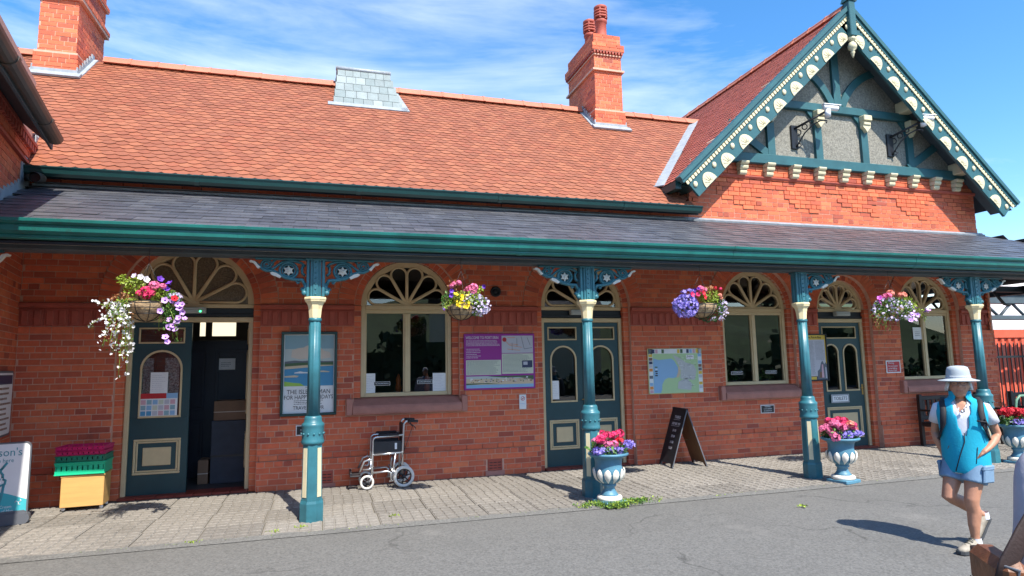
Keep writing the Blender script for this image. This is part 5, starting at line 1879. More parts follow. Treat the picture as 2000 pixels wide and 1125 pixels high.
# papers behind the glass
def paper(label, x0, x1, z0, z1, y, kind=0, par=None, name='paper_notice', rot=0):
    t = thing(name, label, 'notice', ((x0 + x1) / 2, y, z0), rot=(0, rot, 0))
    w = (x1 - x0) / 2; h = z1 - z0
    p = MB()
    p.bbox(-w, w, 0, .002, 0, h, .0004, K('print_white'))
    if kind == 0: lines(p, -w * .8, w * .8, h * .1, h * .9, 9, 2, K('print_grey'), .4, int(x0 * 99) % 97, .2)
    elif kind == 1:
        rect(p, -w, w * .4, h * .78, h, 2, K('red_print')); rect(p, w * .4, w, h * .78, h, 2, K('print_light_blue'))
        for i in range(6):
            for j in range(3):
                rect(p, -w * .93 + i * w * .31, -w * .93 + i * w * .31 + w * .26, h * (.08 + j * .23), h * (.08 + j * .23 + .19), 3, [K('print_light_blue'), K('print_pink'), K('print_cream'), K('print_sky'), K('print_grey')][(i * 2 + j * 3) % 5] if not (i < 2 and j == 0) else K('print_sea'))
    elif kind == 2:
        lines(p, -w * .6, w * .6, h * .25, h * .7, 3, 2, K('print_hill'), .3, 3, .3)
    elif kind == 3: rect(p, -w * .97, w * .97, h * .06, h * .94, 2, K('black_iron'))
    p.build('sheet', PR, t)
    return t
paper('white letter sheet taped inside the arched glass of the open door', -2.165, -1.95, 1.37, 1.665, .158)
paper('colourful timetable sheet with red heading in the door glass', -2.285, -1.82, 1.055, 1.38, .155, 1)
paper('pale sheet on the dark inner door of the open doorway', -1.52, -1.26, 1.68, 1.86, 1.45, 2)
paper('white letter sheet at the bottom left of the first arched window', .665, .85, 1.295, 1.585, .158)
paper('white menu sheet at the bottom right of the first arched window', 1.72, 1.93, 1.295, 1.57, .158)
paper('white letter sheet taped inside the left leaf of the closed double doors', 3.63, 3.80, 1.10, 1.40, .171)
paper('white handwritten sheet high in the right arched window', 11.35, 11.57, 2.02, 2.26, .158, 2)
for x, z, lb in ((.95, 1.40, 'in the left pane of the first window'), (1.60, 1.41, 'in the right pane of the first window'), (7.20, 1.42, 'above the leaves in the second window, left'), (7.93, 1.42, 'above the leaves in the second window, right')):
    t = small_sign('pane_sticker', 'small black non smoking sticker ' + lb, (x, .160, z), .24, .06, M_whitep, M_black, [('NON-SMOKING', .03, 0, .03, 'CENTER', .9)], M_whitep, 'sticker', 'non smoking stickers on the panes')

M_obsl = mat('pale_obscured_glass', (.30, .34, .35), .25, .75, 55, .8, 40, spec=.8, detail=2)
q = MB(); q.box(-2.275, -2.14, .192, .196, 1.06, 1.86); q.box(-2.0, -1.82, .192, .196, 1.06, 1.86); q.build('obscured_pane', M_obsl, B)
# inner doorway: what stands in the hall
M_card = mat('cardboard', (.20, .115, .07), .85, .1, 6, .1, 40)
M_chest = mat('dark_chest', (.035, .042, .06), .7, .2, 8, .2, 30)
def carton(label, x0, x1, y0, y1, z0, z1, m_, name='cardboard_box'):
    t = thing(name, label, 'box', ((x0 + x1) / 2, (y0 + y1) / 2, z0))
    a, b, c = (x1 - x0) / 2, (y1 - y0) / 2, z1 - z0
    q = MB(); q.bbox(-a, a, -b, b, 0, c, .006); q.build('carton', m_, t)
    q = MB(); q.box(-a - .001, a + .001, -b - .001, b + .001, c * .42, c * .45); q.build('tape', M_pcloud if name == 'cardboard_box' else M_black, t)
carton('dark grey chest standing in the open doorway', -1.47, -.98, .75, 1.2, .025, .93, M_chest, 'storage_chest')
carton('brown cardboard box on top of the dark chest in the doorway', -1.45, -.99, .78, 1.15, .932, 1.22, M_card)
carton('small brown carton on the hall floor beside the dark chest', -1.64, -1.50, .78, 1.1, .025, .37, M_card)
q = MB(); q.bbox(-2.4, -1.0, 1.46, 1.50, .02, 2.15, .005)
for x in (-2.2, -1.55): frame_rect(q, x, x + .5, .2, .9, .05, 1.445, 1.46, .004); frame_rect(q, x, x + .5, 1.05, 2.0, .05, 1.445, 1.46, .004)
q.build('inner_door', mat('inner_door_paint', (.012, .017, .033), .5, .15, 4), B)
M_daywin = bpy.data.materials.new('daylit_pane'); M_daywin.use_nodes = True
e = M_daywin.node_tree.nodes['Principled BSDF']; e.inputs['Base Color'].default_value = (.7, .65, .5, 1); e.inputs['Emission Color'].default_value = (1, .9, .65, 1); e.inputs['Emission Strength'].default_value = .45
q = MB(); q.box(-1.62, -1.27, 1.47, 1.48, 2.22, 2.44); q.box(-1.80, -1.72, 1.47, 1.48, 2.22, 2.44); q.build('inner_fanlight', M_daywin, B)

# plants and things on the window ledges inside
M_leaf = mat('leaf', (.07, .16, .025), .55, .3, 30, rvar=.45, detail=3)
M_leafy = mat('leaf_lime', (.24, .33, .03), .55, .25, 30, rvar=.4, detail=3)
M_leafd = mat('leaf_dark', (.03, .085, .02), .55, .3, 30, rvar=.4, detail=3)
M_stem = mat('stem', (.16, .12, .05), .7, .2, 20)
M_pot = mat('plant_pot', (.05, .05, .06), .6, .2, 8)
def leaf_cloud(mbx, pts, size, rng, m=0, up=.4, out=None, jitter=.35):
    """small bent leaves at the given points"""
    for p in pts:
        p = Vector(p)
        d = Vector((rng.gauss(0, 1), rng.gauss(0, 1), rng.gauss(0, 1) + up))
        if out is not None: d += (p - Vector(out)).normalized() * 1.3
        d.normalize()
        sd2 = d.cross(Vector((rng.gauss(0, 1), rng.gauss(0, 1), rng.gauss(0, 1)))).normalized()
        nn = d.cross(sd2)
        s_ = size * rng.uniform(.6, 1.3)
        a, b = p, p + d * s_
        c0 = p + d * s_ * .5 + nn * s_ * .12
        mbx.add([a, c0 + sd2 * s_ * .3, b, c0 - sd2 * s_ * .3], [(0, 1, 2), (0, 2, 3)], m, rng.random())
for x, lb in ((7.28, 'on the left inside ledge of the second window'), (7.98, 'on the right inside ledge of the second window'), (11.62, 'on the inside ledge of the right window')):
    t = thing('potted_plant', 'small green potted plant ' + lb, 'plant', (x, .40, 1.23), group='pot plants inside the windows')
    m_ = MB(); m_.lathe([(.05, 0), (.07, .09), (.065, .09), (.06, .075)], 12); m_.build('pot', M_pot, t)
    rg = random.Random(int(x * 10)); m_ = MB()
    leaf_cloud(m_, [(rg.gauss(0, .07), rg.gauss(0, .05), .10 + abs(rg.gauss(0, .06))) for _ in range(90)], .07, rg)
    m_.build('leaves', M_leaf, t)
m_ = MB(); m_.box(.3, 2.4, .31, .5, 1.16, 1.228); m_.box(6.5, 8.5, .31, .5, 1.16, 1.228); m_.box(10.7, 12.6, .31, .5, 1.16, 1.228); m_.build('window_ledge', M_buff, B)
for x, lb in ((1.215, 'in the left pane'), (1.66, 'in the right pane')):
    t = thing('folded_parasol', 'orange folded cloth figure standing inside the first window ' + lb, 'ornament', (x, .33, 1.23), group='orange cloth ornaments inside the first window')
    m_ = MB(); m_.lathe([(.035, .06), (.05, .12), (.035, .2), (.045, .25), (.02, .31), (.005, .34)], 10); m_.build('cloth', flat('orange_cloth', (.62, .12, .02)), t)
    m_ = MB(); m_.lathe([(.035, 0), (.03, .06), (.01, .065)], 10); m_.build('stand', M_pot, t)
t = thing('shop_chair', 'red backed chair seen inside the right window', 'chair', (11.35, .75, 0))
m_ = MB(); arch_frame(m_, 0, 1.55, .17, .20, -.03, .03, 16); m_.box(-.2, -.17, -.03, .03, .45, 1.55); m_.box(.17, .2, -.03, .03, .45, 1.55); m_.box(-.2, .2, 0, .4, .42, .46)
for sx in (-.18, .18): m_.box(sx - .02, sx + .02, .36, .40, .02, .42); m_.box(sx - .02, sx + .02, -.02, .02, .02, .45)
m_.build('frame', M_white, t)
m_ = MB(); m_.prism([(-.17, .9)] + [(.17, .9)] + [(.17 * math.cos(a), 1.55 + .17 * math.sin(a)) for a in [PI * i / 10 for i in range(11)]], -.02, .02); m_.build('back', flat('red_cloth', (.32, .03, .05)), t)

# ---------------------------------------------------------------- wheelchair
M_chrome = mat('silver_frame', (.62, .64, .66), .28, .05, 10, metal=.85)
M_vinyl = mat('black_vinyl', (.018, .019, .024), .5, .2, 12, .1, 60)
M_tyre = mat('pale_tyre', (.60, .60, .57), .7, .06, 20)
wc = thing('wheelchair', 'folded-down black and silver wheelchair parked against the wall under the first window', 'wheelchair', (0, 0, .012), 0)
Yn, Yf = -.49, -.12
def wheel(x, y, r_, tw, name):
    w_ = MB()
    w_.tube([(x + (r_ - tw) * math.cos(a), y, r_ + (r_ - tw) * math.sin(a)) for a in [2 * PI * i / 28 for i in range(28)]], tw, 8, closed=True, up=(0, 1, 0))
    o = w_.build(name, M_tyre, wc)
    w_ = MB()
    w_.tube([(x + (r_ - 1.9 * tw) * math.cos(a), y, r_ + (r_ - 1.9 * tw) * math.sin(a)) for a in [2 * PI * i / 24 for i in range(24)]], tw * .45, 6, closed=True, up=(0, 1, 0))
    for k in range(6):
        a = k * PI / 3 + .3
        w_.tube([(x, y, r_), (x + (r_ - 2 * tw) * math.cos(a), y, r_ + (r_ - 2 * tw) * math.sin(a))], .010, 5)
    w_.tube([(x, y - .02, r_), (x, y + .02, r_)], .025, 8)
    w_.build('rim', M_vinyl, o)
for y in (Yn, Yf):
    wheel(1.20, y - (.015 if y == Yn else -.015), .148, .024, 'rear_wheel')
    wheel(.70, y, .097, .017, 'castor_wheel')
fr = MB()
for y in (Yn, Yf):
    fr.tube([(1.18, y, .16), (1.185, y, .55), (1.20, y, .86), (1.23, y, .90), (1.30, y, .905)], .0150, 8)
    fr.tube([(.77, y, .19), (.77, y, .42), (.775, y, .66), (.79, y, .69), (.82, y, .70), (1.19, y, .715)], .0150, 8)
    fr.tube([(.77, y, .46), (1.185, y, .475)], .0150, 8)
    fr.tube([(.76, y, .22), (.98, y, .23), (1.02, y, .21), (1.03, y, .10)], .0135, 8)
    fr.tube([(1.0, y, .095), (1.17, y, .11)], .012, 6)
    fr.tube([(1.06, y, .10), (1.06, y, .30), (1.09, y, .47)], .012, 6)
    fr.tube([(1.03, y, .27), (1.10, y, .10)], .012, 6)
    fr.tube([(.77, y, .40), (.72, y, .40), (.66, y, .38), (.60, y, .24)], .0135, 8)
    fr.tube([(.76, y, .30), (.73, y, .27), (.64, y, .27)], .012, 6)
    fr.tube([(.75, y, .39), (.75, y, .30), (.72, y, .28)], .012, 6)
    fr.tube([(.765, y, .19), (.745, y, .12), (.70, y, .10)], .014, 8)
fr.tube([(1.08, Yn, .14), (1.08, Yf, .44)], .012, 6); fr.tube([(1.08, Yf, .14), (1.08, Yn, .44)], .012, 6)
fr.tube([(1.20, Yn, .148), (1.20, Yf, .148)], .012, 6)
fr.build('frame', M_chrome, wc)
s_ = MB(); s_.bbox(.77, 1.17, Yn + .01, Yf - .01, .455, .51, .015); s_.build('seat', M_vinyl, wc)
s_ = MB(); s_.bbox(1.175, 1.215, Yn + .012, Yf - .012, .50, .87, .012); s_.build('backrest', M_vinyl, wc)
for y in (Yn, Yf):
    s_ = MB(); s_.bbox(.78, 1.17, y - .008, y + .008, .475, .64, .006); s_.build('skirt_guard', M_vinyl, wc)
    s_ = MB(); s_.bbox(.84, 1.14, y - .026, y + .026, .705, .745, .016); s_.build('armrest', M_vinyl, wc)
    s_ = MB(); s_.bbox(.47, .62, *( (Yn + .0, Yn + .17) if y == Yn else (Yf - .17, Yf)), .175, .195, .006); s_.bbox(.47, .50, *((Yn + .0, Yn + .17) if y == Yn else (Yf - .17, Yf)), .19, .235, .006); s_.build('footplate', M_vinyl, wc)
    s_ = MB(); s_.tube([(1.25, y, .905), (1.40, y, .895)], .018, 8); s_.tube([(1.29, y, .895), (1.30, y, .86), (1.34, y, .83), (1.37, y, .795)], .007, 5); s_.build('push_handle', M_vinyl, wc)
s_ = MB(); s_.box(1.075, 1.105, Yn - .0105, Yn - .0085, .525, .61); s_.build('label_patch', M_whitep, wc)
s_ = MB(); s_.tube([(1.33, Yn, .85), (1.24, Yn - .02, .60), (1.17, Yn - .02, .40), (1.14, Yn, .25)], .004, 5); s_.build('brake_cable', M_black, wc)

# ---------------------------------------------------------------- chalk board
ab = thing('chalk_board', 'black chalk A-board with train times standing under the town map', 'A-board', (5.70, -.36, .012), R(-4))
M_chalk = flat('chalk', (.55, .56, .60), .9); M_board = mat('chalkboard', (.018, .020, .026), .75, .3, 9); M_bwood = mat('board_wood', (.15, .075, .035), .7, .2, 5, .15, 50, stretch=(1, 1, .15))
AW, AH = .235, .90
def panel(sgn, m_in, m_out, name):
    # leans in x: feet apart along x, ridge over the middle
    q = MB()
    a = math.atan2(.30, AH)
    return q
# the front faces the viewer's left, the back lies to the right
def board_side(foot, m_face, m_back, name):
    q = MB()
    f0, f1 = Vector((foot, -AW, 0)), Vector((foot, AW, 0))
    t0, t1 = Vector((0, -AW, AH)), Vector((0, AW, AH))
    n_ = Vector((AH if foot > 0 else -AH, 0, abs(foot))).normalized() * .016
    return f0, f1, t0, t1, n_
pts_ = [(-AW, 0), (-AW + .06, 0), (-AW + .085, .05), (AW - .085, .05), (AW - .06, 0), (AW, 0), (AW, AH), (-AW, AH)]
for foot, nm, ma, mb_ in ((-.30, 'front_panel', 0, 1), (.30, 'back_panel', 0, 1)):
    q = MB()
    Lh = math.hypot(.30, AH)
    up = Vector((-foot, 0, AH)).normalized(); ax = Vector((0, 1, 0)); nn = up.cross(ax) if foot > 0 else ax.cross(up)
    if nn.x * foot < 0: nn = -nn
    P = [Vector((foot, 0, 0)) + ax * a + up * (b * Lh / AH) for a, b in pts_]
    out = [p + nn * .009 for p in P]; inn = [p - nn * .009 for p in P]
    k = len(P)
    q.add(out + inn, [tuple(range(k)) if foot > 0 else tuple(range(k))[::-1]], 0)
    q.f.append(tuple(range(k, 2 * k))); q.m.append(1); q.r.append(0); q.sm.append(False)
    for i in range(k): q.f.append((i, (i + 1) % k, (i + 1) % k + k, i + k)); q.m.append(2); q.r.append(0); q.sm.append(False)
    po = q.build(nm, [M_board, M_bwood, M_grey], ab)
    if foot < 0:
        # chalk writing lies on the outer face, which looks towards -x
        Mx = Matrix((-ax, up, nn)).transposed().to_4x4(); Mx.translation = Vector((foot, 0, 0)) + nn * .0115
        chalk = [('TRAINS', .07, .80), ('DEPART PM', .06, .69), ('10 00', .06, .58), ('12 00', .06, .485), ('14 00', .06, .39), ('16 00', .06, .295)]
        V_, F_ = [], []
        for tx_, sz, hh in chalk:
            o = text(tx_, sz, M_chalk, None, (0, 0, 0), 'CENTER', shear=.1)
            b0 = len(V_)
            V_ += [Mx @ Vector((p.co.x * .85 + .01 + rt.uniform(-.01, .01), p.co.y + hh, p.co.z)) for p in o.data.vertices]
            F_ += [tuple(i + b0 for i in p.vertices) for p in o.data.polygons]
            bpy.data.objects.remove(o)
        for hh, w_ in ((.755, .10), (.65, .14)):
            b0 = len(V_); V_ += [Mx @ Vector(v) for v in ((-w_, hh, .0005), (w_, hh + .004, .0005), (w_, hh + .01, .0005), (-w_, hh + .006, .0005))]; F_.append((b0, b0 + 1, b0 + 2, b0 + 3))
        me = bpy.data.meshes.new('chalk_writing'); me.from_pydata([tuple(v) for v in V_], [], F_); me.materials.append(M_chalk)
        link('chalk_writing', me, ab)
m_ = MB(); m_.tube([(-.17, .0, .40), (.17, 0, .40)], .004, 5); m_.build('stay_cord', M_stem, ab)
m_ = MB(); m_.bbox(-.02, .02, -AW, AW, AH - .02, AH + .012, .004); m_.build('hinge_rail', M_board, ab)

# ---------------------------------------------------------------- ice cream sign at the left
ic = thing('ice_cream_sign', 'white and turquoise ice cream pavement sign with rounded corners at the left edge', 'sign', (-3.37, -1.0, .012), R(14))
ic.scale = (.92, .92, .92)
def rrect(w, z0, z1, r_, n=6):
    P = []
    for cx_, cz_, a0 in ((w - r_, z0 + r_, -PI / 2), (w - r_, z1 - r_, 0), (-w + r_, z1 - r_, PI / 2), (-w + r_, z0 + r_, PI)):
        for i in range(n + 1):
            a = a0 + PI / 2 * i / n
            P.append((cx_ + r_ * math.cos(a), cz_ + r_ * math.sin(a)))
    return P
q = MB(); q.prism(rrect(.315, .03, .98, .07), -.03, .03); q.build('frame', M_grey, ic)
q = MB(); q.prism(rrect(.34, 0, .13, .06), -.075, .075); q.prism(rrect(.30, .08, .16, .03), -.05, .05); q.build('base', M_grey, ic)
q = MB()
poly(q, rrect(.298, .13, .963, .055), 1, K('print_white'))
wave = [(-.298 + .596 * i / 20, .33 + .075 * math.sin(PI * (i / 20) * 1.15 + .15)) for i in range(21)]
poly(q, [(-.298, .135), (.298, .135)] + wave[::-1], 2, K('print_aqua'))
q.build('print', PR, ic, (0, -.0305, 0))
q = MB()
def stroke(P, w_=.015, m_=0):
    q.tube([(x, -.034, z) for x, z in P], w_, 6, flat=(1.0, .12), up=(0, 1, 0)) if False else q.tube([(x, -.0335, z) for x, z in P], [(.0015, w_)] * len(P), 6, up=(0, 1, 0))
stroke([(-.07, .58), (-.10, .56), (-.12, .52), (-.10, .49), (-.06, .48), (.03, .47), (.075, .49), (.08, .53), (.05, .55)])
stroke([(-.07, .58), (-.06, .62), (-.02, .635), (.03, .63), (.05, .60), (.05, .56)]); stroke([(-.06, .62), (-.05, .66), (-.01, .675), (.03, .66), (.025, .63)])
stroke([(.03, .66), (.085, .74)]); stroke([(-.085, .48), (-.06, .33), (-.02, .24), (.02, .24), (.05, .33), (.065, .48)]); stroke([(-.03, .44), (-.02, .33), (.01, .28)]); stroke([(-.02, .555), (.03, .545)])
q.build('cone_drawing', M_tealp, ic)
q = MB()
for a in (.5, 2.6, 4.7): q.tube([(.22, -.033, .26), (.22 + .03 * math.cos(a), -.033, .26 + .03 * math.sin(a)), (.22 + .035 * math.cos(a + .6), -.033, .26 + .035 * math.sin(a + .6))], .004, 5)
q.build('three_legs_mark', M_whitep, ic)
join_text([("Davison's", .135, .0, .86, -.0335, 'CENTER', .88), ('on sale here', .07, .0, .765, -.0335, 'CENTER', .85), ('the', .06, -.10, .93, -.0335, 'CENTER', .8)], M_tealp, ic)
join_text([('Luxury Ice Cream', .05, 0, .215, -.0335, 'CENTER', .85), ('from the Isle of Man', .05, 0, .165, -.0335, 'CENTER', .85)], M_whitep, ic)

# notice board on the wing wall
nb_ = thing('wing_notice', 'grey framed notice with curved edge on the brick wing wall at the far left', 'notice', tuple(wp(.62, .004, .94)), 0, rot=(0, 0, WA + PI / 2))
q = MB(); q.prism(rrect(.40, 0, .78, .05), -.03, 0); q.build('frame', M_grey, nb_)
q = MB(); poly(q, rrect(.375, .025, .755, .04), 1, K('print_white')); rect(q, -.35, .35, .62, .73, 2, K('print_navy')); lines(q, -.34, .34, .06, .60, 9, 2, K('print_brown'), .3, 5, .4)
q.build('print', PR, nb_, (0, -.0305, 0))

# ---------------------------------------------------------------- crates
M_pine = mat('pine', (.62, .36, .12), .6, .12, 4, .12, 50, stretch=(.5, 2, 6), spots=[((.20, .09, .03), 9, .74, .04, .8)])
def rotbox(name, label, cat, x, y, z, rz=0, group=None): return thing(name, label, cat, (x, y, z), R(rz), group)
t = rotbox('wooden_box', 'plain pine box on castors under the bread crates', 'box', -2.715, -.30, .012, 3)
q = MB(); q.bbox(-.228, .228, -.17, .15, .045, .40, .006); q.bbox(-.235, .235, -.175, .155, .40, .425, .006); q.build('box', M_pine, t)
for sx in (-1, 1):
    for yy in (-.12, .10):
        q = MB(); q.ball((sx * .2, yy, .024), .024, .015, .024, 8, 6); q.build('castor', M_whitep, t)
def crate(label, z, h, col, rz, group, slots=True, w=.262, d=.18):
    t = thing('bread_crate', label, 'crate', (-2.745, -.31, z), R(rz), group)
    m_ = mat('crate_plastic', col, .4, .08, 8)
    q = MB()
    w2, d2 = w * .96, d * .94
    q.box(-w2, w2, -d2, d2, 0, .012)
    for s in (-1, 1):
        q.box(-w, w, *sorted((s * d, s * (d - .012))), .012, h * .35)
        q.box(*sorted((s * w, s * (w - .012))), -d + .012, d - .012, .012, h)
        n = 9
        for i in range(n):
            x = -w + .012 + i * (2 * w - .024) / n
            q.bbox(x + .006, x + (2 * w - .024) / n - .006, *sorted((s * d, s * (d - .010))), h * .35, h * .72, .003)
        q.box(-w, w, *sorted((s * d, s * (d - .012))), h * .72, h * .86)
        q.bbox(-w - .008, w + .008, *sorted((s * (d + .010), s * (d - .014))), h * .86, h, .004)
        q.bbox(-w - .006, w + .006, *sorted((s * (d + .006), s * (d - .002))), h * .02, h * .12, .003)
        q.bbox(*sorted((s * (w + .010), s * (w - .002))), -d + .01, d - .01, h * .86, h, .004)
    q.build('tray', m_, t)
    return t
crate('bright green bread crate, lowest of the crate stack', .44, .155, (.01, .50, .26), 2, 'bread crates stacked by the door')
crate('dark green bread crate in the middle of the crate stack', .597, .075, (.012, .20, .12), -1, 'bread crates stacked by the door')
crate('magenta bread crate on top of the crate stack', .674, .052, (.56, .016, .12), 2, 'bread crates stacked by the door')
t = crate('magenta bread crate second from the top of the crate stack', .674 + .054, .052, (.60, .018, .14), -2, 'bread crates stacked by the door')
t['label'] = 'magenta bread crate at the very top of the crate stack'
for o in COL.objects:
    if o.get('label', '') == 'magenta bread crate on top of the crate stack': o['label'] = 'magenta bread crate just above the dark green one'

# ---------------------------------------------------------------- benches
M_benchw = mat('dark_bench_wood', (.022, .016, .015), .55, .25, 6, .1, 40, stretch=(.4, 1, 1))
def bench(label, x, y, rz, L=1.5):
    t = thing('bench', label, 'bench', (x, y, .012), R(rz), 'dark wooden benches against the end of the station')
    for i in range(5):
        q = MB(); q.bbox(-L / 2, L / 2, -.46 + i * .09, -.385 + i * .09, .42, .445, .005); q.build('seat_slat', M_benchw, t)
    n = 12
    for i in range(n):
        xx = -L / 2 + .12 + i * (L - .24) / (n - 1)
        q = MB(); q.bbox(xx - .03, xx + .03, -.012, .012, .52, .84, .004, mat=Matrix.Rotation(R(0), 4, 'X')); q.build('back_slat', M_benchw, t)
    for z in (.47, .84):
        q = MB(); q.bbox(-L / 2, L / 2, -.02, .02, z, z + .08, .008); q.build('back_rail', M_benchw, t)
    for s in (-1, 1):
        xx = s * (L / 2 - .03)
        q = MB(); q.bbox(xx - .035, xx + .035, -.035, .035, 0, .95, .006); q.build('back_leg', M_benchw, t)
        q = MB(); q.bbox(xx - .035, xx + .035, -.48, -.41, 0, .64, .006); q.build('front_leg', M_benchw, t)
        q = MB(); q.bbox(xx - .04, xx + .04, -.50, .0, .64, .675, .008); q.build('arm', M_benchw, t)
        q = MB(); q.bbox(xx - .02, xx + .02, -.44, -.02, .36, .42, .004); q.build('side_rail', M_benchw, t)
bench('dark slatted wooden bench under the right window behind the walker', 11.70, -.16, 0, 1.5)
bench('dark slatted wooden bench beyond the last column behind the red flowers', 13.95, -.25, 0, 1.5)
# green hoop at the right edge
q = thing('hoop_barrier', 'green bent pipe hoop standing at the right edge of the pavement', 'barrier', (12.0, -1.35, .01))
m_ = MB(); m_.tube([(-.22, 0, 0), (-.22, 0, .78), (-.19, 0, .88), (-.10, 0, .95), (.10, 0, .95), (.19, 0, .88), (.22, 0, .78), (.22, 0, 0)], .022, 8); m_.build('hoop', mat('green_pipe', (.12, .26, .18), .5, .1, 6), q)
# ---------------------------------------------------------------- flowers
def pet(name, c): return mat(name, c, .6, .12, 40, rvar=.14)
F_pink = pet('petal_pink', (.72, .16, .32)); F_hot = pet('petal_hot_pink', (.70, .03, .14)); F_red = pet('petal_red', (.60, .012, .03)); F_lil = pet('petal_lilac', (.58, .34, .72))
F_pur = pet('petal_purple', (.13, .03, .40)); F_lav = pet('petal_lavender', (.30, .24, .68)); F_wht = pet('petal_white', (.82, .82, .84)); F_yel = pet('petal_yellow', (.80, .60, .02)); F_sal = pet('petal_salmon', (.78, .28, .20)); F_palelil = pet('petal_pale_lilac', (.62, .54, .74))
F_rus = pet('leaf_russet', (.30, .13, .05)); F_mag = pet('petal_magenta', (.62, .12, .52))
def petunia(r_=.031):
    b = MB()
    n = 5
    ring = []
    for i in range(20):
        a = 2 * PI * i / 20
        q = r_ * (1 + .12 * math.cos(n * a))
        ring.append((q * math.cos(a), q * math.sin(a), .010 + .004 * math.cos(n * a)))
    inn = [(r_ * .28 * math.cos(2 * PI * i / 20), r_ * .28 * math.sin(2 * PI * i / 20), -.004) for i in range(20)]
    b.add(ring + inn + [(0, 0, -.028)], [(20 + i, i, (i + 1) % 20, 20 + (i + 1) % 20) for i in range(20)], 0, .3)
    k = len(b.v) - 21
    for i in range(20):
        b.f.append((40, 20 + i, 20 + (i + 1) % 20)); b.m.append(1); b.r.append(.3); b.sm.append(False)
    return b
def geranium(rng, r_=.05, n=34):
    b = MB()
    for i in range(n):
        d = Vector((rng.gauss(0, 1), rng.gauss(0, 1), rng.gauss(0, 1) + .25)).normalized()
        c = d * r_ * rng.uniform(.75, 1.0); c.z *= .75
        s_ = d.cross(Vector((rng.gauss(0, 1), rng.gauss(0, 1), rng.gauss(0, 1)))).normalized(); t_ = d.cross(s_)
        q = r_ * .36
        rv = rng.random()
        for k in range(5):
            a = 2 * PI * k / 5
            e1 = s_ * math.cos(a - .5) + t_ * math.sin(a - .5); e2 = s_ * math.cos(a + .5) + t_ * math.sin(a + .5)
            b.add([c, c + e1 * q + d * .004, c + (e1 + e2) * q * .62 + d * .007, c + e2 * q + d * .004], [(0, 1, 2, 3)], 0, rv)
    return b
def small_cloud(mbx, pts, r_, rng, m=0, ctr=None):
    for p in pts:
        p = Vector(p)
        d = Vector((rng.gauss(0, 1), rng.gauss(-.5, 1), rng.gauss(.2, 1)))
        if ctr is not None: d += (p - Vector(ctr)).normalized() * 1.5
        d.normalize()
        s_ = d.cross(Vector((rng.gauss(0, 1), rng.gauss(0, 1), rng.gauss(0, 1)))).normalized(); t_ = d.cross(s_)
        q = r_ * rng.uniform(.7, 1.25); rv = rng.random()
        for k in range(5):
            a = 2 * PI * k / 5
            e1 = s_ * math.cos(a - .52) + t_ * math.sin(a - .52); e2 = s_ * math.cos(a + .52) + t_ * math.sin(a + .52)
            mbx.add([p, p + e1 * q + d * q * .2, p + (e1 + e2) * q * .6, p + e2 * q + d * q * .2], [(0, 1, 2, 3)], m, rv)
def ell(rng, c, r_, n, shell=.55):
    P = []
    for _ in range(n):
        d = Vector((rng.gauss(0, 1), rng.gauss(0, 1), rng.gauss(0, 1))).normalized() * rng.uniform(shell, 1)
        P.append((c[0] + d.x * r_[0], c[1] + d.y * r_[1], c[2] + d.z * r_[2]))
    return P
_rg = random.Random(21)
PETU = {}
GER = {}
def place_petunia(par, p, m_, rng, face=(0, -1, .35), sc=1.0, eye=None):
    key = m_.name
    if key not in PETU: PETU[key] = petunia().mesh('petunia', [m_, eye or (F_pur if m_ in (F_lil, F_mag) else m_)])
    d = Vector(face) + Vector((rng.gauss(0, .45), rng.gauss(0, .3), rng.gauss(0, .35)))
    o = link('petunia', PETU[key], par, p, d.to_track_quat('Z', 'Y').to_euler())
    s_ = sc * rng.uniform(.85, 1.15); o.scale = (s_, s_, s_)
def place_ger(par, p, m_, rng, sc=1.0):
    key = m_.name
    if key not in GER: GER[key] = [geranium(_rg).mesh('geranium_head', m_) for _ in range(2)]
    o = link('geranium_head', rng.choice(GER[key]), par, p, (rng.uniform(-.5, .5), rng.uniform(-.5, .5), rng.uniform(0, 6)))
    s_ = sc * rng.uniform(.8, 1.2); o.scale = (s_, s_, s_)
def trail(mbx, p0, p1, rng, n=26, spread=.03, leaf=.03, m=0):
    """hanging stem with leaves, returns points along it"""
    p0, p1 = Vector(p0), Vector(p1)
    mid = (p0 + p1) / 2 + Vector(((p1.x - p0.x) * .35, -.03, abs(p1.z - p0.z) * .18))
    P = []
    for i in range(9):
        t = i / 8
        P.append(p0 * (1 - t) ** 2 + mid * 2 * t * (1 - t) + p1 * t * t)
    mbx.tube(P, .003, 4, m=1)
    pts = [P[rng.randrange(1, 9)] + Vector((rng.gauss(0, spread), rng.gauss(0, spread), rng.gauss(0, spread))) for _ in range(n)]
    leaf_cloud(mbx, pts, leaf, rng, m)
    return P

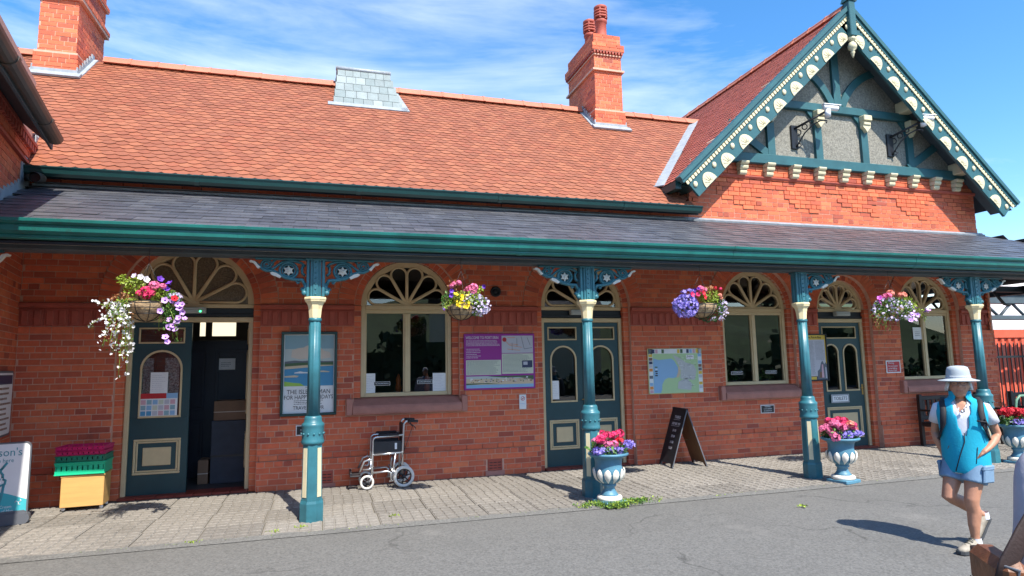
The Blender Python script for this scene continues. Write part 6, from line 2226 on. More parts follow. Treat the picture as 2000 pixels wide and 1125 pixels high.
def basket(x, z, label, r_=.20):
    """coir-lined wire basket hung from the canopy edge; x, z given for the rim"""
    y = -2.20
    t = thing('hanging_basket', label, 'hanging basket', (x, y, z), group='hanging baskets along the canopy')
    q = MB()
    prof = [(r_ * math.sin(a) * .97, -r_ * .95 * math.cos(a)) for a in [R(8 + 82 * i / 8) for i in range(9)]]
    q.lathe(prof + [(r_ * .88, 0), (r_ * .86, -.03), (.01, -.03)], 22, wob=lambda a, zz: 1 + .025 * math.sin(5 * a + zz * 40))
    q.build('liner', M_coir, t)
    q = MB()
    for zz, rr2 in ((0, r_ * 1.01), (-.065, r_ * .965), (-.125, r_ * .78)):
        q.tube([(rr2 * math.cos(a), rr2 * math.sin(a), zz) for a in [2 * PI * i / 28 for i in range(28)]], .004, 5, closed=True)
    for k in range(9):
        a = 2 * PI * k / 9 + .2
        q.tube([(r_ * 1.0 * math.sin(b) * math.cos(a), r_ * 1.0 * math.sin(b) * math.sin(a), -r_ * .97 * math.cos(b)) for b in [R(5 + 85 * i / 8) for i in range(9)]], .004, 5)
    q.build('wire_frame', M_black, t)
    q = MB()
    top = (0, .0, 2.98 - z)
    for k in range(3):
        a = 2 * PI * k / 3 + .5
        q.tube([(r_ * math.cos(a), r_ * math.sin(a), 0), (0, 0, .42), ], .0025, 4)
    q.tube([(0, 0, .42), top], .003, 4)
    q.build('chain', M_black, t)
    return t, Vector((x, y, z))
M_coir = mat('coir', (.36, .25, .14), .95, .35, 40, .8, 60)
def planting(name, label, loc, group=None): return thing(name, label, 'flowers', loc, group=group)
k_ = .974
bx = lambda X: CX + (X - CX) * k_
bz = lambda Z: CZ + (Z - CZ) * k_
LM = [M_leaf, M_leafy, M_leafd, F_rus, M_stem]

# first basket
t, p = basket(bx(-1.73), bz(2.42), 'hanging basket with coir liner by the open doorway, trailing white flowers to its left', .205)
f = planting('basket_flowers', 'white trailing flowers and pink petunias spilling from the basket by the open doorway', p, 'flowers planted in the hanging baskets')
rg = random.Random(1)
q = MB(); w_ = MB()
for i in range(26):
    x1 = rg.uniform(-.40, -.10); z1 = rg.uniform(-.62, -.12) if x1 > -.34 else rg.uniform(-.35, .0)
    P = trail(q, (rg.uniform(-.2, -.08), rg.uniform(-.14, .05), .03), (x1, rg.uniform(-.22, .06), z1), rg, 22, .022, .026, rg.choice([0, 0, 3, 1]))
    small_cloud(w_, [P[rg.randrange(3, 9)] + Vector((rg.gauss(0, .022), rg.gauss(-.01, .02), rg.gauss(0, .022))) for _ in range(13)], .0125, rg)
for x1, z1 in ((-.20, -.78), (-.13, -.74), (-.48, -.26), (-.46, .0)):
    P = trail(q, (-.15, -.08, -.1), (x1, -.1, z1), rg, 16, .012, .02, 0)
    small_cloud(w_, [P[rg.randrange(4, 9)] + Vector((rg.gauss(0, .012), rg.gauss(0, .012), rg.gauss(0, .012))) for _ in range(12)], .0125, rg)
leaf_cloud(q, ell(rg, (-.13, 0, .17), (.10, .10, .12), 260), .035, rg, 1)
leaf_cloud(q, ell(rg, (-.24, 0, .24), (.06, .05, .05), 70), .03, rg, 1)
leaf_cloud(q, ell(rg, (-.22, -.05, .05), (.10, .1, .05), 90), .03, rg, 3)
leaf_cloud(q, ell(rg, (.10, 0, .08), (.16, .12, .09), 300), .035, rg, 1)
leaf_cloud(q, ell(rg, (.24, -.05, -.06), (.10, .1, .18), 380), .04, rg, 0)
for i in range(7):
    trail(q, (.16, -.08, .02), (rg.uniform(.12, .36), rg.uniform(-.2, 0), rg.uniform(-.42, -.1)), rg, 24, .03, .036, 0)
q.build('foliage', LM, f)
o = w_.build('blossom', [F_wht], f); o['kind'] = 'stuff'
q = MB(); small_cloud(q, ell(rg, (.27, -.06, .06), (.08, .06, .05), 60), .013, rg); o = q.build('blossom', [F_palelil], f); o['kind'] = 'stuff'
for x, z, m_ in ((.13, .24, F_pur), (.22, .20, F_pur), (.19, .14, F_pur), (-.11, .27, F_palelil), (-.05, .26, F_wht), (.0, .235, F_wht)): place_petunia(f, (x, -.08, z), m_, rg, sc=.95)
for x, z in ((.20, .01), (.26, .0), (.32, -.03), (.34, -.07), (.37, -.11), (.16, -.10), (.25, -.19), (.28, -.25), (.24, -.27), (.335, -.17), (.39, -.18), (.31, -.29), (.22, -.37), (.24, -.42), (.32, -.21), (.36, -.03)): place_petunia(f, (x, -.15, z), F_lil, rg)
place_petunia(f, (.29, -.16, .03), F_red, rg)
for x, z, m_ in ((.08, .17, F_pink), (.16, .165, F_pink), (-.05, .09, F_hot), (.02, .06, F_hot), (.06, .09, F_hot), (.01, .12, F_hot)): place_ger(f, (x, -.10, z), m_, rg, .85)

# second basket
t, p = basket(bx(1.72), bz(2.42), 'tilted hanging basket with yellow flowers beside the first arched window', .185)
f = planting('basket_flowers', 'yellow and white flowers with pink heads in the basket beside the first arched window', p, 'flowers planted in the hanging baskets')
q = MB()
leaf_cloud(q, ell(rg, (.05, -.03, .06), (.22, .16, .12), 700), .034, rg, 1)
leaf_cloud(q, ell(rg, (.18, -.05, -.02), (.13, .14, .13), 420), .034, rg, 0)
leaf_cloud(q, ell(rg, (-.17, 0, .06), (.08, .08, .08), 120), .04, rg, 0)
leaf_cloud(q, ell(rg, (-.08, .02, .25), (.06, .05, .07), 60), .04, rg, 3)
leaf_cloud(q, ell(rg, (.22, 0, .19), (.06, .05, .05), 50), .035, rg, 1)
for a in (-.22, -.26): trail(q, (-.12, -.1, .0), (a, -.12, -.05), rg, 14, .02, .03, 1)
q.build('foliage', LM, f)
q = MB(); small_cloud(q, ell(rg, (.20, -.08, -.01), (.15, .12, .13), 170, .75), .015, rg); small_cloud(q, ell(rg, (.10, -.1, .08), (.15, .1, .06), 40, .8), .013, rg); o = q.build('blossom', [F_palelil], f); o['kind'] = 'stuff'
for i in range(26): place_petunia(f, (rg.uniform(-.10, .06), -.17 + rg.uniform(-.02, .03), rg.uniform(-.06, .13)), F_yel, rg, sc=.62)
for x, z in ((.08, .19), (.12, .16), (.04, .155), (.14, .21)): place_ger(f, (x, -.06, z), F_pink, rg, .95)
for x, z in ((-.09, .26), (-.03, .27), (-.12, .23)): place_ger(f, (x, -.02, z), F_pink, rg, .6)
for x, z in ((-.14, .11), (-.24, -.05), (.26, .22), (-.14, .16)): place_petunia(f, (x, -.1, z), F_pur, rg, sc=.8)

# third basket
t, p = basket(bx(5.12), bz(2.46), 'coir lined hanging basket above the town map with a blue flower cushion', .20)
f = planting('basket_flowers', 'blue lobelia and red petunias in the basket above the town map', p, 'flowers planted in the hanging baskets')
q = MB()
leaf_cloud(q, ell(rg, (-.25, 0, -.02), (.17, .14, .14), 300), .03, rg, 2)
leaf_cloud(q, ell(rg, (.13, 0, .10), (.16, .12, .10), 420), .036, rg, 1)
leaf_cloud(q, ell(rg, (.26, -.02, -.04), (.08, .1, .14), 300), .036, rg, 0)
leaf_cloud(q, ell(rg, (.1, -.02, -.19), (.16, .08, .05), 160), .034, rg, 2)
leaf_cloud(q, ell(rg, (.14, 0, .15), (.08, .06, .1), 80), .05, rg, 3)
q.build('foliage', LM, f)
q = MB(); small_cloud(q, ell(rg, (-.27, -.04, -.03), (.18, .15, .16), 520, .8), .0165, rg); small_cloud(q, ell(rg, (-.2, -.02, .15), (.14, .08, .06), 60), .015, rg); o = q.build('blossom', [F_lav], f); o['kind'] = 'stuff'
q = MB(); small_cloud(q, ell(rg, (.30, -.05, -.06), (.07, .08, .14), 70, .7), .014, rg); small_cloud(q, ell(rg, (.2, -.05, -.2), (.12, .06, .03), 24), .012, rg); o = q.build('blossom', [F_palelil], f); o['kind'] = 'stuff'
for x, z in ((-.22, .12), (-.13, .12), (-.05, .14), (-.03, .09), (-.10, .16)): place_petunia(f, (x, -.13, z), F_hot if x < -.05 else F_red, rg, sc=1.05)
for x, z in ((-.02, .20), (.02, .19), (-.05, .21)): place_ger(f, (x, -.06, z), F_pink, rg, .8)
for x, z, m_ in ((.19, .22, F_red), (.27, .21, F_hot), (.25, .12, F_sal), (.27, .08, F_sal)): place_ger(f, (x, -.06, z), m_, rg, .55)
for x, z in ((-.15, .19), (-.10, .20), (-.02, .14)): place_petunia(f, (x, -.1, z), F_pur, rg, sc=.75)

# fourth basket
t, p = basket(bx(8.46), bz(2.44), 'hanging basket nearly hidden by lilac flowers right of the toilets door', .19)
f = planting('basket_flowers', 'wide mass of lilac flowers with salmon heads in the basket right of the toilets door', p, 'flowers planted in the hanging baskets')
q = MB()
leaf_cloud(q, ell(rg, (-.02, -.03, -.02), (.36, .2, .18), 1500), .034, rg, 0)
leaf_cloud(q, ell(rg, (.22, -.03, .03), (.2, .16, .14), 500), .036, rg, 1)
for i in range(14):
    trail(q, (rg.uniform(-.3, 0), -.08, -.02), (rg.uniform(-.55, .05), rg.uniform(-.15, 0), rg.uniform(-.40, -.15)), rg, 18, .02, .028, rg.choice([0, 3]))
for i in range(4): trail(q, (.3, -.08, -.02), (rg.uniform(.45, .62), -.1, rg.uniform(-.22, -.08)), rg, 16, .02, .03, 1)
q.build('foliage', LM, f)
q = MB(); small_cloud(q, ell(rg, (-.05, -.08, -.03), (.36, .2, .18), 260, .85), .016, rg); o = q.build('blossom', [F_palelil], f); o['kind'] = 'stuff'
for x, z in ((-.30, .13), (-.33, .09), (-.31, .06)): place_petunia(f, (x, -.1, z), F_mag, rg, sc=1.1)
for x, z in ((.24, -.11), (.26, -.19), (.19, -.20), (.29, .0), (.50, -.06), (.55, -.05), (.33, -.12)): place_petunia(f, (x, -.15, z), F_lil, rg, sc=1.15)
for x, z, m_ in ((-.14, .16, F_pink), (-.08, .17, F_pink), (-.03, .21, F_sal), (.15, .19, F_sal), (.19, .18, F_sal), (-.18, .13, F_pink)): place_ger(f, (x, -.05, z), m_, rg, 1.0)

# ---------------------------------------------------------------- urns
M_urn = mat('urn_paint', (.075, .21, .30), .5, .16, 8, .12, 50, spots=[((.04, .06, .07), 6, .62, .12, .6), ((.28, .08, .10), 9, .70, .06, .5)])
M_urnw = mat('urn_white', (.74, .72, .64), .6, .1, 10, .15, 60, spots=[((.22, .24, .22), 12, .62, .1, .6)])
def urn(x, y, label, white_foot=True):
    t = thing('urn_planter', label, 'urn', (x, y, .0), R(12), 'blue and white urns along the pavement edge')
    q = MB(); q.bbox(-.155, .155, -.155, .155, 0, .05, .01); q.build('plinth', M_urn, t)
    q = MB(); q.lathe([(.15, .05), (.152, .075), (.146, .095), (.12, .105)], 28); q.build('foot', M_urnw, t)
    q = MB()
    q.lathe([(.115, .10), (.095, .125), (.072, .16), (.066, .20), (.085, .215), (.088, .232), (.075, .242), (.10, .25), (.145, .285), (.168, .33), (.172, .39), (.165, .42), (.160, .46), (.166, .52), (.178, .545), (.215, .562), (.242, .575), (.248, .592), (.240, .604), (.215, .604), (.19, .585), (.01, .58)], 32)
    q.build('bowl', M_urn, t)
    for k in range(11):
        a0 = 2 * PI * k / 11
        q = MB()
        rows = [(.252, .075, .10), (.285, .5, .148), (.32, .9, .172), (.36, 1, .184), (.395, .75, .184), (.415, .3, .178), (.422, .02, .172)]
        vv = []
        for z, wd_, r_ in rows:
            for s_ in (-1, -.5, 0, .5, 1):
                a = a0 + s_ * wd_ * .235
                rr2 = r_ + .011 - .010 * abs(s_) + (.004 if s_ == 0 else 0)
                vv.append((rr2 * math.cos(a), rr2 * math.sin(a), z))
        q.add(vv, [(i * 5 + j, i * 5 + j + 1, i * 5 + j + 6, i * 5 + j + 5) for i in range(6) for j in range(4)], smooth=True)
        q.build('leaf_lobe', M_urnw, t)
    return t
def urn_flowers(x, y, label, heads, lav, seed):
    f = planting('urn_flowers', label, (x, y, .60), 'flowers planted in the urns')
    rg = random.Random(seed)
    q = MB()
    leaf_cloud(q, ell(rg, (0, 0, .05), (.25, .22, .10), 420), .055, rg, 0)
    leaf_cloud(q, ell(rg, (0, 0, .02), (.24, .22, .06), 160), .05, rg, 2)
    q.build('foliage', LM, f)
    for (m_, n, cx_, cz_, sx_) in heads:
        for _ in range(n):
            place_ger(f, (rg.gauss(cx_, sx_), rg.gauss(-.05, .07), rg.gauss(cz_, .035)), m_, rg, 1.0)
    q = MB()
    for (cx_, cz_, rx) in lav: small_cloud(q, ell(rg, (cx_, -.12, cz_), (rx, .08, .05), 150), .015, rg)
    o = q.build('blossom', [F_lav], f); o['kind'] = 'stuff'
urn(3.43, -2.42, 'blue urn with white leaf relief standing in weeds against the second column')
urn_flowers(3.43, -2.42, 'hot pink and lilac flowers in the urn beside the second column', [(F_hot, 7, -.03, .20, .10), (F_pink, 8, -.02, .13, .11), (F_red, 3, .02, .17, .06), (F_pink, 3, .14, .13, .04)], [(-.16, .04, .1), (.05, .05, .14), (.2, .1, .1)], 5)
urn(6.93, -2.40, 'weathered blue urn with white leaf relief between the third column and the toilets door')
urn_flowers(6.93, -2.40, 'pink geraniums over lavender flowers in the urn beside the third column', [(F_pink, 12, -.10, .19, .09), (F_hot, 9, .07, .20, .08), (F_pink, 5, -.2, .09, .04), (F_sal, 4, .16, .16, .05)], [(-.02, .05, .12), (.14, .06, .12)], 6)
urn(10.52, -2.20, 'blue urn with white leaf relief at the right edge behind the walking person')
urn_flowers(10.52, -2.20, 'bright red geraniums over lavender flowers in the urn at the right edge', [(F_red, 24, .0, .19, .14)], [(-.1, .05, .13), (.12, .05, .14)], 7)

# weeds at the foot of the second column and along the joints
q = MB(); rg = random.Random(9)
for _ in range(260):
    x = 3.5 + rg.gauss(0, .2); y = -2.50 + rg.gauss(0, .04)
    if 3.3 < x < 3.56 and y < -2.45: y -= .1
    leaf_cloud(q, [(x + rg.gauss(0, .02), y + rg.gauss(0, .02), rg.uniform(0, .045)) for _ in range(11)], .024, rg, rg.choice([0, 0, 1]), up=1.0)
for _ in range(120):
    x = rg.uniform(-3, 9); leaf_cloud(q, [(x + rg.gauss(0, .03), -2.52 + rg.gauss(0, .008), 0) for _ in range(3)], .018, rg, 1, up=1)
for x, y in ((-.35, -2.35), (-.1, -2.28), (5.43, -3.37), (-1.1, -2.5), (.9, -2.1)):
    leaf_cloud(q, [(x + rg.gauss(0, .03), y + rg.gauss(0, .02), 0) for _ in range(24)], .03, rg, 1, up=1)
tag(q.build('weeds', LM), kind='stuff')

# ---------------------------------------------------------------- people
M_skin = mat('skin', (.43, .21, .13), .5, .10, 18, .06, 90, spots=[((.60, .22, .15), 7, .6, .2, .4)])
M_vest = mat('fleece_turquoise', (.0, .31, .46), .85, .08, 9, .25, 70)
M_tee = mat('white_cotton', (.60, .61, .67), .85, .05, 8, .15, 40)
M_shorts = mat('pale_blue_cotton', (.15, .25, .37), .85, .1, 10, .2, 60)
M_strap = mat('backpack_black', (.012, .012, .016), .7, .2, 20, .1, 80)
M_hat = mat('hat_cotton', (.36, .41, .44), .85, .08, 14, .15, 90)
M_hair = mat('white_hair', (.62, .60, .57), .7, .2, 60, .4, 120)
M_shoe = mat('shoe_grey', (.30, .27, .22), .75, .2, 25, .2, 90)
M_sole = mat('shoe_sole', (.045, .05, .055), .8, .2, 20)
M_lace = mat('lace', (.10, .10, .07), .8, .1, 20)

def remesh(mbx, name, mats, parent, vox=.011, smooth=4):
    me = mbx.mesh(name, mats)
    me = evaluated(me, [('REMESH', dict(mode='VOXEL', voxel_size=vox, use_smooth_shade=True)), ('SMOOTH', dict(factor=.5, iterations=smooth))])
    me.materials.clear()
    for m_ in (mats if isinstance(mats, (list, tuple)) else [mats]): me.materials.append(m_)
    me.name = name
    for p_ in me.polygons: p_.use_smooth = True
    return link(name, me, parent)

def hand(mbx, wrist, d, palm_n, s=1.0, curl=.5):
    """palm and five unequal bent fingers; d = along the hand, palm_n = out of the palm"""
    w, d, n_ = Vector(wrist), Vector(d).normalized(), Vector(palm_n).normalized()
    side = d.cross(n_).normalized()
    mbx.tube([w, w + d * .03 * s, w + d * .08 * s, w + d * .095 * s], [(.026 * s, .018 * s), (.034 * s, .016 * s), (.040 * s, .014 * s), (.036 * s, .012 * s)], 10, up=side)
    for i, L in enumerate((.066, .075, .070, .055)):
        b = w + d * .088 * s + side * (.030 - .020 * i) * s
        P = [b]; a = 0
        for k in range(3):
            a += curl * (.5 + .25 * k)
            P.append(P[-1] + (d * math.cos(a) + n_ * math.sin(a)) * L * s * (.42, .32, .26)[k])
        mbx.tube([b - d * .03 * s] + P, [.0095 * s, .0095 * s, .009 * s, .0082 * s, .007 * s], 7)
    b = w + d * .03 * s + side * .03 * s
    mbx.tube([b, b + (d * .6 + side * .55 + n_ * .3) * .035 * s, b + (d * .95 + side * .6 + n_ * .5) * .062 * s], [.012 * s, .011 * s, .0085 * s], 7)

def shoe(par, heel, dirv, L=.275, pitch=0.0, name='shoe'):
    """trainer with upper, sole and laces; heel = point under the heel on the ground"""
    d = Vector(dirv).normalized(); side = Vector((d.y, -d.x, 0)).normalized()
    T_ = Matrix.Translation(heel) @ Matrix((d, side.cross(Vector((0, 0, 1))) * 0 + Vector((0, 0, 1)).cross(d), Vector((0, 0, 1)))).transposed().to_4x4() @ Matrix.Rotation(pitch, 4, 'Y')
    u = MB()
    st = [(0, .030, .055, .095), (.03, .036, .060, .10), (.09, .036, .058, .085), (.15, .042, .05, .066), (.21, .045, .04, .045), (.255, .036, .03, .034), (.275, .012, .022, .024)]
    pts, rad = [], []
    vv = []
    n = 12
    for x, w_, _, h in st:
        for j in range(n):
            a = 2 * PI * j / n
            vv.append(T_ @ Vector((x, w_ * math.cos(a), .02 + h * max(0, math.sin(a)) ** .8 if math.sin(a) > 0 else .02)))
    k = len(st)
    u.add(vv, [(i * n + j, i * n + (j + 1) % n, (i + 1) * n + (j + 1) % n, (i + 1) * n + j) for i in range(k - 1) for j in range(n)] + [tuple(range(n - 1, -1, -1)), tuple(range((k - 1) * n, k * n))], smooth=True)
    o = u.build(name, M_shoe, par)
    s_ = MB(); vv = []
    for x, w_, _, h in st:
        for z in (0, .026):
            vv += [T_ @ Vector((x + (.006 if x > .2 else -.004), (w_ + .005), z)), T_ @ Vector((x + (.006 if x > .2 else -.004), -(w_ + .005), z))]
    F = []
    for i in range(k - 1):
        a, b = i * 4, (i + 1) * 4
        F += [(a, b, b + 2, a + 2), (a + 1, a + 3, b + 3, b + 1), (a + 2, b + 2, b + 3, a + 3), (a, a + 1, b + 1, b)]
    F += [(0, 2, 3, 1), ((k - 1) * 4, (k - 1) * 4 + 1, (k - 1) * 4 + 3, (k - 1) * 4 + 2)]
    s_.add(vv, F); s_.build('sole', M_sole, o)
    l_ = MB()
    for i in range(4):
        x = .10 + i * .028; z = .118 - i * .016
        l_.tube([T_ @ Vector((x, -.026, z - .012)), T_ @ Vector((x + .008, 0, z)), T_ @ Vector((x, .026, z - .012))], .0045, 5)
    l_.build('laces', M_lace, o)

MR = R(-88)
man = thing('person', 'walking person in turquoise vest, pale shorts and wide brimmed sun hat with hand in pocket', 'person', (5.68, -5.17, -.012), MR)
hipL, kneeL, ankL = Vector((.088, .01, .80)), Vector((.085, -.10, .445)), Vector((.075, -.09, .09))
hipR, kneeR, ankR = Vector((-.088, .01, .80)), Vector((-.085, -.15, .45)), Vector((-.07, .235, .25))
b = MB()
X1 = (1, 0, 0)
b.tube([(0, .01, .74), (0, .01, .80), (0, .01, .90), (0, .005, 1.02), (0, .0, 1.14), (0, .0, 1.22), (0, .005, 1.27), (0, .01, 1.30)],
       [(.13, .10), (.15, .115), (.145, .115), (.143, .112), (.152, .115), (.150, .10), (.12, .08), (.06, .055)], 18, up=X1)
b.tube([(0, .01, 1.26), (0, -.005, 1.32), (0, -.018, 1.38)], [.056, .047, .045], 12)
hd = Vector((0, -.035, 1.435))
b.ball(hd, .073, .090, .108, 18, 12)
b.ball(hd + Vector((0, -.03, -.065)), .052, .052, .045, 12, 8)          # jaw
b.tube([hd + Vector((0, -.082, .022)), hd + Vector((0, -.103, -.012)), hd + Vector((0, -.088, -.022))], [.009, .0135, .009], 8)
for sx in (-1, 1):
    b.ball(hd + Vector((sx * .074, .008, -.004)), .010, .018, .028, 8, 6)
    b.ball(hd + Vector((sx * .034, -.066, -.015)), .024, .02, .02, 8, 6)
    b.tube([hd + Vector((sx * .008, -.088, .034)), hd + Vector((sx * .05, -.074, .034))], .009, 6)
b.tube([hd + Vector((-.022, -.083, -.048)), hd + Vector((0, -.089, -.046)), hd + Vector((.022, -.083, -.048))], .007, 6)
shL, elL, wrL = Vector((.172, .01, 1.245)), Vector((.248, .075, 1.0)), Vector((.150, -.095, .86))
shR, elR, wrR = Vector((-.172, .01, 1.245)), Vector((-.218, .10, 1.0)), Vector((-.185, .0, .79))
for s_, e_2, w_ in ((shL, elL, wrL), (shR, elR, wrR)):
    b.tube([s_ * .75 + Vector((0, 0, .31)), s_, s_.lerp(e_2, .5), e_2, e_2.lerp(w_, .3), e_2.lerp(w_, .75), w_], [.044, .046, .040, .034, .038, .029, .024], 12)
hand(b, wrL, (-.55, .30, -.78), (-.8, -.3, .2), .95, .35)
hand(b, wrR, (.15, -.35, -.9), (.9, .1, .1), 1.0, .45)
for h, k, a in ((hipL, kneeL, ankL), (hipR, kneeR, ankR)):
    cf = k.lerp(a, .3) + Vector((0, .018, 0))
    b.tube([h, h.lerp(k, .5), h.lerp(k, .85), k, k.lerp(a, .12), cf, k.lerp(a, .62), k.lerp(a, .86), a], [.092, .078, .062, .059, .054, .057, .046, .034, .034], 14)
b.tube([ankL, ankL + Vector((0, -.02, -.05)), ankL + Vector((0, -.12, -.065))], [.036, .036, .03], 8)
b.tube([ankR, ankR + Vector((0, .02, -.05)), ankR + Vector((0, -.05, -.15))], [.034, .034, .028], 8)
body = remesh(b, 'body', M_skin, man, .0095, 3)

# turquoise vest open at the neck
def loft_cloth(rings, n, skip=None, m=0):
    q = MB()
    vv = []
    for (z, rx, ry, cy_) in rings:
        for j in range(n):
            a = 2 * PI * j / n
            fold = 1 + .018 * math.sin(7 * a + z * 13) * (1.25 - z) * 1.6
            vv.append((rx * fold * math.cos(a), cy_ + ry * fold * math.sin(a), z))
    F = []
    for i in range(len(rings) - 1):
        for j in range(n):
            am = 2 * PI * (j + .5) / n
            zm = (rings[i][0] + rings[i + 1][0]) / 2
            if skip and skip(am, zm): continue
            F.append((i * n + j, i * n + (j + 1) % n, (i + 1) * n + (j + 1) % n, (i + 1) * n + j))
    q.add(vv, F, m, 0, True)
    return q
def vopen(a, z):
    d = abs(a - 1.5 * PI)
    return z > 1.02 and d < .10 + (z - 1.02) * 1.25
vr = [(.665, .186, .142, .0), (.70, .188, .144, .0), (.80, .181, .142, .0), (.90, .176, .140, .0), (1.0, .174, .138, .0), (1.06, .178, .137, 0), (1.12, .184, .134, 0), (1.18, .192, .128, 0), (1.23, .194, .118, .002), (1.27, .178, .098, .005), (1.295, .145, .085, .008), (1.315, .085, .078, .006), (1.35, .078, .078, .002), (1.385, .084, .082, -.002)]
q = loft_cloth(vr, 56, vopen)
me = evaluated(q.mesh('vest', M_vest), [('SOLIDIFY', dict(thickness=.012, offset=0)), ('SUBSURF', dict(levels=1, render_levels=1))])
vest = link('vest', me, man)
q = MB(); q.tube([(.004, -.150, .68), (.006, -.149, .82), (.003, -.147, .94), (0, -.146, 1.02)], .0045, 5)
for sx in (-1, 1): q.tube([(sx * .105, -.124, .90), (sx * .135, -.104, .76)], .003, 5)
q.build('zip', M_strap, vest)
# white t-shirt: chest with a v neck, sleeves
def vneck(a, z):
    d = abs(a - 1.5 * PI)
    return z > 1.20 and d < (z - 1.20) * 5.5
q = loft_cloth([(.66, .172, .13, 0), (.95, .160, .124, 0), (1.06, .161, .124, 0), (1.14, .163, .119, 0), (1.20, .163, .116, 0), (1.235, .152, .104, .003), (1.265, .13, .09, .005), (1.29, .10, .076, .006), (1.305, .074, .07, .006)], 48, vneck)
for sg, s_, e_2 in ((1, shL, elL), (-1, shR, elR)):
    q.tube([s_ * .80 + Vector((0, 0, .245)), s_ + Vector((sg * -.004, 0, -.012)), s_.lerp(e_2, .3), s_.lerp(e_2, .58)], [.046, .052, .054, .058], 16, caps=False)
me = evaluated(q.mesh('shirt', M_tee), [('SOLIDIFY', dict(thickness=.006, offset=0))])
link('shirt', me, man)
# shorts
q = MB()
q.tube([(0, .005, .86), (0, .01, .80), (0, .015, .72), (0, .015, .68)], [(.162, .122), (.170, .130), (.174, .132), (.16, .115)], 20, up=X1)
for h, k in ((hipL, kneeL), (hipR, kneeR)):
    e = h.lerp(k, .60)
    q.tube([h + Vector((0, 0, .02)), h.lerp(k, .3), e, e.lerp(k, .01)], [.098, .102, .101, .098], 18)
sh_o = remesh(q, 'shorts', M_shorts, man, .011, 3)
for sx, h, k in ((1, hipL, kneeL), (-1, hipR, kneeR)):
    q = MB()
    c = h.lerp(k, .36) + Vector((sx * .104, .01, 0))
    q.bbox(c.x - .012, c.x + .012, c.y - .065, c.y + .065, c.z - .075, c.z + .065, .01)
    q.bbox(c.x - .016, c.x + .016, c.y - .068, c.y + .068, c.z + .03, c.z + .075, .01)
    q.build('cargo_pocket', M_shorts, sh_o)
# rucksack behind, straps in front
q = MB()
q.tube([(0, .20, .86), (0, .205, .95), (0, .20, 1.12), (0, .18, 1.27), (0, .16, 1.31)], [(.13, .06), (.15, .085), (.15, .085), (.12, .065), (.06, .03)], 16, up=X1)
rk = q.build('rucksack', M_strap, man)
q = MB()
for sx in (-1, 1):
    q.tube([(sx * .10, .13, 1.285), (sx * .125, .04, 1.312), (sx * .14, -.05, 1.285), (sx * .158, -.108, 1.20), (sx * .175, -.115, 1.10), (sx * .195, -.07, 1.0), (sx * .20, .05, .93), (sx * .14, .16, .90)], [(.026, .008)] * 8, 8, up=(0, 0, 1)) if False else q.tube([(sx * .10, .13, 1.285), (sx * .125, .04, 1.318), (sx * .14, -.05, 1.292), (sx * .138, -.116, 1.21), (sx * .150, -.126, 1.10), (sx * .178, -.075, 1.0), (sx * .19, .05, .93), (sx * .14, .16, .90)], [(.009, .024)] * 8, 8, up=(0, -.7, .7))
q.tube([(.165, -.137, 1.12), (.10, -.155, 1.13)], .008, 5); q.tube([(.16, -.136, 1.15), (.20, -.12, 1.02)], .006, 5)
q.build('strap', M_strap, rk)
# hat
q = MB()
hz = 1.487
def brim(a, z): return 1 + (.04 * math.cos(2 * a) if z < .011 else 0)
q.lathe([(.088, .002), (.12, -.006), (.148, -.012), (.155, -.013), (.156, -.007), (.147, -.004), (.12, .002), (.098, .012), (.092, .05), (.088, .085), (.078, .112), (.05, .124), (.01, .127)], 32, (0, -.03, hz), wob=brim)
ht = q.build('sun_hat', M_hat, man)
q = MB(); q.tube([(.0945 * math.cos(a), -.03 + .0945 * math.sin(a), hz + .022) for a in [2 * PI * i / 28 for i in range(28)]], [(.012, .003)] * 28, 6, closed=True, up=(0, 0, 1)); q.build('hat_band', flat('hat_band', (.36, .40, .44)), ht)
q = MB()
rg = random.Random(3)
for i in range(34):
    a = rg.uniform(-.5, PI + .5)
    P0 = Vector((.082 * math.cos(a), -.025 + .088 * math.sin(a) , 1.475))
    q.tube([P0, P0 * 1.0 + Vector((.012 * math.cos(a), .012 * math.sin(a), -.04)), P0 + Vector((.02 * math.cos(a) + rg.gauss(0, .008), .02 * math.sin(a), -.075 - rg.random() * .02))], [.012, .011, .004], 5)
q.build('hair', M_hair, man)
q = MB()
for sx in (-1, 1):
    q.tube([(sx * .034 + .024 * math.cos(a), -.132, 1.455 + .017 * math.sin(a)) for a in [2 * PI * i / 16 for i in range(16)]], .0018, 5, closed=True)
    q.tube([(sx * .058, -.130, 1.460), (sx * .076, -.04, 1.458)], .0016, 4)
    q.ball((sx * .033, -.1115, 1.457), .011, .006, .006, 8, 5)
q.tube([(-.010, -.133, 1.458), (.010, -.133, 1.458)], .0016, 4)
q.build('spectacles', M_grey, man)
q = MB(); q.tube([(-.024, -.121, 1.389), (0, -.127, 1.3905), (.024, -.121, 1.388)], .0032, 5); q.build('lips', flat('lips', (.34, .11, .09)), man)
q = MB(); q.tube([(-.055, -.05, 1.315), (-.03, -.10, 1.25), (0, -.131, 1.215), (.03, -.10, 1.25), (.055, -.05, 1.315)], .002, 4); q.ball((0, -.134, 1.205), .013, .006, .015, 8, 6); q.build('pendant', M_chrome, man)
shoe(man, ankL + Vector((0, .05, -.082)), (0.05, -1, 0))
shoe(man, ankR + Vector((0, .055, -.035)), (0, -1, 0), pitch=R(46))
for ank, dz in ((ankL, .0), (ankR, .0)):
    q = MB(); q.tube([ank + Vector((0, .01, -.03)), ank + Vector((0, .005, .03))], [.044, .041], 12, caps=False); q.build('sock', M_tee, man)

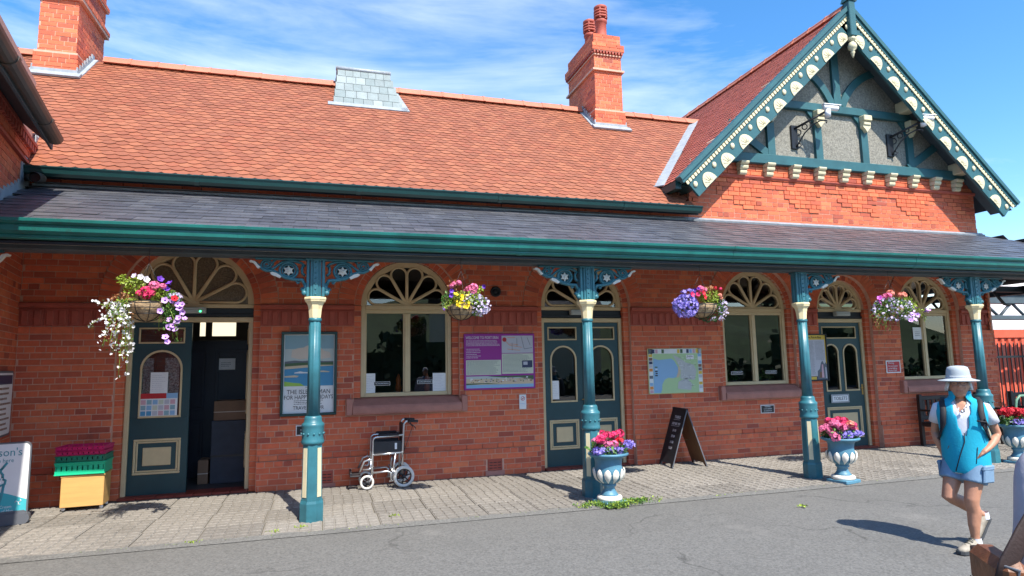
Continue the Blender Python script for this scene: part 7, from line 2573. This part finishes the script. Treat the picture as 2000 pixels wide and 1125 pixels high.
def twist(ch, ang):
    """the upper body turns towards the viewer over walking legs"""
    for v in ch.data.vertices:
        t_ = min(1, max(0, (v.co.z - .66) / .34)); t_ = t_ * t_ * (3 - 2 * t_)
        a = ang * t_
        x_, y_ = v.co.x, v.co.y
        v.co.x = x_ * math.cos(a) - y_ * math.sin(a); v.co.y = x_ * math.sin(a) + y_ * math.cos(a)
    for k in ch.children: twist(k, ang)
for ch in man.children: twist(ch, R(38))
# person with a leather bag, mostly beyond the right edge
M_lilac = mat('lilac_shirt', (.34, .33, .375), .85, .12, 9, .5, 14)
M_tro = mat('grey_trousers', (.10, .10, .12), .85, .15, 10, .15, 60)
M_leather = mat('brown_leather', (.15, .052, .018), .5, .4, 14, .3, 50)
M_strapb = mat('bag_strap', (.028, .014, .012), .7, .2, 20, .2, 90)
fg = thing('person', 'person in loose lilac grey shirt cut off by the right edge', 'person', (2.835, -7.89, -.012), R(163))
fg.scale = (.94, .94, .93)
b = MB()
b.tube([(0, 0, .88), (0, 0, .96), (0, 0, 1.1), (0, 0, 1.25), (0, 0, 1.38), (0, 0, 1.44), (0, 0, 1.48)], [(.17, .12), (.18, .13), (.17, .13), (.18, .125), (.18, .11), (.13, .085), (.06, .06)], 16, up=X1)
b.tube([(0, 0, 1.45), (0, -.01, 1.52), (0, -.02, 1.57)], [.058, .052, .05], 10)
hd = Vector((0, -.03, 1.635)); b.ball(hd, .075, .094, .112, 16, 10); b.ball(hd + Vector((0, -.03, -.07)), .052, .055, .045, 12, 8)
b.tube([hd + Vector((0, -.085, .02)), hd + Vector((0, -.108, -.015)), hd + Vector((0, -.09, -.025))], [.009, .014, .009], 8)
for sx in (-1, 1):
    b.ball(hd + Vector((sx * .076, .01, 0)), .010, .018, .028, 8, 6)
    s_, e_2, w_ = Vector((sx * .2, 0, 1.40)), Vector((sx * .235, .02, 1.12)), Vector((sx * .225, -.07, .87))
    b.tube([s_ * .8 + Vector((0, 0, .28)), s_, s_.lerp(e_2, .5), e_2, e_2.lerp(w_, .4), w_], [.05, .055, .046, .040, .040, .027], 12)
    hand(b, w_, (-.1 * sx, -.35, -.9), (-sx, 0, 0), 1.05, .4)
    h, k, a = Vector((sx * .09, 0, .90)), Vector((sx * .095, -.015, .50)), Vector((sx * .10, .01, .10))
    b.tube([h, h.lerp(k, .5), k, k.lerp(a, .3), a], [.095, .08, .06, .058, .036], 12)
    b.tube([a, a + Vector((0, -.02, -.055)), a + Vector((0, -.13, -.07))], [.036, .036, .03], 8)
remesh(b, 'body', M_skin, fg, .012, 3)
q = loft_cloth([(.80, .275, .225, 0), (.92, .275, .225, 0), (1.02, .26, .21, 0), (1.14, .235, .18, 0), (1.28, .21, .15, 0), (1.38, .205, .13, 0), (1.43, .165, .105, 0), (1.47, .09, .08, 0), (1.50, .072, .072, 0)], 48)
for sx in (-1, 1):
    s_, e_2 = Vector((sx * .2, 0, 1.40)), Vector((sx * .235, .03, 1.12))
    q.tube([s_ * .62 + Vector((0, 0, .56)), s_ * .86 + Vector((0, 0, .20)), s_, s_.lerp(e_2, .45), s_.lerp(e_2, .9), e_2, e_2.lerp(Vector((sx * .225, -.07, .87)), .5), Vector((sx * .225, -.065, .89))], [.05, .066, .074, .078, .086, .09, .088, .085], 18, caps=False)
me = evaluated(q.mesh('shirt', M_lilac), [('SOLIDIFY', dict(thickness=.006, offset=0)), ('SUBSURF', dict(levels=1, render_levels=1))])
link('shirt', me, fg)
q = MB()
q.tube([(0, 0, .96), (0, 0, .88), (0, 0, .82)], [(.185, .14), (.19, .145), (.17, .12)], 16, up=X1)
for sx in (-1, 1):
    q.tube([(sx * .09, 0, .88), (sx * .095, -.01, .5), (sx * .10, .01, .08)], [.108, .085, .07], 14)
remesh(q, 'trousers', M_tro, fg, .014, 2)
q = MB(); q.ball(hd + Vector((0, .015, .03)), .083, .095, .10, 14, 8); q.build('hair', M_hair, fg)
for sx in (-1, 1): shoe(fg, Vector((sx * .10, .07, .0)), (0, -1, 0))
# the bag hangs at the near hip
bag = thing('shoulder_bag', 'brown leather shoulder bag with buckled dark strap at the lower right corner', 'bag', (2.385, -7.86, .80), R(-122))
bag.scale = (.78, .78, .78)
BI = (Matrix.Translation((2.385, -7.86, .80)) @ Matrix.Rotation(R(-122), 4, 'Z') @ Matrix.Diagonal((.78, .78, .78, 1))).inverted()
q = MB(); q.bbox(-.16, .16, -.055, .055, 0, .25, .035); q.build('body', M_leather, bag)
q = MB(); q.bbox(-.166, .166, -.068, .062, .09, .268, .036); q.build('flap', M_leather, bag)
q = MB()
q.tube([(-.165, 0, .02), (-.172, 0, .15), (-.168, 0, .25)], [(.012, .05)] * 3, 8, up=(1, 0, 0)); q.tube([(-.14, -.069, .12), (.14, -.069, .12)], .003, 5)
q.build('gusset', M_strapb, bag)
q = MB(); P = [BI @ Vector(v) for v in ((2.295, -7.93, .93), (2.31, -7.945, 1.0), (2.385, -7.955, 1.095), (2.47, -7.97, 1.20), (2.62, -8.03, 1.29), (2.82, -8.03, 1.385), (2.95, -7.95, 1.40))]
q.tube(P, [(.0055, .042)] * 7, 8, up=BI.to_3x3() @ Vector((-.25, -.95, .1))); q.build('strap', M_strapb, bag)
q = MB(); frame_rect(q, -.04, .04, 0, .055, .009, -.004, .004, .002); bk = q.build('buckle', M_grey, bag, BI @ Vector((2.30, -7.945, .955)), (0, R(12), R(62)))
